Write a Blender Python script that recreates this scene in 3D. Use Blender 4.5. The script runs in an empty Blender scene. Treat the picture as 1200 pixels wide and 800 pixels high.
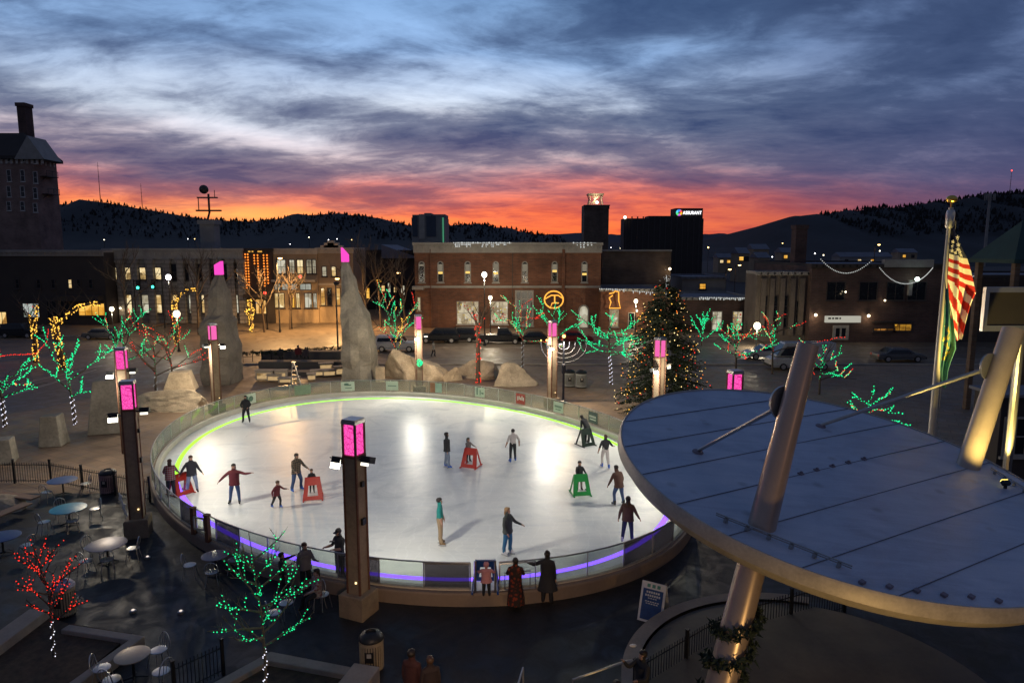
import bpy, bmesh, math, random
from mathutils import Vector, Matrix, Euler
R = math.radians; PI = math.pi
SC = bpy.context.scene; COL = SC.collection
F, CH, TH = 800.0, 11.5, R(7.83)      # focal length in photo pixels, eye height, downward pitch
_c, _s = math.cos(TH), math.sin(TH)
V = Vector

def ray(px, py):
    x = (px-600)/F; y = (py-400)/F
    return V((x, _c-y*_s, -_s-y*_c))
def G(px, py, z=0.0):
    d = ray(px, py); t = (z-CH)/d.z
    return V((d.x*t, d.y*t, z))
def P(px, py, Y):
    d = ray(px, py); t = Y/d.y
    return V((d.x*t, Y, CH+d.z*t))
def X(px, Y, z=0.0):
    return (px-600)/F*(Y*_c+(CH-z)*_s)

# ---------------------------------------------------------------- mesh builder
class MB:
    def __init__(s): s.v = []; s.f = []; s.m = []; s.M = None
    def add(s, vs, fs, m=0):
        o = len(s.v)
        if s.M is not None: vs = [s.M @ V(p) for p in vs]
        s.v += [tuple(p) for p in vs]
        s.f += [tuple(i+o for i in f) for f in fs]; s.m += [m]*len(fs)
        return s
    def box(s, c, d, m=0, rz=0.0, rx=0.0, ry=0.0, taper=1.0):
        hx, hy, hz = d[0]/2, d[1]/2, d[2]/2
        E = Euler((rx, ry, rz)).to_matrix() if (rx or ry or rz) else None
        vs = []
        for z in (-1, 1):
            k = taper if z > 0 else 1.0
            for a, b in ((-1, -1), (1, -1), (1, 1), (-1, 1)):
                p = V((a*hx*k, b*hy*k, z*hz))
                if E: p = E @ p
                vs.append(p+V(c))
        return s.add(vs, [(3, 2, 1, 0), (4, 5, 6, 7), (0, 1, 5, 4), (1, 2, 6, 5), (2, 3, 7, 6), (3, 0, 4, 7)], m)
    def span(s, a, b, m=0):
        return s.box([(a[i]+b[i])/2 for i in range(3)], [abs(b[i]-a[i]) for i in range(3)], m)
    def tube(s, pts, rr, n=6, m=0, cap=True, closed=False):
        pts = [V(p) for p in pts]; k = len(pts)
        if not hasattr(rr, '__len__'): rr = [rr]*k
        vs = []; ref = None
        for i, p in enumerate(pts):
            a = pts[(i-1) % k] if (i or closed) else p; b = pts[(i+1) % k] if (i < k-1 or closed) else p
            t = (b-a)
            if t.length < 1e-9: t = V((0, 0, 1))
            t.normalize()
            if ref is None: ref = V((1, 0, 0)) if abs(t.x) < .8 else V((0, 1, 0))
            u = (ref-t*ref.dot(t))
            if u.length < 1e-4: u = t.orthogonal()
            u.normalize(); w = t.cross(u); ref = u
            for j in range(n):
                q = 2*PI*j/n; vs.append(p+(u*math.cos(q)+w*math.sin(q))*rr[i])
        fs = []
        for i in range(k if closed else k-1):
            for j in range(n):
                a = i*n+j; b = i*n+(j+1) % n; c = ((i+1) % k)*n
                fs.append((a, b, c+(j+1) % n, c+j))
        if cap and not closed:
            fs.append(tuple(range(n))[::-1]); fs.append(tuple((k-1)*n+j for j in range(n)))
        return s.add(vs, fs, m)
    def lathe(s, prof, n=24, c=(0, 0, 0), m=0, sx=1.0, sy=1.0, cap=True, a0=0.0, a1=2*PI):
        full = abs(a1-a0-2*PI) < 1e-6; nn = n if full else n+1; vs = []
        for r, z in prof:
            for j in range(nn):
                q = a0+(a1-a0)*j/n; vs.append((c[0]+r*math.cos(q)*sx, c[1]+r*math.sin(q)*sy, c[2]+z))
        fs = []
        for i in range(len(prof)-1):
            for j in range(n):
                a = i*nn+j; b = i*nn+(j+1) % nn
                fs.append((a, b, b+nn, a+nn))
        if cap and full:
            fs.append(tuple(range(nn))[::-1]); fs.append(tuple((len(prof)-1)*nn+j for j in range(nn)))
        return s.add(vs, fs, m)
    def ball(s, c, r, m=0, n=10, k=6, sc=(1, 1, 1)):
        pr = [(max(r*math.sin(PI*i/k), 1e-4), -r*math.cos(PI*i/k)*sc[2]) for i in range(k+1)]
        return s.lathe(pr, n, c, m, sc[0], sc[1], cap=False)
    def octa(s, c, r, m=0):
        x, y, z = c
        return s.add([(x+r, y, z), (x-r, y, z), (x, y+r, z), (x, y-r, z), (x, y, z+r), (x, y, z-r)],
                     [(0, 2, 4), (2, 1, 4), (1, 3, 4), (3, 0, 4), (2, 0, 5), (1, 2, 5), (3, 1, 5), (0, 3, 5)], m)
    def prism(s, poly, z0, z1, m=0):
        n = len(poly)
        vs = [(p[0], p[1], z0) for p in poly]+[(p[0], p[1], z1) for p in poly]
        return s.add(vs, [tuple(range(n))[::-1], tuple(range(n, 2*n))]+[(i, (i+1) % n, n+(i+1) % n, n+i) for i in range(n)], m)
    def plate(s, poly, y0, y1, m=0):           # polygon in x,z extruded along y
        n = len(poly)
        vs = [(p[0], y0, p[1]) for p in poly]+[(p[0], y1, p[1]) for p in poly]
        return s.add(vs, [tuple(range(n)), tuple(range(n, 2*n))[::-1]]+[((i+1) % n, i, n+i, n+(i+1) % n) for i in range(n)], m)
    def build(s, name, mats, parent=None, smooth=False, loc=None, rz=0.0, fix=False):
        me = bpy.data.meshes.new(name); me.from_pydata(s.v, [], s.f)
        if not hasattr(mats, '__len__'): mats = [mats]
        for q in mats: me.materials.append(q)
        me.polygons.foreach_set('material_index', s.m)
        if fix:
            bm = bmesh.new(); bm.from_mesh(me); bmesh.ops.recalc_face_normals(bm, faces=bm.faces); bm.to_mesh(me); bm.free()
        if smooth:
            me.polygons.foreach_set('use_smooth', [True]*len(me.polygons))
            if smooth != 'all':
                try: me.set_sharp_from_angle(angle=R(40))
                except Exception: pass
        me.update()
        o = bpy.data.objects.new(name, me); COL.objects.link(o)
        if parent: o.parent = parent
        if loc is not None: o.location = loc
        if rz: o.rotation_euler = (0, 0, rz)
        return o

def tag(o, label=None, cat=None, group=None, kind=None):
    if label: o['label'] = label
    if cat: o['category'] = cat
    if group: o['group'] = group
    if kind: o['kind'] = kind
    return o
def thing(name, label, cat, loc=(0, 0, 0), rz=0.0, group=None):
    o = bpy.data.objects.new(name, None); COL.objects.link(o)
    o.empty_display_size = .2; o.location = loc; o.rotation_euler = (0, 0, rz)
    return tag(o, label, cat, group)
def copy_tree(o, loc=None, rz=None, label=None, parent=None):
    c = o.copy(); COL.objects.link(c); c.parent = parent
    if loc is not None: c.location = loc
    if rz is not None: c.rotation_euler = (0, 0, rz)
    if label: c['label'] = label
    for ch in list(o.children): copy_tree(ch, parent=c)
    return c
def struct(name, mb, m, **k):
    return tag(mb.build(name, m, **k), kind='structure')

# ---------------------------------------------------------------- materials
_nt = None
def node(t, **k):
    n = _nt.nodes.new(t)
    for a, b in k.items():
        if a.startswith('i_'):
            key = a[2:]; key = int(key) if key.isdigit() else key.replace('_', ' ')
            sock = n.inputs[key]
            if isinstance(b, bpy.types.NodeSocket): _nt.links.new(b, sock)
            else: sock.default_value = b
        else: setattr(n, a, b)
    return n
def mth(op, a, b=0.0, c=None, clamp=False):
    n = node('ShaderNodeMath', operation=op, use_clamp=clamp)
    for i, q in enumerate((a, b, c)):
        if q is None: continue
        if isinstance(q, bpy.types.NodeSocket): _nt.links.new(q, n.inputs[i])
        else: n.inputs[i].default_value = q
    return n.outputs[0]
def mixc(f, a, b, mode='MIX'):
    n = node('ShaderNodeMix', data_type='RGBA', blend_type=mode)
    for i, q in ((0, f), (6, a), (7, b)):
        if isinstance(q, bpy.types.NodeSocket): _nt.links.new(q, n.inputs[i])
        else: n.inputs[i].default_value = q if not hasattr(q, '__len__') else (tuple(q)+(1,))[:4]
    return n.outputs[2]
def ramp(f, stops, interp='LINEAR'):
    n = node('ShaderNodeValToRGB'); cr = n.color_ramp; cr.interpolation = interp
    while len(cr.elements) < len(stops): cr.elements.new(.5)
    for e, (p, c) in zip(cr.elements, stops):
        e.position = p; e.color = (tuple(c)+(1,))[:4] if hasattr(c, '__len__') else (c, c, c, 1)
    _nt.links.new(f, n.inputs[0]); return n.outputs[0]
def newmat(name):
    global _nt
    m = bpy.data.materials.new(name); m.use_nodes = True; _nt = m.node_tree; _nt.nodes.clear()
    out = _nt.nodes.new('ShaderNodeOutputMaterial'); return m, out
def coord(kind='Object'): return node('ShaderNodeTexCoord').outputs[kind]
def noise(scale, detail=4.0, vec=None, rough=.6, dist=0.0):
    n = node('ShaderNodeTexNoise', i_Scale=scale, i_Detail=detail, i_Roughness=rough, i_Distortion=dist)
    if vec is not None: _nt.links.new(vec, n.inputs['Vector'])
    return n.outputs['Fac']
_cache = {}
def mat(name, base, rough=.7, metal=0.0, ns=3.0, amt=.25, bump=.15, spec=.5, sheen=0.0):
    if name in _cache: return _cache[name]
    m, out = newmat(name); co = coord()
    n1 = noise(ns, 6, co); n2 = noise(ns*9, 4, co)
    f = mth('MULTIPLY_ADD', n1, .65, mth('MULTIPLY', n2, .35))
    lo = [c*(1-amt) for c in base]; hi = [min(c*(1+amt), 1) for c in base]
    col = ramp(f, [(.3, lo), (.7, hi)])
    b = node('ShaderNodeBsdfPrincipled', i_Base_Color=col, i_Metallic=metal)
    _nt.links.new(mth('MULTIPLY_ADD', n2, .3*rough, rough*.85, clamp=True), b.inputs['Roughness'])
    b.inputs['Specular IOR Level'].default_value = spec
    if bump:
        bp = node('ShaderNodeBump', i_Strength=bump, i_Distance=.02, i_Height=f); _nt.links.new(bp.outputs[0], b.inputs['Normal'])
    _nt.links.new(b.outputs[0], out.inputs[0]); _cache[name] = m; return m
def em(name, colr, strength=1.0, sample=False, rough=.4):
    if name in _cache: return _cache[name]
    m, out = newmat(name)
    b = node('ShaderNodeEmission', i_Color=tuple(colr)+(1,), i_Strength=strength)
    _nt.links.new(b.outputs[0], out.inputs[0])
    m.cycles.emission_sampling = 'AUTO' if sample else 'NONE'
    _cache[name] = m; return m
def brickmat(name, c1, c2, mortar, sx=1.0):
    if name in _cache: return _cache[name]
    m, out = newmat(name); co = coord()
    sp = node('ShaderNodeSeparateXYZ', i_0=co)
    cb = node('ShaderNodeCombineXYZ', i_0=mth('ADD', sp.outputs[0], sp.outputs[1]), i_1=sp.outputs[2])
    bt = node('ShaderNodeTexBrick', i_Vector=cb.outputs[0], i_Color1=tuple(c1)+(1,), i_Color2=tuple(c2)+(1,), i_Mortar=tuple(mortar)+(1,), i_Scale=1.0)
    bt.inputs['Brick Width'].default_value = .3*sx; bt.inputs['Row Height'].default_value = .1*sx; bt.inputs['Mortar Size'].default_value = .012*sx
    n1 = noise(.35, 6, co); st = ramp(n1, [(.3, .55), (.7, 1.25)])
    col = mixc(1.0, bt.outputs[0], st, 'MULTIPLY')
    b = node('ShaderNodeBsdfPrincipled', i_Base_Color=col, i_Roughness=.85)
    bp = node('ShaderNodeBump', i_Strength=.4, i_Distance=.02, i_Height=bt.outputs['Fac']); bp.invert = True
    _nt.links.new(bp.outputs[0], b.inputs['Normal'])
    _nt.links.new(b.outputs[0], out.inputs[0]); _cache[name] = m; return m
def litpane(name, c1, c2, strength=1.0, scale=1.5, spots=None):
    """A lit room seen through its window, also used to make other panes glow: uneven patches of light, dark furniture and shelves."""
    if name in _cache: return _cache[name]
    m, out = newmat(name); co = coord()
    mp = node('ShaderNodeMapping', i_Vector=co); mp.inputs['Scale'].default_value = (scale, scale, scale*.7)
    vo = node('ShaderNodeTexVoronoi', i_Vector=mp.outputs[0], i_Scale=1.3); vo.distance = 'CHEBYCHEV'
    n1 = noise(1.1*scale, 5, co); sp = node('ShaderNodeSeparateXYZ', i_0=vo.outputs['Color'])
    f = mth('MULTIPLY_ADD', n1, .8, mth('MULTIPLY', sp.outputs[0], .45))
    col = ramp(f, [(.28, [q*.12 for q in c2]), (.5, c2), (.75, c1)])
    if spots:
        v2 = node('ShaderNodeTexVoronoi', i_Vector=co, i_Scale=2.2*scale)
        msk = mth('LESS_THAN', v2.outputs['Distance'], .3)
        s2 = node('ShaderNodeSeparateXYZ', i_0=v2.outputs['Color'])
        cc = ramp(s2.outputs[0], [(0.0, spots[0]), (.4, spots[1]), (.7, spots[2])], 'CONSTANT')
        col = mixc(msk, col, cc)
    b = node('ShaderNodeEmission', i_Color=col, i_Strength=strength)
    gl = node('ShaderNodeBsdfGlossy', i_Roughness=.08); gl.inputs[0].default_value = (.05, .05, .05, 1)
    ad = node('ShaderNodeAddShader', i_0=b.outputs[0], i_1=gl.outputs[0])
    _nt.links.new(ad.outputs[0], out.inputs[0]); m.cycles.emission_sampling = 'NONE'
    _cache[name] = m; return m

def groundmat(name, base, bw, bh, joint=.55, rough=.75, stain=.5, bump=.25):
    """Pavers with sunken joints, broad stains, spills and grit."""
    m, out = newmat(name); co = coord(); mp = node('ShaderNodeMapping', i_Vector=co); mp.inputs['Rotation'].default_value = (0, 0, .5)
    bt = node('ShaderNodeTexBrick', i_Vector=mp.outputs[0], i_Color1=(1, 1, 1, 1), i_Color2=(.8, .8, .8, 1), i_Mortar=(1-joint, 1-joint, 1-joint, 1), i_Scale=1.0)
    bt.inputs['Brick Width'].default_value = bw; bt.inputs['Row Height'].default_value = bh; bt.inputs['Mortar Size'].default_value = .022
    n1 = noise(.14, 6, co, .6, 1.2); n2 = noise(1.1, 7, co, .65, .8); n3 = noise(22, 4, co)
    f = mth('ADD', mth('MULTIPLY', n1, .45), mth('ADD', mth('MULTIPLY', n2, .35), mth('MULTIPLY', n3, .2)))
    col = ramp(f, [(.34, [c*(1-stain) for c in base]), (.5, base), (.66, [min(1, c*(1+stain)) for c in base])])
    col = mixc(1.0, col, bt.outputs[0], 'MULTIPLY'); v = node('ShaderNodeTexVoronoi', i_Scale=.8, i_Vector=co); sp = ramp(v.outputs['Distance'], [(.05, .55), (.12, 1.0)]); col = mixc(1.0, col, sp, 'MULTIPLY')
    b = node('ShaderNodeBsdfPrincipled', i_Base_Color=col); _nt.links.new(ramp(n2, [(.35, rough*.55), (.6, rough)]), b.inputs['Roughness'])
    bp = node('ShaderNodeBump', i_Strength=bump, i_Distance=.02, i_Height=mth('MULTIPLY_ADD', n3, .5, mth('MULTIPLY', f, .6))); _nt.links.new(bp.outputs[0], b.inputs['Normal'])
    _nt.links.new(b.outputs[0], out.inputs[0]); _cache[name] = m; return m
M = {}
M['brick'] = brickmat('red_brick', (.23, .088, .042), (.15, .06, .032), (.16, .1, .07), 2)
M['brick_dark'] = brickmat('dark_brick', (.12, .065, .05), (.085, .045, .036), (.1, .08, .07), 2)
M['brick_brown'] = brickmat('brown_brick', (.2, .13, .085), (.15, .095, .06), (.16, .13, .1), 2)
M['stone_wall'] = brickmat('ashlar_stone', (.33, .31, .27), (.28, .265, .235), (.18, .165, .15), 6)
M['tan_wall'] = mat('tan_plaster', (.36, .27, .17), .85, ns=.4)
M['grey_wall'] = mat('grey_plaster', (.3, .28, .25), .85, ns=.4)
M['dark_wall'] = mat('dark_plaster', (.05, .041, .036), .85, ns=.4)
M['trim'] = mat('pale_trim', (.33, .31, .27), .7, ns=.8)
M['cream_trim'] = mat('cream_trim', (.5, .44, .34), .7, ns=.8)
M['frame_dark'] = mat('dark_frame', (.05, .04, .035), .5, ns=4)
M['frame_white'] = mat('white_frame', (.4, .37, .32), .5, ns=4)
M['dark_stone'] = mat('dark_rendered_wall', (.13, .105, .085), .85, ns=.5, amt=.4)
M['hotel_brick'] = brickmat('hotel_brick', (.34, .2, .16), (.26, .15, .12), (.3, .25, .2), 2)
M['hotel_trim'] = mat('hotel_render', (.62, .58, .52), .8, ns=.5)
M['pole_paint'] = mat('pole_paint', (.55, .5, .4), .4, .1, ns=3, amt=.1, bump=0)
M['roof'] = mat('roof_membrane', (.18, .18, .2), .8, ns=.3)
M['roof_green'] = mat('green_shingle', (.02, .05, .043), .8, ns=1)
M['glass_dark'] = mat('dark_window_glass', (.012, .014, .018), .12, ns=1, amt=.3, bump=0)
M['asphalt'] = groundmat('terrace_asphalt', (.022, .0205, .019), 1.5, 1.5, .35, .7, .5)
M['road'] = groundmat('street_paving', (.16, .125, .09), 6.0, 5.0, .3, .65, .45)
M['paving'] = groundmat('plaza_paving', (.25, .175, .115), 1.2, .8, .4, .8, .45)
M['line'] = mat('road_paint', (.45, .42, .35), .7, ns=2)
M['soil'] = mat('bark_mulch', (.075, .048, .026), .95, ns=5, amt=.6, bump=.8)
M['concrete'] = mat('concrete', (.34, .3, .25), .85, ns=1.2, amt=.25)
M['concrete_brown'] = mat('brown_concrete', (.28, .2, .125), .85, ns=2.5, amt=.35, bump=.3)
M['granite'] = mat('granite', (.42, .34, .24), .9, ns=1.1, amt=.5, bump=1.0)
M['granite_dark'] = mat('weathered_granite', (.27, .25, .205), .9, ns=.8, amt=.5, bump=1.0)
M['granite_shade'] = mat('shaded_granite', (.19, .17, .14), .9, ns=.8, amt=.5, bump=1.0)  # same granite for the left spire, with shade put into its colour
M['steel'] = mat('brushed_steel', (.45, .43, .4), .32, .9, ns=6, amt=.12, bump=.05)
M['alu'] = mat('aluminium', (.55, .54, .52), .35, .8, ns=6, amt=.1, bump=.03)
M['rust'] = mat('weathering_steel', (.16, .07, .038), .8, .2, ns=4, amt=.45)
M['black'] = mat('black_metal', (.02, .02, .021), .45, .3, ns=5)
M['rubber'] = mat('rubber', (.015, .015, .015), .7, ns=6)
M['bark'] = mat('bark', (.1, .075, .055), .9, ns=9, amt=.4, bump=.5)
M['bark_pale'] = mat('pale_bark', (.24, .19, .12), .85, ns=9, amt=.35, bump=.4)
M['needle'] = mat('conifer_needles', (.024, .04, .02), .8, ns=3, amt=.5, bump=0)
M['curb'] = mat('rink_base_board', (.27, .2, .145), .7, ns=1.0, amt=.18)
M['kick'] = mat('cream_kickplate', (.62, .57, .48), .5, ns=2, amt=.1)
M['white'] = mat('white_plastic', (.75, .74, .72), .5, ns=2, amt=.06, bump=.03)
M['red_plastic'] = mat('red_plastic', (.5, .03, .015), .4, ns=3, amt=.15, bump=.03)
M['green_plastic'] = mat('green_plastic', (.02, .28, .06), .4, ns=3, amt=.15, bump=.03)
M['blue_plastic'] = mat('blue_plastic', (.012, .07, .3), .4, ns=3, amt=.15, bump=.03)
M['black_plastic'] = mat('dark_green_plastic', (.012, .025, .018), .4, ns=3, amt=.15, bump=.03)
M['tabletop_dark'] = mat('grey_tabletop', (.24, .2, .22), .35, .3, ns=3, amt=.15)
M['tabletop_blue'] = mat('turquoise_tabletop', (.05, .4, .5), .35, ns=3, amt=.15)
M['tabletop_navy'] = mat('navy_tabletop', (.06, .1, .24), .4, ns=3, amt=.2)
M['tabletop_tan'] = mat('tan_tabletop', (.5, .38, .26), .35, .3, ns=2, amt=.1)
M['wood'] = mat('bench_wood', (.26, .16, .1), .7, ns=2.5, amt=.3)
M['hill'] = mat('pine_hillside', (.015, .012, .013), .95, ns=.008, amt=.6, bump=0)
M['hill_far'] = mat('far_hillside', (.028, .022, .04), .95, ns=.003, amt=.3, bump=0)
M['pine_far'] = mat('ridge_pines', (.009, .008, .008), .95, ns=.02, amt=.4, bump=0)
# ================================================================ sky, camera, render
def build_world():
    global _nt
    w = bpy.data.worlds.new('World'); SC.world = w; w.use_nodes = True; _nt = w.node_tree; _nt.nodes.clear()
    out = _nt.nodes.new('ShaderNodeOutputWorld')
    sky = node('ShaderNodeTexSky', sky_type='NISHITA', sun_disc=False, sun_elevation=R(.5), sun_rotation=R(-14))
    d = coord('Generated'); s = node('ShaderNodeSeparateXYZ', i_0=d); x, y, z = s.outputs[0], s.outputs[1], s.outputs[2]
    zc = mth('MAXIMUM', z, 0.0)
    # a flat cloud deck overhead: streaks that crowd together towards the horizon
    den = mth('ADD', zc, .17)
    u = mth('DIVIDE', x, den); v = mth('DIVIDE', y, den)
    cv = node('ShaderNodeCombineXYZ', i_0=mth('MULTIPLY_ADD', u, .72, mth('MULTIPLY', v, .10)), i_1=mth('MULTIPLY_ADD', v, 1.05, mth('MULTIPLY', u, -.2)), i_2=3.7).outputs[0]
    n1 = noise(1.05, 10, cv, .62, .3)
    cv2 = node('ShaderNodeCombineXYZ', i_0=mth('MULTIPLY_ADD', u, .8, mth('MULTIPLY', v, -.2)), i_1=mth('MULTIPLY_ADD', v, 1.3, mth('MULTIPLY', u, .25)), i_2=9.1).outputs[0]
    n2 = noise(3.6, 7, cv2, .62, .5)
    # slow variation: broad bright breaks
    az = mth('ARCTAN2', x, y)
    def blob(a, e, sa, se, tilt=0.0):
        da = mth('MULTIPLY', mth('SUBTRACT', az, R(a)), 1/R(sa))
        ee = mth('SUBTRACT', mth('SUBTRACT', z, math.sin(R(e))), mth('MULTIPLY', mth('SUBTRACT', az, R(a)), tilt))
        de = mth('MULTIPLY', ee, 1/math.sin(R(se)))
        q = mth('ADD', mth('MULTIPLY', da, da), mth('MULTIPLY', de, de))
        return mth('POWER', 2.718, mth('MULTIPLY', q, -1.0))
    br = None
    for a, e, sa, se, t, k in SKYBLOBS:
        b = mth('MULTIPLY', blob(a, e, sa, se, t), k); br = b if br is None else mth('ADD', br, b)
    n3 = noise(.42, 3, cv, .5, .2)
    c = mth('ADD', mth('MULTIPLY_ADD', mth('ADD', mth('MULTIPLY', n1, .58), mth('ADD', mth('MULTIPLY', n2, .24), mth('MULTIPLY', n3, .18))), 1.75, -.375), mth('MULTIPLY', br, -.66))
    cloud = ramp(c, [(.28, 0.0), (.39, .27), (.47, .6), (.55, .84), (.70, 1.0)], 'LINEAR')
    e = mth('ADD', mth('MULTIPLY', zc, 2.5), mth('ADD', mth('MULTIPLY_ADD', n3, .34, -.17), mth('MULTIPLY_ADD', n1, .16, -.08)), clamp=True)         # 0..1 over 0..23.6 deg
    gap = ramp(e, [(0, (1.0, .25, .035)), (.06, (1.0, .19, .035)), (.15, (1.0, .20, .085)), (.23, (.86, .28, .24)), (.32, (.78, .60, .60)), (.45, (.66, .74, .86)), (.62, (.30, .48, .78)), (.8, (.19, .35, .62)), (1, (.11, .23, .46))])
    dark = ramp(e, [(0, (.75, .07, .02)), (.06, (.70, .06, .03)), (.14, (.42, .055, .06)), (.21, (.17, .055, .10)), (.29, (.072, .062, .14)), (.42, (.040, .064, .155)), (.6, (.028, .058, .15)), (.8, (.023, .054, .142)), (1, (.019, .046, .125))])
    a01 = mth('MULTIPLY_ADD', az, .5/R(60), .5, clamp=True)   # 0..1 over -60..60 deg
    warm = ramp(a01, [(.0, .5), (.22, .95), (.42, 1.0), (.56, .9), (.635, .66), (.69, .25), (.76, .08), (.92, .03)])
    base_l = mixc(cloud, gap, dark)
    gap_r = ramp(e, [(0, (.42, .06, .05)), (.1, (.2, .07, .12)), (.25, (.12, .105, .2)), (.5, (.13, .19, .36)), (1, (.06, .1, .22))])
    dark_r = ramp(e, [(0, (.2, .035, .04)), (.1, (.09, .04, .085)), (.25, (.048, .054, .135)), (.5, (.028, .05, .125)), (1, (.014, .03, .08))])
    base_r = mixc(cloud, gap_r, dark_r)
    col = mixc(warm, base_r, base_l)
    # yellow core of the afterglow low down on the left
    col = mixc(1.0, col, mixc(mth('MULTIPLY', blob(-24, 2.0, 13, 1.5, -.03), mth('MULTIPLY_ADD', cloud, -.75, .9)), (0, 0, 0), (.30, .30, .06)), 'ADD')
    # the eastern half of the sky, behind the camera, is deep blue dusk
    back = ramp(mth('MULTIPLY_ADD', y, .5, .5, clamp=True), [(.45, 1.0), (.8, 0.0)])
    col = mixc(back, col, BACKSKY)
    hi = ramp(zc, [(.36, 0.0), (.7, 1.0)])
    col = mixc(hi, col, ZENSKY)
    bg1 = node('ShaderNodeBackground', i_Color=sky.outputs[0], i_Strength=.004)
    bg2 = node('ShaderNodeBackground', i_Color=col, i_Strength=1.0)
    ad = node('ShaderNodeAddShader', i_0=bg1.outputs[0], i_1=bg2.outputs[0])
    _nt.links.new(ad.outputs[0], out.inputs[0])
SKYBLOBS = [(-21, 8.6, 7.5, .9, -.11, .26), (-31, 11.5, 7, 1.2, -.10, .20), (-16, 7.4, 4, .5, -.05, .16), (-3, 12.2, 9, 1.3, .07, .20), (8, 14.2, 8, 1.2, .08, .12), (-10, 12.6, 6, .9, -.05, .10), (-12, 16.6, 10, 1.0, .05, .10), (20, 13.0, 10, .8, .06, .12), (32, 16.5, 8, 1.0, .05, .07),
            (-14, 5.2, 7, .35, -.02, .16), (-22, 2.6, 18, 1.3, 0, .16), (0, 4.3, 12, .9, 0, .12), (6, 2.0, 14, 1.4, 0, .14), (-30, 4.2, 6, 1.0, -.02, .06),
            (-25, 6.5, 9, .8, -.06, -.10), (-2, 8.3, 13, 1.5, .03, -.14), (-12, 10.6, 7, .8, -.05, -.12), (22, 9, 12, 2.5, .0, -.10), (14, 17.5, 14, 1.5, .03, -.12), (-20, 14.3, 9, 1.0, -.05, -.12), (-34, 17.5, 9, 1.2, 0, -.08)]
BACKSKY = (.055, .064, .108); ZENSKY = (.042, .064, .128)
build_world()
cam = bpy.data.cameras.new('camera'); cam.lens = 24; cam.sensor_width = 36; cam.clip_end = 12000; cam.clip_start = .1
co_ = bpy.data.objects.new('camera', cam); COL.objects.link(co_); co_.location = (0, 0, CH); co_.rotation_euler = (PI/2-TH, 0, 0); SC.camera = co_
SC.view_settings.view_transform = 'Standard'; SC.view_settings.look = 'None'; SC.view_settings.exposure = 0.25; SC.view_settings.gamma = 1
SC.render.engine = 'CYCLES'; SC.cycles.use_denoising = True; SC.cycles.max_bounces = 6; SC.cycles.diffuse_bounces = 3; SC.cycles.transparent_max_bounces = 16
SC.cycles.sample_clamp_indirect = 4.0; SC.cycles.caustics_reflective = False; SC.cycles.caustics_refractive = False
def light(kind, name, loc, power, colr, size=.15, target=None, angle=None, blend=.5, parent=None):
    l = bpy.data.lights.new(name, kind); l.energy = power; l.color = colr
    if kind in ('POINT', 'SPOT'): l.shadow_soft_size = size
    if kind == 'SPOT': l.spot_size = R(angle); l.spot_blend = blend
    o = bpy.data.objects.new(name, l); COL.objects.link(o); o.location = loc
    if target is not None: o.rotation_euler = (V(target)-V(loc)).to_track_quat('-Z', 'Y').to_euler()
    return o
# ================================================================ people
def D(x, y, z): return V((x, y, z)).normalized()
SKIN = mat('skin', (.42, .24, .16), .55, ns=8, amt=.08, bump=0)
HAIRS = {k: mat('hair_'+k, c, .55, ns=20, amt=.3, bump=.2) for k, c in dict(dark=(.018, .012, .009), brown=(.07, .035, .018), blond=(.32, .2, .09)).items()}
CL = {}
def cloth(name, c, amt=.18): 
    if name not in CL: CL[name] = mat(name, c, .85, ns=5, amt=amt, bump=.25)
    return CL[name]
BOOT = mat('black_boots', (.02, .018, .017), .5, ns=8); BOOTB = mat('blue_skate_boots', (.03, .12, .5), .4, ns=8); BOOTT = mat('tan_boots', (.22, .14, .07), .6, ns=8); BOOTW = mat('white_skate_boots', (.6, .6, .62), .4, ns=8)
BLADE = mat('skate_blade', (.6, .6, .62), .25, 1.0, ns=8, bump=0)
DOWN = (D(.12, .02, -1), D(.04, -.18, -1))
def mirror(d): return V((-d[0], d[1], d[2]))
def plaid(name, a, b):
    if name in CL: return CL[name]
    m, out = newmat(name); co = coord(); s = node('ShaderNodeSeparateXYZ', i_0=co)
    f = mth('MULTIPLY', mth('ADD', mth('SINE', mth('MULTIPLY', s.outputs[0], 70)), mth('SINE', mth('MULTIPLY', s.outputs[2], 70))), .25)
    col = ramp(mth('ADD', f, .5), [(.35, a), (.6, b)]); p = node('ShaderNodeBsdfPrincipled', i_Base_Color=col, i_Roughness=.85)
    _nt.links.new(p.outputs[0], out.inputs[0]); CL[name] = m; return m
def blotch(name, a, b, scale=9):
    if name in CL: return CL[name]
    m, out = newmat(name); v = node('ShaderNodeTexVoronoi', i_Scale=scale, i_Vector=coord())
    col = ramp(mth('MULTIPLY_ADD', noise(scale*.8, 4), .6, mth('MULTIPLY', v.outputs[0], .5)), [(.4, a), (.55, b)])
    p = node('ShaderNodeBsdfPrincipled', i_Base_Color=col, i_Roughness=.85); _nt.links.new(p.outputs[0], out.inputs[0]); CL[name] = m; return m

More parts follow.
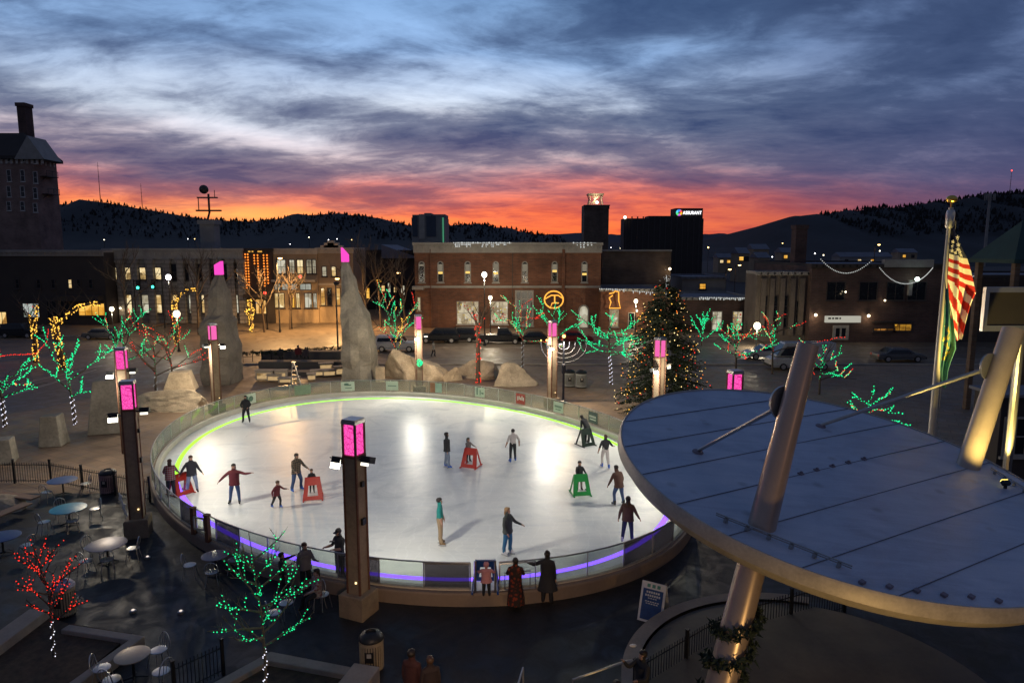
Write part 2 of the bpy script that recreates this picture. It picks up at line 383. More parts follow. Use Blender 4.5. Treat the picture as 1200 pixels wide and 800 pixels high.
def person(label, loc, yaw=0, h=1.72, top=None, legs=None, hair='dark', arm_l=DOWN, arm_r=DOWN, leg_l=None, leg_r=None, lean=0.0,
           twist=0.0, boots=None, skates=False, sleeve='full', coat=None, hairstyle='short', cap=None, bulk=1.0, seat=None, group=None, hood=None, headtilt=0.0, child=False, collar=None):
    """Local -Y is the way the figure faces; limbs are given as directions, left limbs with x > 0."""
    k = h/1.75; top = top or cloth('black_jacket', (.02, .02, .022)); legs = legs or cloth('dark_jeans', (.03, .035, .06)); boots = boots or BOOT
    hk = 1.22 if child else 1.0
    leg_l = leg_l or (D(.06, -.02, -1), D(.03, .05, -1)); leg_r = leg_r or (D(-.06, -.02, -1), D(-.03, .05, -1))
    pel = V((0, 0, 0)); T = Matrix.Rotation(R(lean), 3, 'X') @ Matrix.Rotation(R(twist), 3, 'Z')
    if skates and not lean: lean = 5
    J = {}; rad = {}; seg = []
    def jn(n, p, r): J[n] = V(p); rad[n] = r if hasattr(r, '__len__') else (r, r)
    jn('pel', pel, (.17*bulk, .135*bulk)); jn('waist', T @ V((0, 0, .17)), (.165*bulk, .13*bulk)); jn('chest', T @ V((0, .005, .38)), (.19*bulk, .15*bulk))
    jn('neck', T @ V((0, .01, .535)), .068); 
    Th = T @ Matrix.Rotation(R(headtilt), 3, 'X')
    nk = J['neck']; jn('head', nk+Th @ V((0, -.012, .10*hk)), (.086*hk, .094*hk)); jn('crown', nk+Th @ V((0, .005, .185*hk)), (.092*hk, .1*hk)); jn('top', nk+Th @ V((0, .01, .235*hk)), .045*hk)
    jn('nose', nk+Th @ V((0, -.105*hk, .115*hk)), .014*hk); jn('chin', nk+Th @ V((0, -.075*hk, .055*hk)), .026*hk)
    E = [('pel', 'waist', 'torso'), ('waist', 'chest', 'torso'), ('chest', 'neck', 'neck'), ('neck', 'head', 'skin'), ('head', 'crown', 'skin'), ('crown', 'top', 'skin'), ('head', 'nose', 'skin'), ('head', 'chin', 'skin')]
    for sgn, nm, arm, leg in ((1, 'l', arm_l, leg_l), (-1, 'r', arm_r if arm_r is not DOWN else tuple(map(mirror, DOWN)), leg_r)):
        sh = T @ V((sgn*.19*bulk, .01, .45)); a, b = T @ V(arm[0]), T @ V(arm[1])
        jn('sh'+nm, sh, .082*bulk); jn('el'+nm, sh+a*.29, .064*bulk); jn('wr'+nm, J['el'+nm]+b*.245, .042)
        hd = J['wr'+nm]+b*.07; jn('ha'+nm, hd, (.03, .022))
        E += [('chest', 'sh'+nm, 'torso'), ('sh'+nm, 'el'+nm, 'uparm'), ('el'+nm, 'wr'+nm, 'foarm'), ('wr'+nm, 'ha'+nm, 'hand')]
        side = b.cross(V((0, 0, 1))); side = side.normalized() if side.length > .2 else V((0, 1, 0)); up = side.cross(b).normalized()
        for i, (o, L) in enumerate(((-.024, .062), (-.008, .074), (.009, .07), (.024, .055))):
            p = hd+side*o+b*.028; jn('f%d%s' % (i, nm), p, .0092); jn('g%d%s' % (i, nm), p+b*L*.6-up*.008, .0086); jn('t%d%s' % (i, nm), p+b*L*.95-up*.022, .0075)
            E += [('ha'+nm, 'f%d%s' % (i, nm), 'hand'), ('f%d%s' % (i, nm), 'g%d%s' % (i, nm), 'hand'), ('g%d%s' % (i, nm), 't%d%s' % (i, nm), 'hand')]
        jn('th'+nm, hd+side*.036*-sgn-b*.02, .0105); jn('tt'+nm, J['th'+nm]+side*.02*-sgn+b*.035, .009); E += [('ha'+nm, 'th'+nm, 'hand'), ('th'+nm, 'tt'+nm, 'hand')]
        hp = V((sgn*.09*bulk, 0, -.03)); a, b = V(leg[0]), V(leg[1])
        jn('hi'+nm, hp, .125*bulk); jn('kn'+nm, hp+a*.43, .085*bulk); jn('an'+nm, J['kn'+nm]+b*.40, .06)
        fw = V((b.x*.2+sgn*.18, -1, 0)); fw.normalize(); jn('he'+nm, J['an'+nm]+V((0, .03, -.055)), .05); jn('to'+nm, J['an'+nm]+fw*.16+V((0, 0, -.065)), .045)
        E += [('pel', 'hi'+nm, 'leg'), ('hi'+nm, 'kn'+nm, 'leg'), ('kn'+nm, 'an'+nm, 'shin'), ('an'+nm, 'he'+nm, 'boot'), ('an'+nm, 'to'+nm, 'boot')]
    foot = min(min(J[q].z for q in ('tol', 'tor', 'hel', 'her'))-.04, 0)
    lift = -foot+(.05 if skates else 0)
    if seat is not None: lift = seat/k+.1
    for q in J: J[q] = (J[q]+V((0, 0, lift)))*k
    names = list(J); idx = {n: i for i, n in enumerate(names)}
    me = bpy.data.meshes.new('person'); me.from_pydata([J[n] for n in names], [(idx[a], idx[b]) for a, b, _ in E], [])
    ob = bpy.data.objects.new('person_rig', me); COL.objects.link(ob)
    ob.modifiers.new('s', 'SKIN'); 
    sk = me.skin_vertices[0].data
    for n in names: sk[idx[n]].radius = (rad[n][0]*k, rad[n][1]*k); sk[idx[n]].use_root = (n == 'pel')
    ss = ob.modifiers.new('u', 'SUBSURF'); ss.levels = 1; ss.render_levels = 1
    dg = bpy.context.evaluated_depsgraph_get(); bm_ = bpy.data.meshes.new_from_object(ob.evaluated_get(dg)); bpy.data.objects.remove(ob); 
    bm_.name = 'person'
    kinds = {'torso': 0, 'neck': 0, 'uparm': 0 if sleeve != 'none' else 2, 'foarm': 0 if sleeve == 'full' else 2, 'hand': 2, 'skin': 2, 'leg': 1, 'shin': 1, 'boot': 3}
    for q in (top, legs, SKIN, boots): bm_.materials.append(q)
    segs = [(J[a], J[b]-J[a], kinds[c], max(rad[a][0], rad[b][0])*k) for a, b, c in E]
    mi = []
    for p in bm_.polygons:
        c = p.center; best = 9e9; bi = 0
        for a, dv, ki, rr in segs:
            t = max(0, min(1, (c-a).dot(dv)/dv.length_squared)); q = (c-a-dv*t).length-rr*.9
            if q < best: best = q; bi = ki
        mi.append(bi)
    bm_.polygons.foreach_set('material_index', mi); bm_.polygons.foreach_set('use_smooth', [True]*len(mi)); bm_.update()
    body = bpy.data.objects.new('person', bm_); COL.objects.link(body); body.location = loc; body.rotation_euler = (0, 0, R(yaw))
    tag(body, label, 'person', group)
    hm = HAIRS[hair]; hc = J['crown']; up = (J['top']-J['neck']).normalized(); bk = (Th @ V((0, 1, 0))).normalized(); rt = up.cross(bk)*-1
    HM = Matrix.Translation(hc) @ Matrix((rt, bk, up)).transposed().to_4x4() @ Matrix.Scale(k*hk, 4)
    b = MB(); b.M = HM                      # hair: a cap open at the face
    prof = [(.055, -.07), (.088, -.045), (.1, 0), (.097, .045), (.07, .085), (.03, .104), (.001, .108)]
    if hood or cap == 'beanie':
        pass
    b.lathe(prof, 14, (0, .014, 0), 0, 1.0, 1.06, cap=False, a0=R(-28), a1=R(208))
    b.ball((0, -.02, .052), .085, 0, 12, 6, (1, 1, .72))
    if hairstyle == 'long': b.ball((0, .075, -.11), .09, 0, 10, 6, (1, .55, 1.7))
    if hairstyle == 'bun': b.ball((0, .06, .12), .05, 0, 10, 6)
    if hairstyle == 'pony': b.tube([(0, .09, .03), (0, .14, -.02), (0, .13, -.14), (0, .115, -.22)], [.03, .036, .03, .01], 7)
    if not hood: b.build('hair', hm, body, smooth=True)
    e = MB(); e.M = HM
    for q in (-1, 1): e.ball((q*.03, -.083, -.012), .011, 0, 6, 4)
    e.build('eye', mat('eye_dark', (.02, .015, .012), .2, ns=5, bump=0), body, smooth=True)
    if hood:
        b = MB(); b.M = HM; b.lathe([(.075, -.1), (.105, -.06), (.118, 0), (.113, .05), (.085, .1), (.04, .12), (.001, .125)], 14, (0, .02, 0), 0, 1, 1.08, cap=False, a0=R(-40), a1=R(220)); b.build('hood', hood, body, smooth=True)
    if cap == 'cap':
        b = MB(); b.M = HM; b.lathe([(.1, .02), (.1, .06), (.07, .1), (.001, .115)], 14, (0, .01, 0), 0, 1, 1.08, cap=False); b.box((0, -.13, .03), (.13, .1, .012), 0, rx=.15); b.build('cap', BOOT, body, smooth=True)
    if cap == 'beanie':
        b = MB(); b.M = HM; b.lathe([(.104, .0), (.108, .03), (.1, .07), (.06, .115), (.001, .13)], 14, (0, .012, 0), 0, 1, 1.08, cap=False); b.build('beanie', top, body, smooth=True)
    if coat is None and sleeve == 'full': coat = (top, .13, .015)
    if coat:                                # a garment hanging from the chest: (material, length below pelvis, flare)
        cm, ln, fl = coat; z0 = J['pel'].z; cz = J['chest'].z; b = MB()
        n = 20; rows = [(cz+.05*k, .21*k*bulk), (cz-.08*k, .222*k*bulk), (z0+.12*k, .212*k*bulk), (z0-.03*k, .218*k*bulk), (z0-ln*k*.6, (.218+fl*.6)*k*bulk), (z0-ln*k, (.218+fl)*k*bulk)]
        vs = []
        for i, (z, r) in enumerate(rows):
            ctr = J['pel'].lerp(J['chest'], max(0, min(1, (z-z0)/(cz-z0+1e-6)))); ctr = V((ctr.x, ctr.y, 0))
            for j in range(n):
                q = 2*PI*j/n; w = 1+(.05*math.sin(5*q+i)+.03*math.sin(9*q))*(i/5); vs.append(ctr+V((r*w*math.cos(q), r*w*.74*math.sin(q), z)))
        b.add(vs, [(i*n+j, i*n+(j+1) % n, (i+1)*n+(j+1) % n, (i+1)*n+j) for i in range(5) for j in range(n)]); b.build('coat', cm, body, smooth='all')
    if collar:
        b = MB(); b.lathe([(.085*k, -.03*k), (.095*k, .03*k), (.08*k, .07*k)], 12, J['neck'], cap=False); b.build('scarf', collar, body, smooth='all')
    if skates:
        for nm in 'lr':
            a, t, hl = J['an'+nm], J['to'+nm], J['he'+nm]; b = MB(); fw = (t-hl); fw.z = 0; fw.normalize(); zz = min(t.z, hl.z)-.04*k
            b.tube([a+V((0, 0, .1*k)), a, hl.lerp(t, .2)+V((0, 0, .01))], [.055*k, .055*k, .05*k], 8); b.tube([hl, t+fw*.03*k], [.046*k, .038*k], 8)
            b.build('skate_boot', boots, body, smooth=True)
            b = MB(); m_ = (hl+t)/2; b.box((m_.x, m_.y, zz-.022*k), (.006, .29*k, .06*k), rz=math.atan2(-fw.x, fw.y)); b.build('skate_blade', BLADE, body)
    return body
# ================================================================ kits: trees, pillars, lamps, cars, furniture
rnd = random.Random(7)
BEAD = {'green': em('green_led', (.01, .85, .30), 1.7), 'red': em('red_led', (1.0, .035, .02), 1.5), 'yellow': em('amber_led', (1.0, .52, .07), 2.0), 'orange': em('orange_led', (1.0, .25, .03), 1.8), 'white': em('white_led', (.85, .85, 1.0), 1.6), 'warm': em('warm_led', (1.0, .72, .3), 2.0), 'dimwhite': em('dim_white_led', (.6, .62, .6), .8)}
def beads_along(mb, pts, step, r, jit, rng, wrap=0.0):
    acc = 0.0; ph = rng.random()*6
    for a, b in zip(pts[:-1], pts[1:]):
        a, b = V(a), V(b); L = (b-a).length
        if L < 1e-6: continue
        t = step-acc if acc else 0
        while t < L:
            p = a.lerp(b, t/L); ph += 1.1
            if wrap:
                d = (b-a).normalized(); u = d.orthogonal().normalized(); w = d.cross(u); p = p+(u*math.cos(ph)+w*math.sin(ph))*wrap
            p = p+V((rng.uniform(-1, 1), rng.uniform(-1, 1), rng.uniform(-1, 1)))*jit
            mb.octa(p, r*rng.uniform(.75, 1.2)); t += step
        acc = L-(t-step) if t > L else 0
def limb(rng, p, d, L, n, bend, droop=0.0):
    pts = [V(p)]; d = V(d).normalized()
    for i in range(n):
        d = (d+V((rng.uniform(-1, 1), rng.uniform(-1, 1), rng.uniform(-.6, .8)))*bend+V((0, 0, -droop))).normalized(); pts.append(pts[-1]+d*L/n)
    return pts
def bare_tree(label, loc, h, spread=.5, trunk=.3, limbs=6, seed=1, strings=(('green', 1.0),), trunk_col=None, bead=.04, step=.18, tr=.06, barkm='bark', twigs=3, lean=0, group=None, flat=.5, twig2=True, name='bare_tree', limbk=.85, bend=.2, droop=0.0):
    rng = random.Random(seed); t = thing(name, label, 'tree', loc, 0, group)
    b = MB(); th = h*trunk; tp = limb(rng, (0, 0, -.05), (lean, 0, 1), th, 4, .05); b.tube(tp, [tr, tr*.95, tr*.9, tr*.85, tr*.8], 8); top = tp[-1]
    b.build('trunk', M[barkm], t, smooth=True)
    b = MB(); allp = []
    lead = limb(rng, top, (lean, 0, 1), h*(1-trunk)*.97, 6, .08); b.tube(lead, [tr*.7*(1-.88*j/6)+.005 for j in range(7)], 6); allp.append(lead)
    for i in range(limbs):
        f = (i/limbs)**1.1*.8; q = 2.4*i+rng.uniform(-.5, .5); up = rng.uniform(.4, 1.3)*flat*2+f*.5; L = h*(1-trunk)*limbk*rng.uniform(.75, 1.1)*(1-.62*f)
        k_ = min(int(f*6), 5); st = lead[k_].lerp(lead[k_+1], f*6-k_)
        lp = limb(rng, st, (math.cos(q)*spread*2, math.sin(q)*spread*2, up), L, 6, bend, droop)
        b.tube(lp, [tr*.55*(1-.8*j/6)+.006 for j in range(7)], 6); allp.append(lp)
        for kx in range(twigs):
            s = lp[rng.randint(2, 5)]; dd = (lp[-1]-lp[0]).normalized()+V((rng.uniform(-1, 1), rng.uniform(-1, 1), rng.uniform(-.2, .8)))*.8
            sp_ = limb(rng, s, dd, L*rng.uniform(.3, .5), 4, .2); b.tube(sp_, [tr*.22*(1-.75*j/4)+.004 for j in range(5)], 4); allp.append(sp_)
            if twig2:
                for kk in range(3):
                    s2 = sp_[rng.randint(1, 3)]; b.tube(limb(rng, s2, (sp_[-1]-sp_[0]).normalized()+V((rng.uniform(-1, 1), rng.uniform(-1, 1), rng.uniform(-.2, 1)))*.8, L*.2, 3, .2), [tr*.09+.003, tr*.07+.003, tr*.05+.002, .003], 3)
    b.build('branches', M[barkm], t, smooth=True)
    for cname, frac in strings:
        lb = MB()
        for lp in allp:
            if rng.random() < frac: beads_along(lb, lp[:rng.randint(4, 7)], step*rng.uniform(.8, 1.25), bead, bead*.9, rng)
        if lb.v: lb.build('light_string', BEAD[cname], t)
    if trunk_col:
        lb = MB(); beads_along(lb, tp, step*.5, bead*.85, bead*.4, rng, tr*1.15); lb.build('trunk_light_string', BEAD[trunk_col], t)
    return t
def wrapped_tree(label, loc, pts, col='yellow', r=.16, bead=.06, dens=1.0, seed=3, group=None, twig=True, extra=()):
    """Old street tree whose trunk and limbs are wound closely with lights; pts: list of polylines (local)."""
    rng = random.Random(seed); t = thing('wrapped_tree', label, 'tree', loc, 0, group); b = MB(); lb = MB()
    for i, pl in enumerate(pts):
        rr = r if i == 0 else r*.55; b.tube(pl, [rr*(1-.35*j/max(1, len(pl)-1)) for j in range(len(pl))], 8)
        for a, c in zip(pl[:-1], pl[1:]):
            n = int((V(c)-V(a)).length*26*dens*(1 if i == 0 else .6))
            for _ in range(n):
                d = (V(c)-V(a)).normalized(); u = d.orthogonal().normalized(); w = d.cross(u); q = rng.random()*6.28
                lb.octa(V(a).lerp(V(c), rng.random())+(u*math.cos(q)+w*math.sin(q))*rr*1.05, bead*rng.uniform(.6, 1.1))
    b.build('trunk', M['bark'], t, smooth=True)
    if twig:
        b = MB(); e = V(pts[-1][-1]); e0 = V(pts[0][-1])
        for k in range(9):
            s = e.lerp(e0, rng.random()); q = rng.random()*6.28; lp = limb(rng, s, (math.cos(q), math.sin(q)*.6, 1.0), rng.uniform(1.5, 3.2), 5, .2); b.tube(lp, [.05, .04, .03, .022, .015, .008], 5)
            for _ in range(3): b.tube(limb(rng, lp[rng.randint(1, 4)], (rng.uniform(-1, 1), rng.uniform(-1, 1), .8), 1.2, 3, .25), [.02, .015, .01, .005], 3)
        b.build('branches', M['bark'], t, smooth=True)
    lb.build('light_string', BEAD[col], t)
    for cn, pl, st in extra:
        lb = MB(); beads_along(lb, pl, st, bead*.8, bead*.6, rng); lb.build('rope_light', BEAD[cn], t)
    return t

PINK = None
def lanternmat():
    global _nt
    m, out = newmat('magenta_lantern_screen'); co = coord('Object')
    mp = node('ShaderNodeMapping', i_Vector=co); mp.inputs['Scale'].default_value = (1, 1, .62)
    v = node('ShaderNodeTexVoronoi', i_Vector=mp.outputs[0], i_Scale=9.5, feature='DISTANCE_TO_EDGE')
    f = ramp(v.outputs['Distance'], [(.02, 0.0), (.07, 1.0)])
    col = mixc(f, (.5, .012, .19), (1.0, .09, .44))
    b = node('ShaderNodeEmission', i_Color=col, i_Strength=1.0); _nt.links.new(b.outputs[0], out.inputs[0]); m.cycles.emission_sampling = 'NONE'; return m
LANT = lanternmat(); LANTP = em('pink_lantern', (.86, .13, .42), .95)
LAMPM = em('floodlight_lens', (1.0, .93, .72), 9.0); LAMPDIM = em('floodlight_lens_side', (1.0, .95, .78), 1.6); SPARK = em('marker_light', (1.0, .75, .35), 2.0)
def pillar(label, loc, rz, h=6.35, w=.5, lit=True, heads=((-1, 4.95, 1), (1, 5.1, 0)), wreath=False, base=True, plain=False, slant=False):
    t = thing('light_pillar', label, 'light pillar', loc, rz, 'light pillars around the rink')
    if base: MB().box((0, 0, .36), (w*1.75, w*1.75, .72)).box((0, 0, .735), (w*1.7, w*1.7, .03), 0, taper=.97).build('base', M['concrete_brown'], t)
    hl = h-1.15; b = MB().box((0, 0, (hl+.7)/2), (w*.94, w*.94, hl-.7), 0)
    for sx in (-1, 1):
        for sy in (-1, 1): b.box((sx*w*.46, sy*w*.46, (hl+.72)/2), (w*.12, w*.12, hl-.72), 1)
    b.build('shaft', [M['concrete_brown'], M['rust']], t)
    b = MB()
    for sx in (-1, 1):
        for sy in (-1, 1): b.box((sx*w*.45, sy*w*.45, hl+.5), (w*.12, w*.12, 1.02))
    b.box((0, 0, hl-.02), (w*1.02, w*1.02, .07)); b.build('lantern_frame', M['rust'], t)
    for a in range(4):
        q = MB(); q.M = Matrix.Rotation(a*PI/2, 4, 'Z')
        q.box((0, -w*.42, hl+.5), (w*.74, .02, .92)); q.build('lantern_panel', LANTP if plain else LANT, t)
    MB().box((0, 0, h-.1), (w*1.08, w*1.08, .1), taper=.96).box((0, 0, h-.03), (w*.98, w*.98, .04)).build('cap', M['steel'], t)
    for sx, z, vis in heads:
        hd = MB(); hd.box((sx*(w*.5+.12), -.02, z), (.3, .1, .05)); hd.box((sx*(w*.5+.3), -.05, z+.02), (.34, .3, .2), 0, rx=-.35); hd.box((sx*(w*.5+.3), -.2, z+.12), (.38, .1, .03), 0, rx=-.35)
        hd.build('floodlight', M['black'], t)
        MB().box((sx*(w*.5+.3), -.215, z-.045), (.34 if vis else .28, .02, .3 if vis else .15), 0, rx=-.35).build('floodlight_lens', LAMPM if vis else LAMPDIM, t)
    MB().box((w*.2, -w*.5, 1.15), (.05, .04, .05)).build('marker_light', SPARK, t)
    MB().box((w*.54, 0, 3.1), (.1, .16, .2)).box((w*.54, 0, 4.3), (.1, .12, .16)).build('junction_box', M['black'], t)
    if wreath:
        b = MB(); rng = random.Random(4)
        for i in range(70): q = rng.random()*6.28; r_ = .24*math.sqrt(rng.random()); b.octa((r_*math.cos(q), -w*.56+rng.uniform(-.05, .05), wreath+r_*math.sin(q)*1.2), .035)
        b.build('wreath_lights', BEAD['green'], t)
    return t
GLOBE = em('globe_lamp', (1.0, .86, .58), 5.0); SODIUM = em('sodium_lamp', (1.0, .6, .2), 7.0); COOL = em('cool_lamp', (.95, .92, .95), 6.0)
def globe_lamp(label, loc, h=4.2, m=None, r=.26, power=60, c=(1, .85, .6)):
    t = thing('street_lamp', label, 'street lamp', loc, 0, 'street lamps around the square'); 
    MB().lathe([(.2, 0), (.2, .15), (.12, .3), (.07, .6), (.055, h-.35), (.11, h-.3), (.11, h-.24)], 10).build('pole', M['black'], t, smooth=True)
    MB().ball((0, 0, h+.02), r, 0, 14, 8, (1, 1, 1.15)).build('globe', m or GLOBE, t, smooth=True); MB().lathe([(.12, h+r*1.1), (.06, h+r*1.1+.1), (.01, h+r*1.1+.2)], 8).build('finial', M['black'], t)
    if power: light('POINT', 'street_lamp_light', V(loc)+V((0, -.1, h-.45-.2)), power, c, .2)
    return t
def cobra_lamp(label, loc, h=9.0, arm=(1.6, -.8), m=None, power=500, c=(1, .55, .2), pole=True):
    t = thing('street_light', label, 'street light', loc, 0, 'tall street lights')
    MB().lathe([(.16, 0), (.15, .4), (.1, .5), (.07, h)], 8).build('pole', M['black'], t, smooth=True)
    MB().tube([(0, 0, h-.3), (arm[0]*.4, arm[1]*.4, h+.15), (arm[0], arm[1], h+.2)], .045, 6).build('arm', M['black'], t, smooth=True)
    MB().ball((arm[0], arm[1], h+.18), .3, 0, 10, 6, (1.2, .8, .4)).build('lamp_head', M['black'], t, smooth=True); MB().ball((arm[0], arm[1], h+.06), .27, 0, 10, 6, (1.1, .8, .6)).build('lens', m or SODIUM, t, smooth=True)
    if power: light('SPOT', 'street_light_glow', V(loc)+V((arm[0], arm[1], h-.35)), power, c, .2, V(loc)+V((arm[0]*2, arm[1]*2-.6, 0)), 176, .35)
    return t
TLR = em('signal_red', (1.0, .05, .03), 5); TLG = em('signal_green', (.05, 1.0, .65), 4); TLO = mat('signal_off', (.03, .03, .03), .3, ns=5)
def traffic_light(label, loc, h, col, arm=0.0):
    t = thing('traffic_light', label, 'traffic light', loc, 0, 'traffic lights at the junction')
    MB().lathe([(.14, 0), (.09, .3), (.08, h+.8)], 8).build('pole', M['black'], t, smooth=True)
    if arm: MB().tube([(0, 0, h+.5), (arm*.5, 0, h+.7), (arm, 0, h+.7)], .06, 6).build('arm', M['black'], t, smooth=True)
    MB().box((arm, -.2, h), (.4, .26, 1.15)).box((arm, -.1, h), (.62, .03, 1.4)).build('signal_head', M['black'], t)
    for i in range(3):
        z = h+.36-.36*i; on = (i == 0 and col == 'red') or (i == 2 and col == 'green')
        MB().ball((arm, -.33, z), .2 if on else .13, 0, 10, 6, (1, .5, 1)).build('signal_lens', (TLR if col == 'red' else TLG) if on else TLO, t, smooth=True)
    return t
def car(label, loc, rz, body='white', kind='sedan', tail=False, L=4.6, group='vehicles on the streets'):
    cols = dict(white=(.5, .5, .5), dark=(.02, .021, .024), grey=(.12, .125, .13), red=(.2, .02, .02), silver=(.32, .33, .34)); cm = mat('car_paint_'+body, cols[body], .28, .2, ns=1, amt=.05, bump=0)
    t = thing('parked_car' if kind != 'truck' else 'parked_truck', label, 'car' if kind not in ('truck', 'van') else kind, loc, rz, group)
    W = .9; hh = dict(sedan=1.42, suv=1.78, truck=1.9, van=2.6)[kind]; be = dict(sedan=.88, suv=1.05, truck=1.1, van=1.2)[kind]
    lo = [(-L/2, .42), (-L/2, be-.1), (-L/2+.12, be)]
    if kind == 'sedan': hi = [(-L*.36, be+.02), (-L*.2, hh), (L*.12, hh), (L*.27, be+.02)]
    elif kind == 'suv': hi = [(-L*.47, be), (-L*.43, hh), (L*.1, hh), (L*.24, be+.04)]
    elif kind == 'truck': hi = [(-L*.08, be), (-L*.06, hh), (L*.14, hh), (L*.25, be+.03)]
    else: hi = [(-L*.49, be), (-L*.49, hh), (L*.28, hh), (L*.42, be+.1)]
    low = lo+[(L/2-.5, be), (L/2-.04, be-.18), (L/2, .42)]
    b = MB(); b.plate(low, -W, W); b.plate([(L/2-.1, .26), (-L/2+.1, .26), (-L/2, .42), (L/2, .42)], -W*.95, W*.95)
    o = b.build('body', cm, t, fix=True); bv = o.modifiers.new('b', 'BEVEL'); bv.width = .07; bv.segments = 2
    n = len(hi); vs = [(x, -W*(.97 if z < be+.1 else .78), z) for x, z in hi]+[(x, W*(.97 if z < be+.1 else .78), z) for x, z in hi]
    q = MB().add(vs, [tuple(range(n)), tuple(range(n, 2*n))[::-1]]+[((i+1) % n, i, n+i, n+(i+1) % n) for i in range(n)]); o = q.build('cabin', cm, t, fix=True); bv = o.modifiers.new('b', 'BEVEL'); bv.width = .05; bv.segments = 2
    def inset(k, s): 
        c0 = V((sum(p[0] for p in hi)/n, 0, (be+hh)/2)); r = []
        for x, z in hi: r.append((c0.x+(x-c0.x)*k, s*W*((.985 if z < be+.1 else .795)), c0.z+(z-c0.z)*.72))
        return r
    for s in (-1, 1):
        p = inset(.86, s)
        if kind == 'van': p = [(x, y, z) for x, y, z in [(L*.14, s*W*.99, be+.2), (L*.14, s*W*.8, hh-.35), (L*.26, s*W*.8, hh-.35), (L*.37, s*W*.98, be+.2)]]
        MB().add(p+[(x, y-s*.02, z) for x, y, z in p], [(0, 1, 2, 3), (7, 6, 5, 4), (0, 4, 5, 1), (1, 5, 6, 2), (2, 6, 7, 3), (3, 7, 4, 0)]).build('side_window', M['glass_dark'], t, fix=True)
    a, c = V((hi[-2][0], 0, hi[-2][1])), V((hi[-1][0], 0, hi[-1][1]))
    for nm, (p0, p1), sg in (('windscreen', (a, c), 1), ('rear_window', (V((hi[1][0], 0, hi[1][1])), V((hi[0][0], 0, hi[0][1]))), -1)):
        if kind == 'van' and sg < 0: continue
        nrm = V((sg*abs(p0.z-p1.z), 0, abs(p0.x-p1.x))).normalized()*.012; u = p0.lerp(p1, .1)+nrm; w = p0.lerp(p1, .88)+nrm
        MB().add([(u.x, -W*.7, u.z), (u.x, W*.7, u.z), (w.x, W*.84, w.z), (w.x, -W*.84, w.z)]+[(u.x-nrm.x*3, -W*.7, u.z-nrm.z*3), (u.x-nrm.x*3, W*.7, u.z-nrm.z*3), (w.x-nrm.x*3, W*.84, w.z-nrm.z*3), (w.x-nrm.x*3, -W*.84, w.z-nrm.z*3)], [(0, 1, 2, 3), (7, 6, 5, 4), (0, 4, 5, 1), (1, 5, 6, 2), (2, 6, 7, 3), (3, 7, 4, 0)]).build(nm, M['glass_dark'], t, fix=True)
    for sx in (-L*.31, L*.31):
        for s in (-1, 1):
            w = MB(); w.M = Matrix.Translation((sx, s*(W-.06), .34)) @ Matrix.Rotation(PI/2, 4, 'X'); w.lathe([(.2, -.11), (.33, -.11), (.345, 0), (.33, .11), (.2, .11)], 18); wo = w.build('wheel', M['rubber'], t, smooth=True)
            w = MB(); w.M = Matrix.Translation((sx, s*(W-.06), .34)) @ Matrix.Rotation(PI/2, 4, 'X'); w.lathe([(.21, -.12), (.21, .12)], 14); w.build('rim', M['alu'], wo)
    for s in (-1, 1):
        MB().box((L/2-.03, s*W*.72, be-.24), (.06, .3, .12)).build('headlight', M['frame_white'], t); MB().box((-L/2+.0, s*W*.78, be-.18), (.04, .24, .2)).build('taillight', TLR if tail else M['red_plastic'], t)
        MB().box((L*.17, s*(W+.09), be+.08), (.1, .16, .12)).build('side_mirror', cm, t)
    MB().box((-L/2-.01, 0, .5), (.1, W*1.9, .16)).build('rear_bumper', M['black'], t); MB().box((L/2+.01, 0, .44), (.1, W*1.9, .2)).build('front_bumper', M['black'], t)
    return t
CHAIR = None
def cafe_chair(label, loc, rz, m='alu'):
    global CHAIR
    if CHAIR: return copy_tree(CHAIR, loc, rz, label)
    t = thing('cafe_chair', label, 'chair', loc, rz, 'metal chairs on the terrace'); CHAIR = t
    b = MB().lathe([(.02, .445), (.2, .45), (.22, .46), (.22, .475), (.2, .48), (.02, .47)], 20, (0, 0, 0)); b.build('seat', M['alu'], t, smooth=True)
    for sx, sy in ((-1, -1), (1, -1), (-1, 1), (1, 1)): MB().tube([(sx*.15, sy*.15, .45), (sx*.21, sy*.22, 0)], .013, 6).build('leg', M['alu'], t, smooth=True)
    pts = [(-.2, .14, .46)]+[(.22*math.cos(q), .2+.03*math.sin(q), .62+.27*math.sin(q)) for q in [PI-PI*i/12 for i in range(13)]]+[(.2, .14, .46)]
    MB().tube(pts, .014, 6).build('back_hoop', M['alu'], t, smooth=True); b = MB()
    for x in (-.09, 0, .09): b.tube([(x, .18, .47), (x, .22, .86)], .008, 5)
    b.build('back_spindles', M['alu'], t); return t
def cafe_table(label, loc, m, r=.6, h=.73):
    t = thing('cafe_table', label, 'table', loc, 0, 'round terrace tables')
    MB().lathe([(.02, h-.035), (r-.02, h-.03), (r, h-.02), (r, h-.004), (r-.015, h), (.02, h)], 36).build('tabletop', m, t, smooth=True)
    MB().lathe([(.05, .05), (.04, .1), (.035, h-.03)], 12).build('column', M['black'], t, smooth=True); b = MB()
    for a in range(4): q = a*PI/2+.4; b.tube([(0, 0, .1), (.2*math.cos(q), .2*math.sin(q), .06), (.34*math.cos(q), .34*math.sin(q), .02)], [.03, .025, .018], 6)
    b.build('foot', M['black'], t, smooth=True); return t
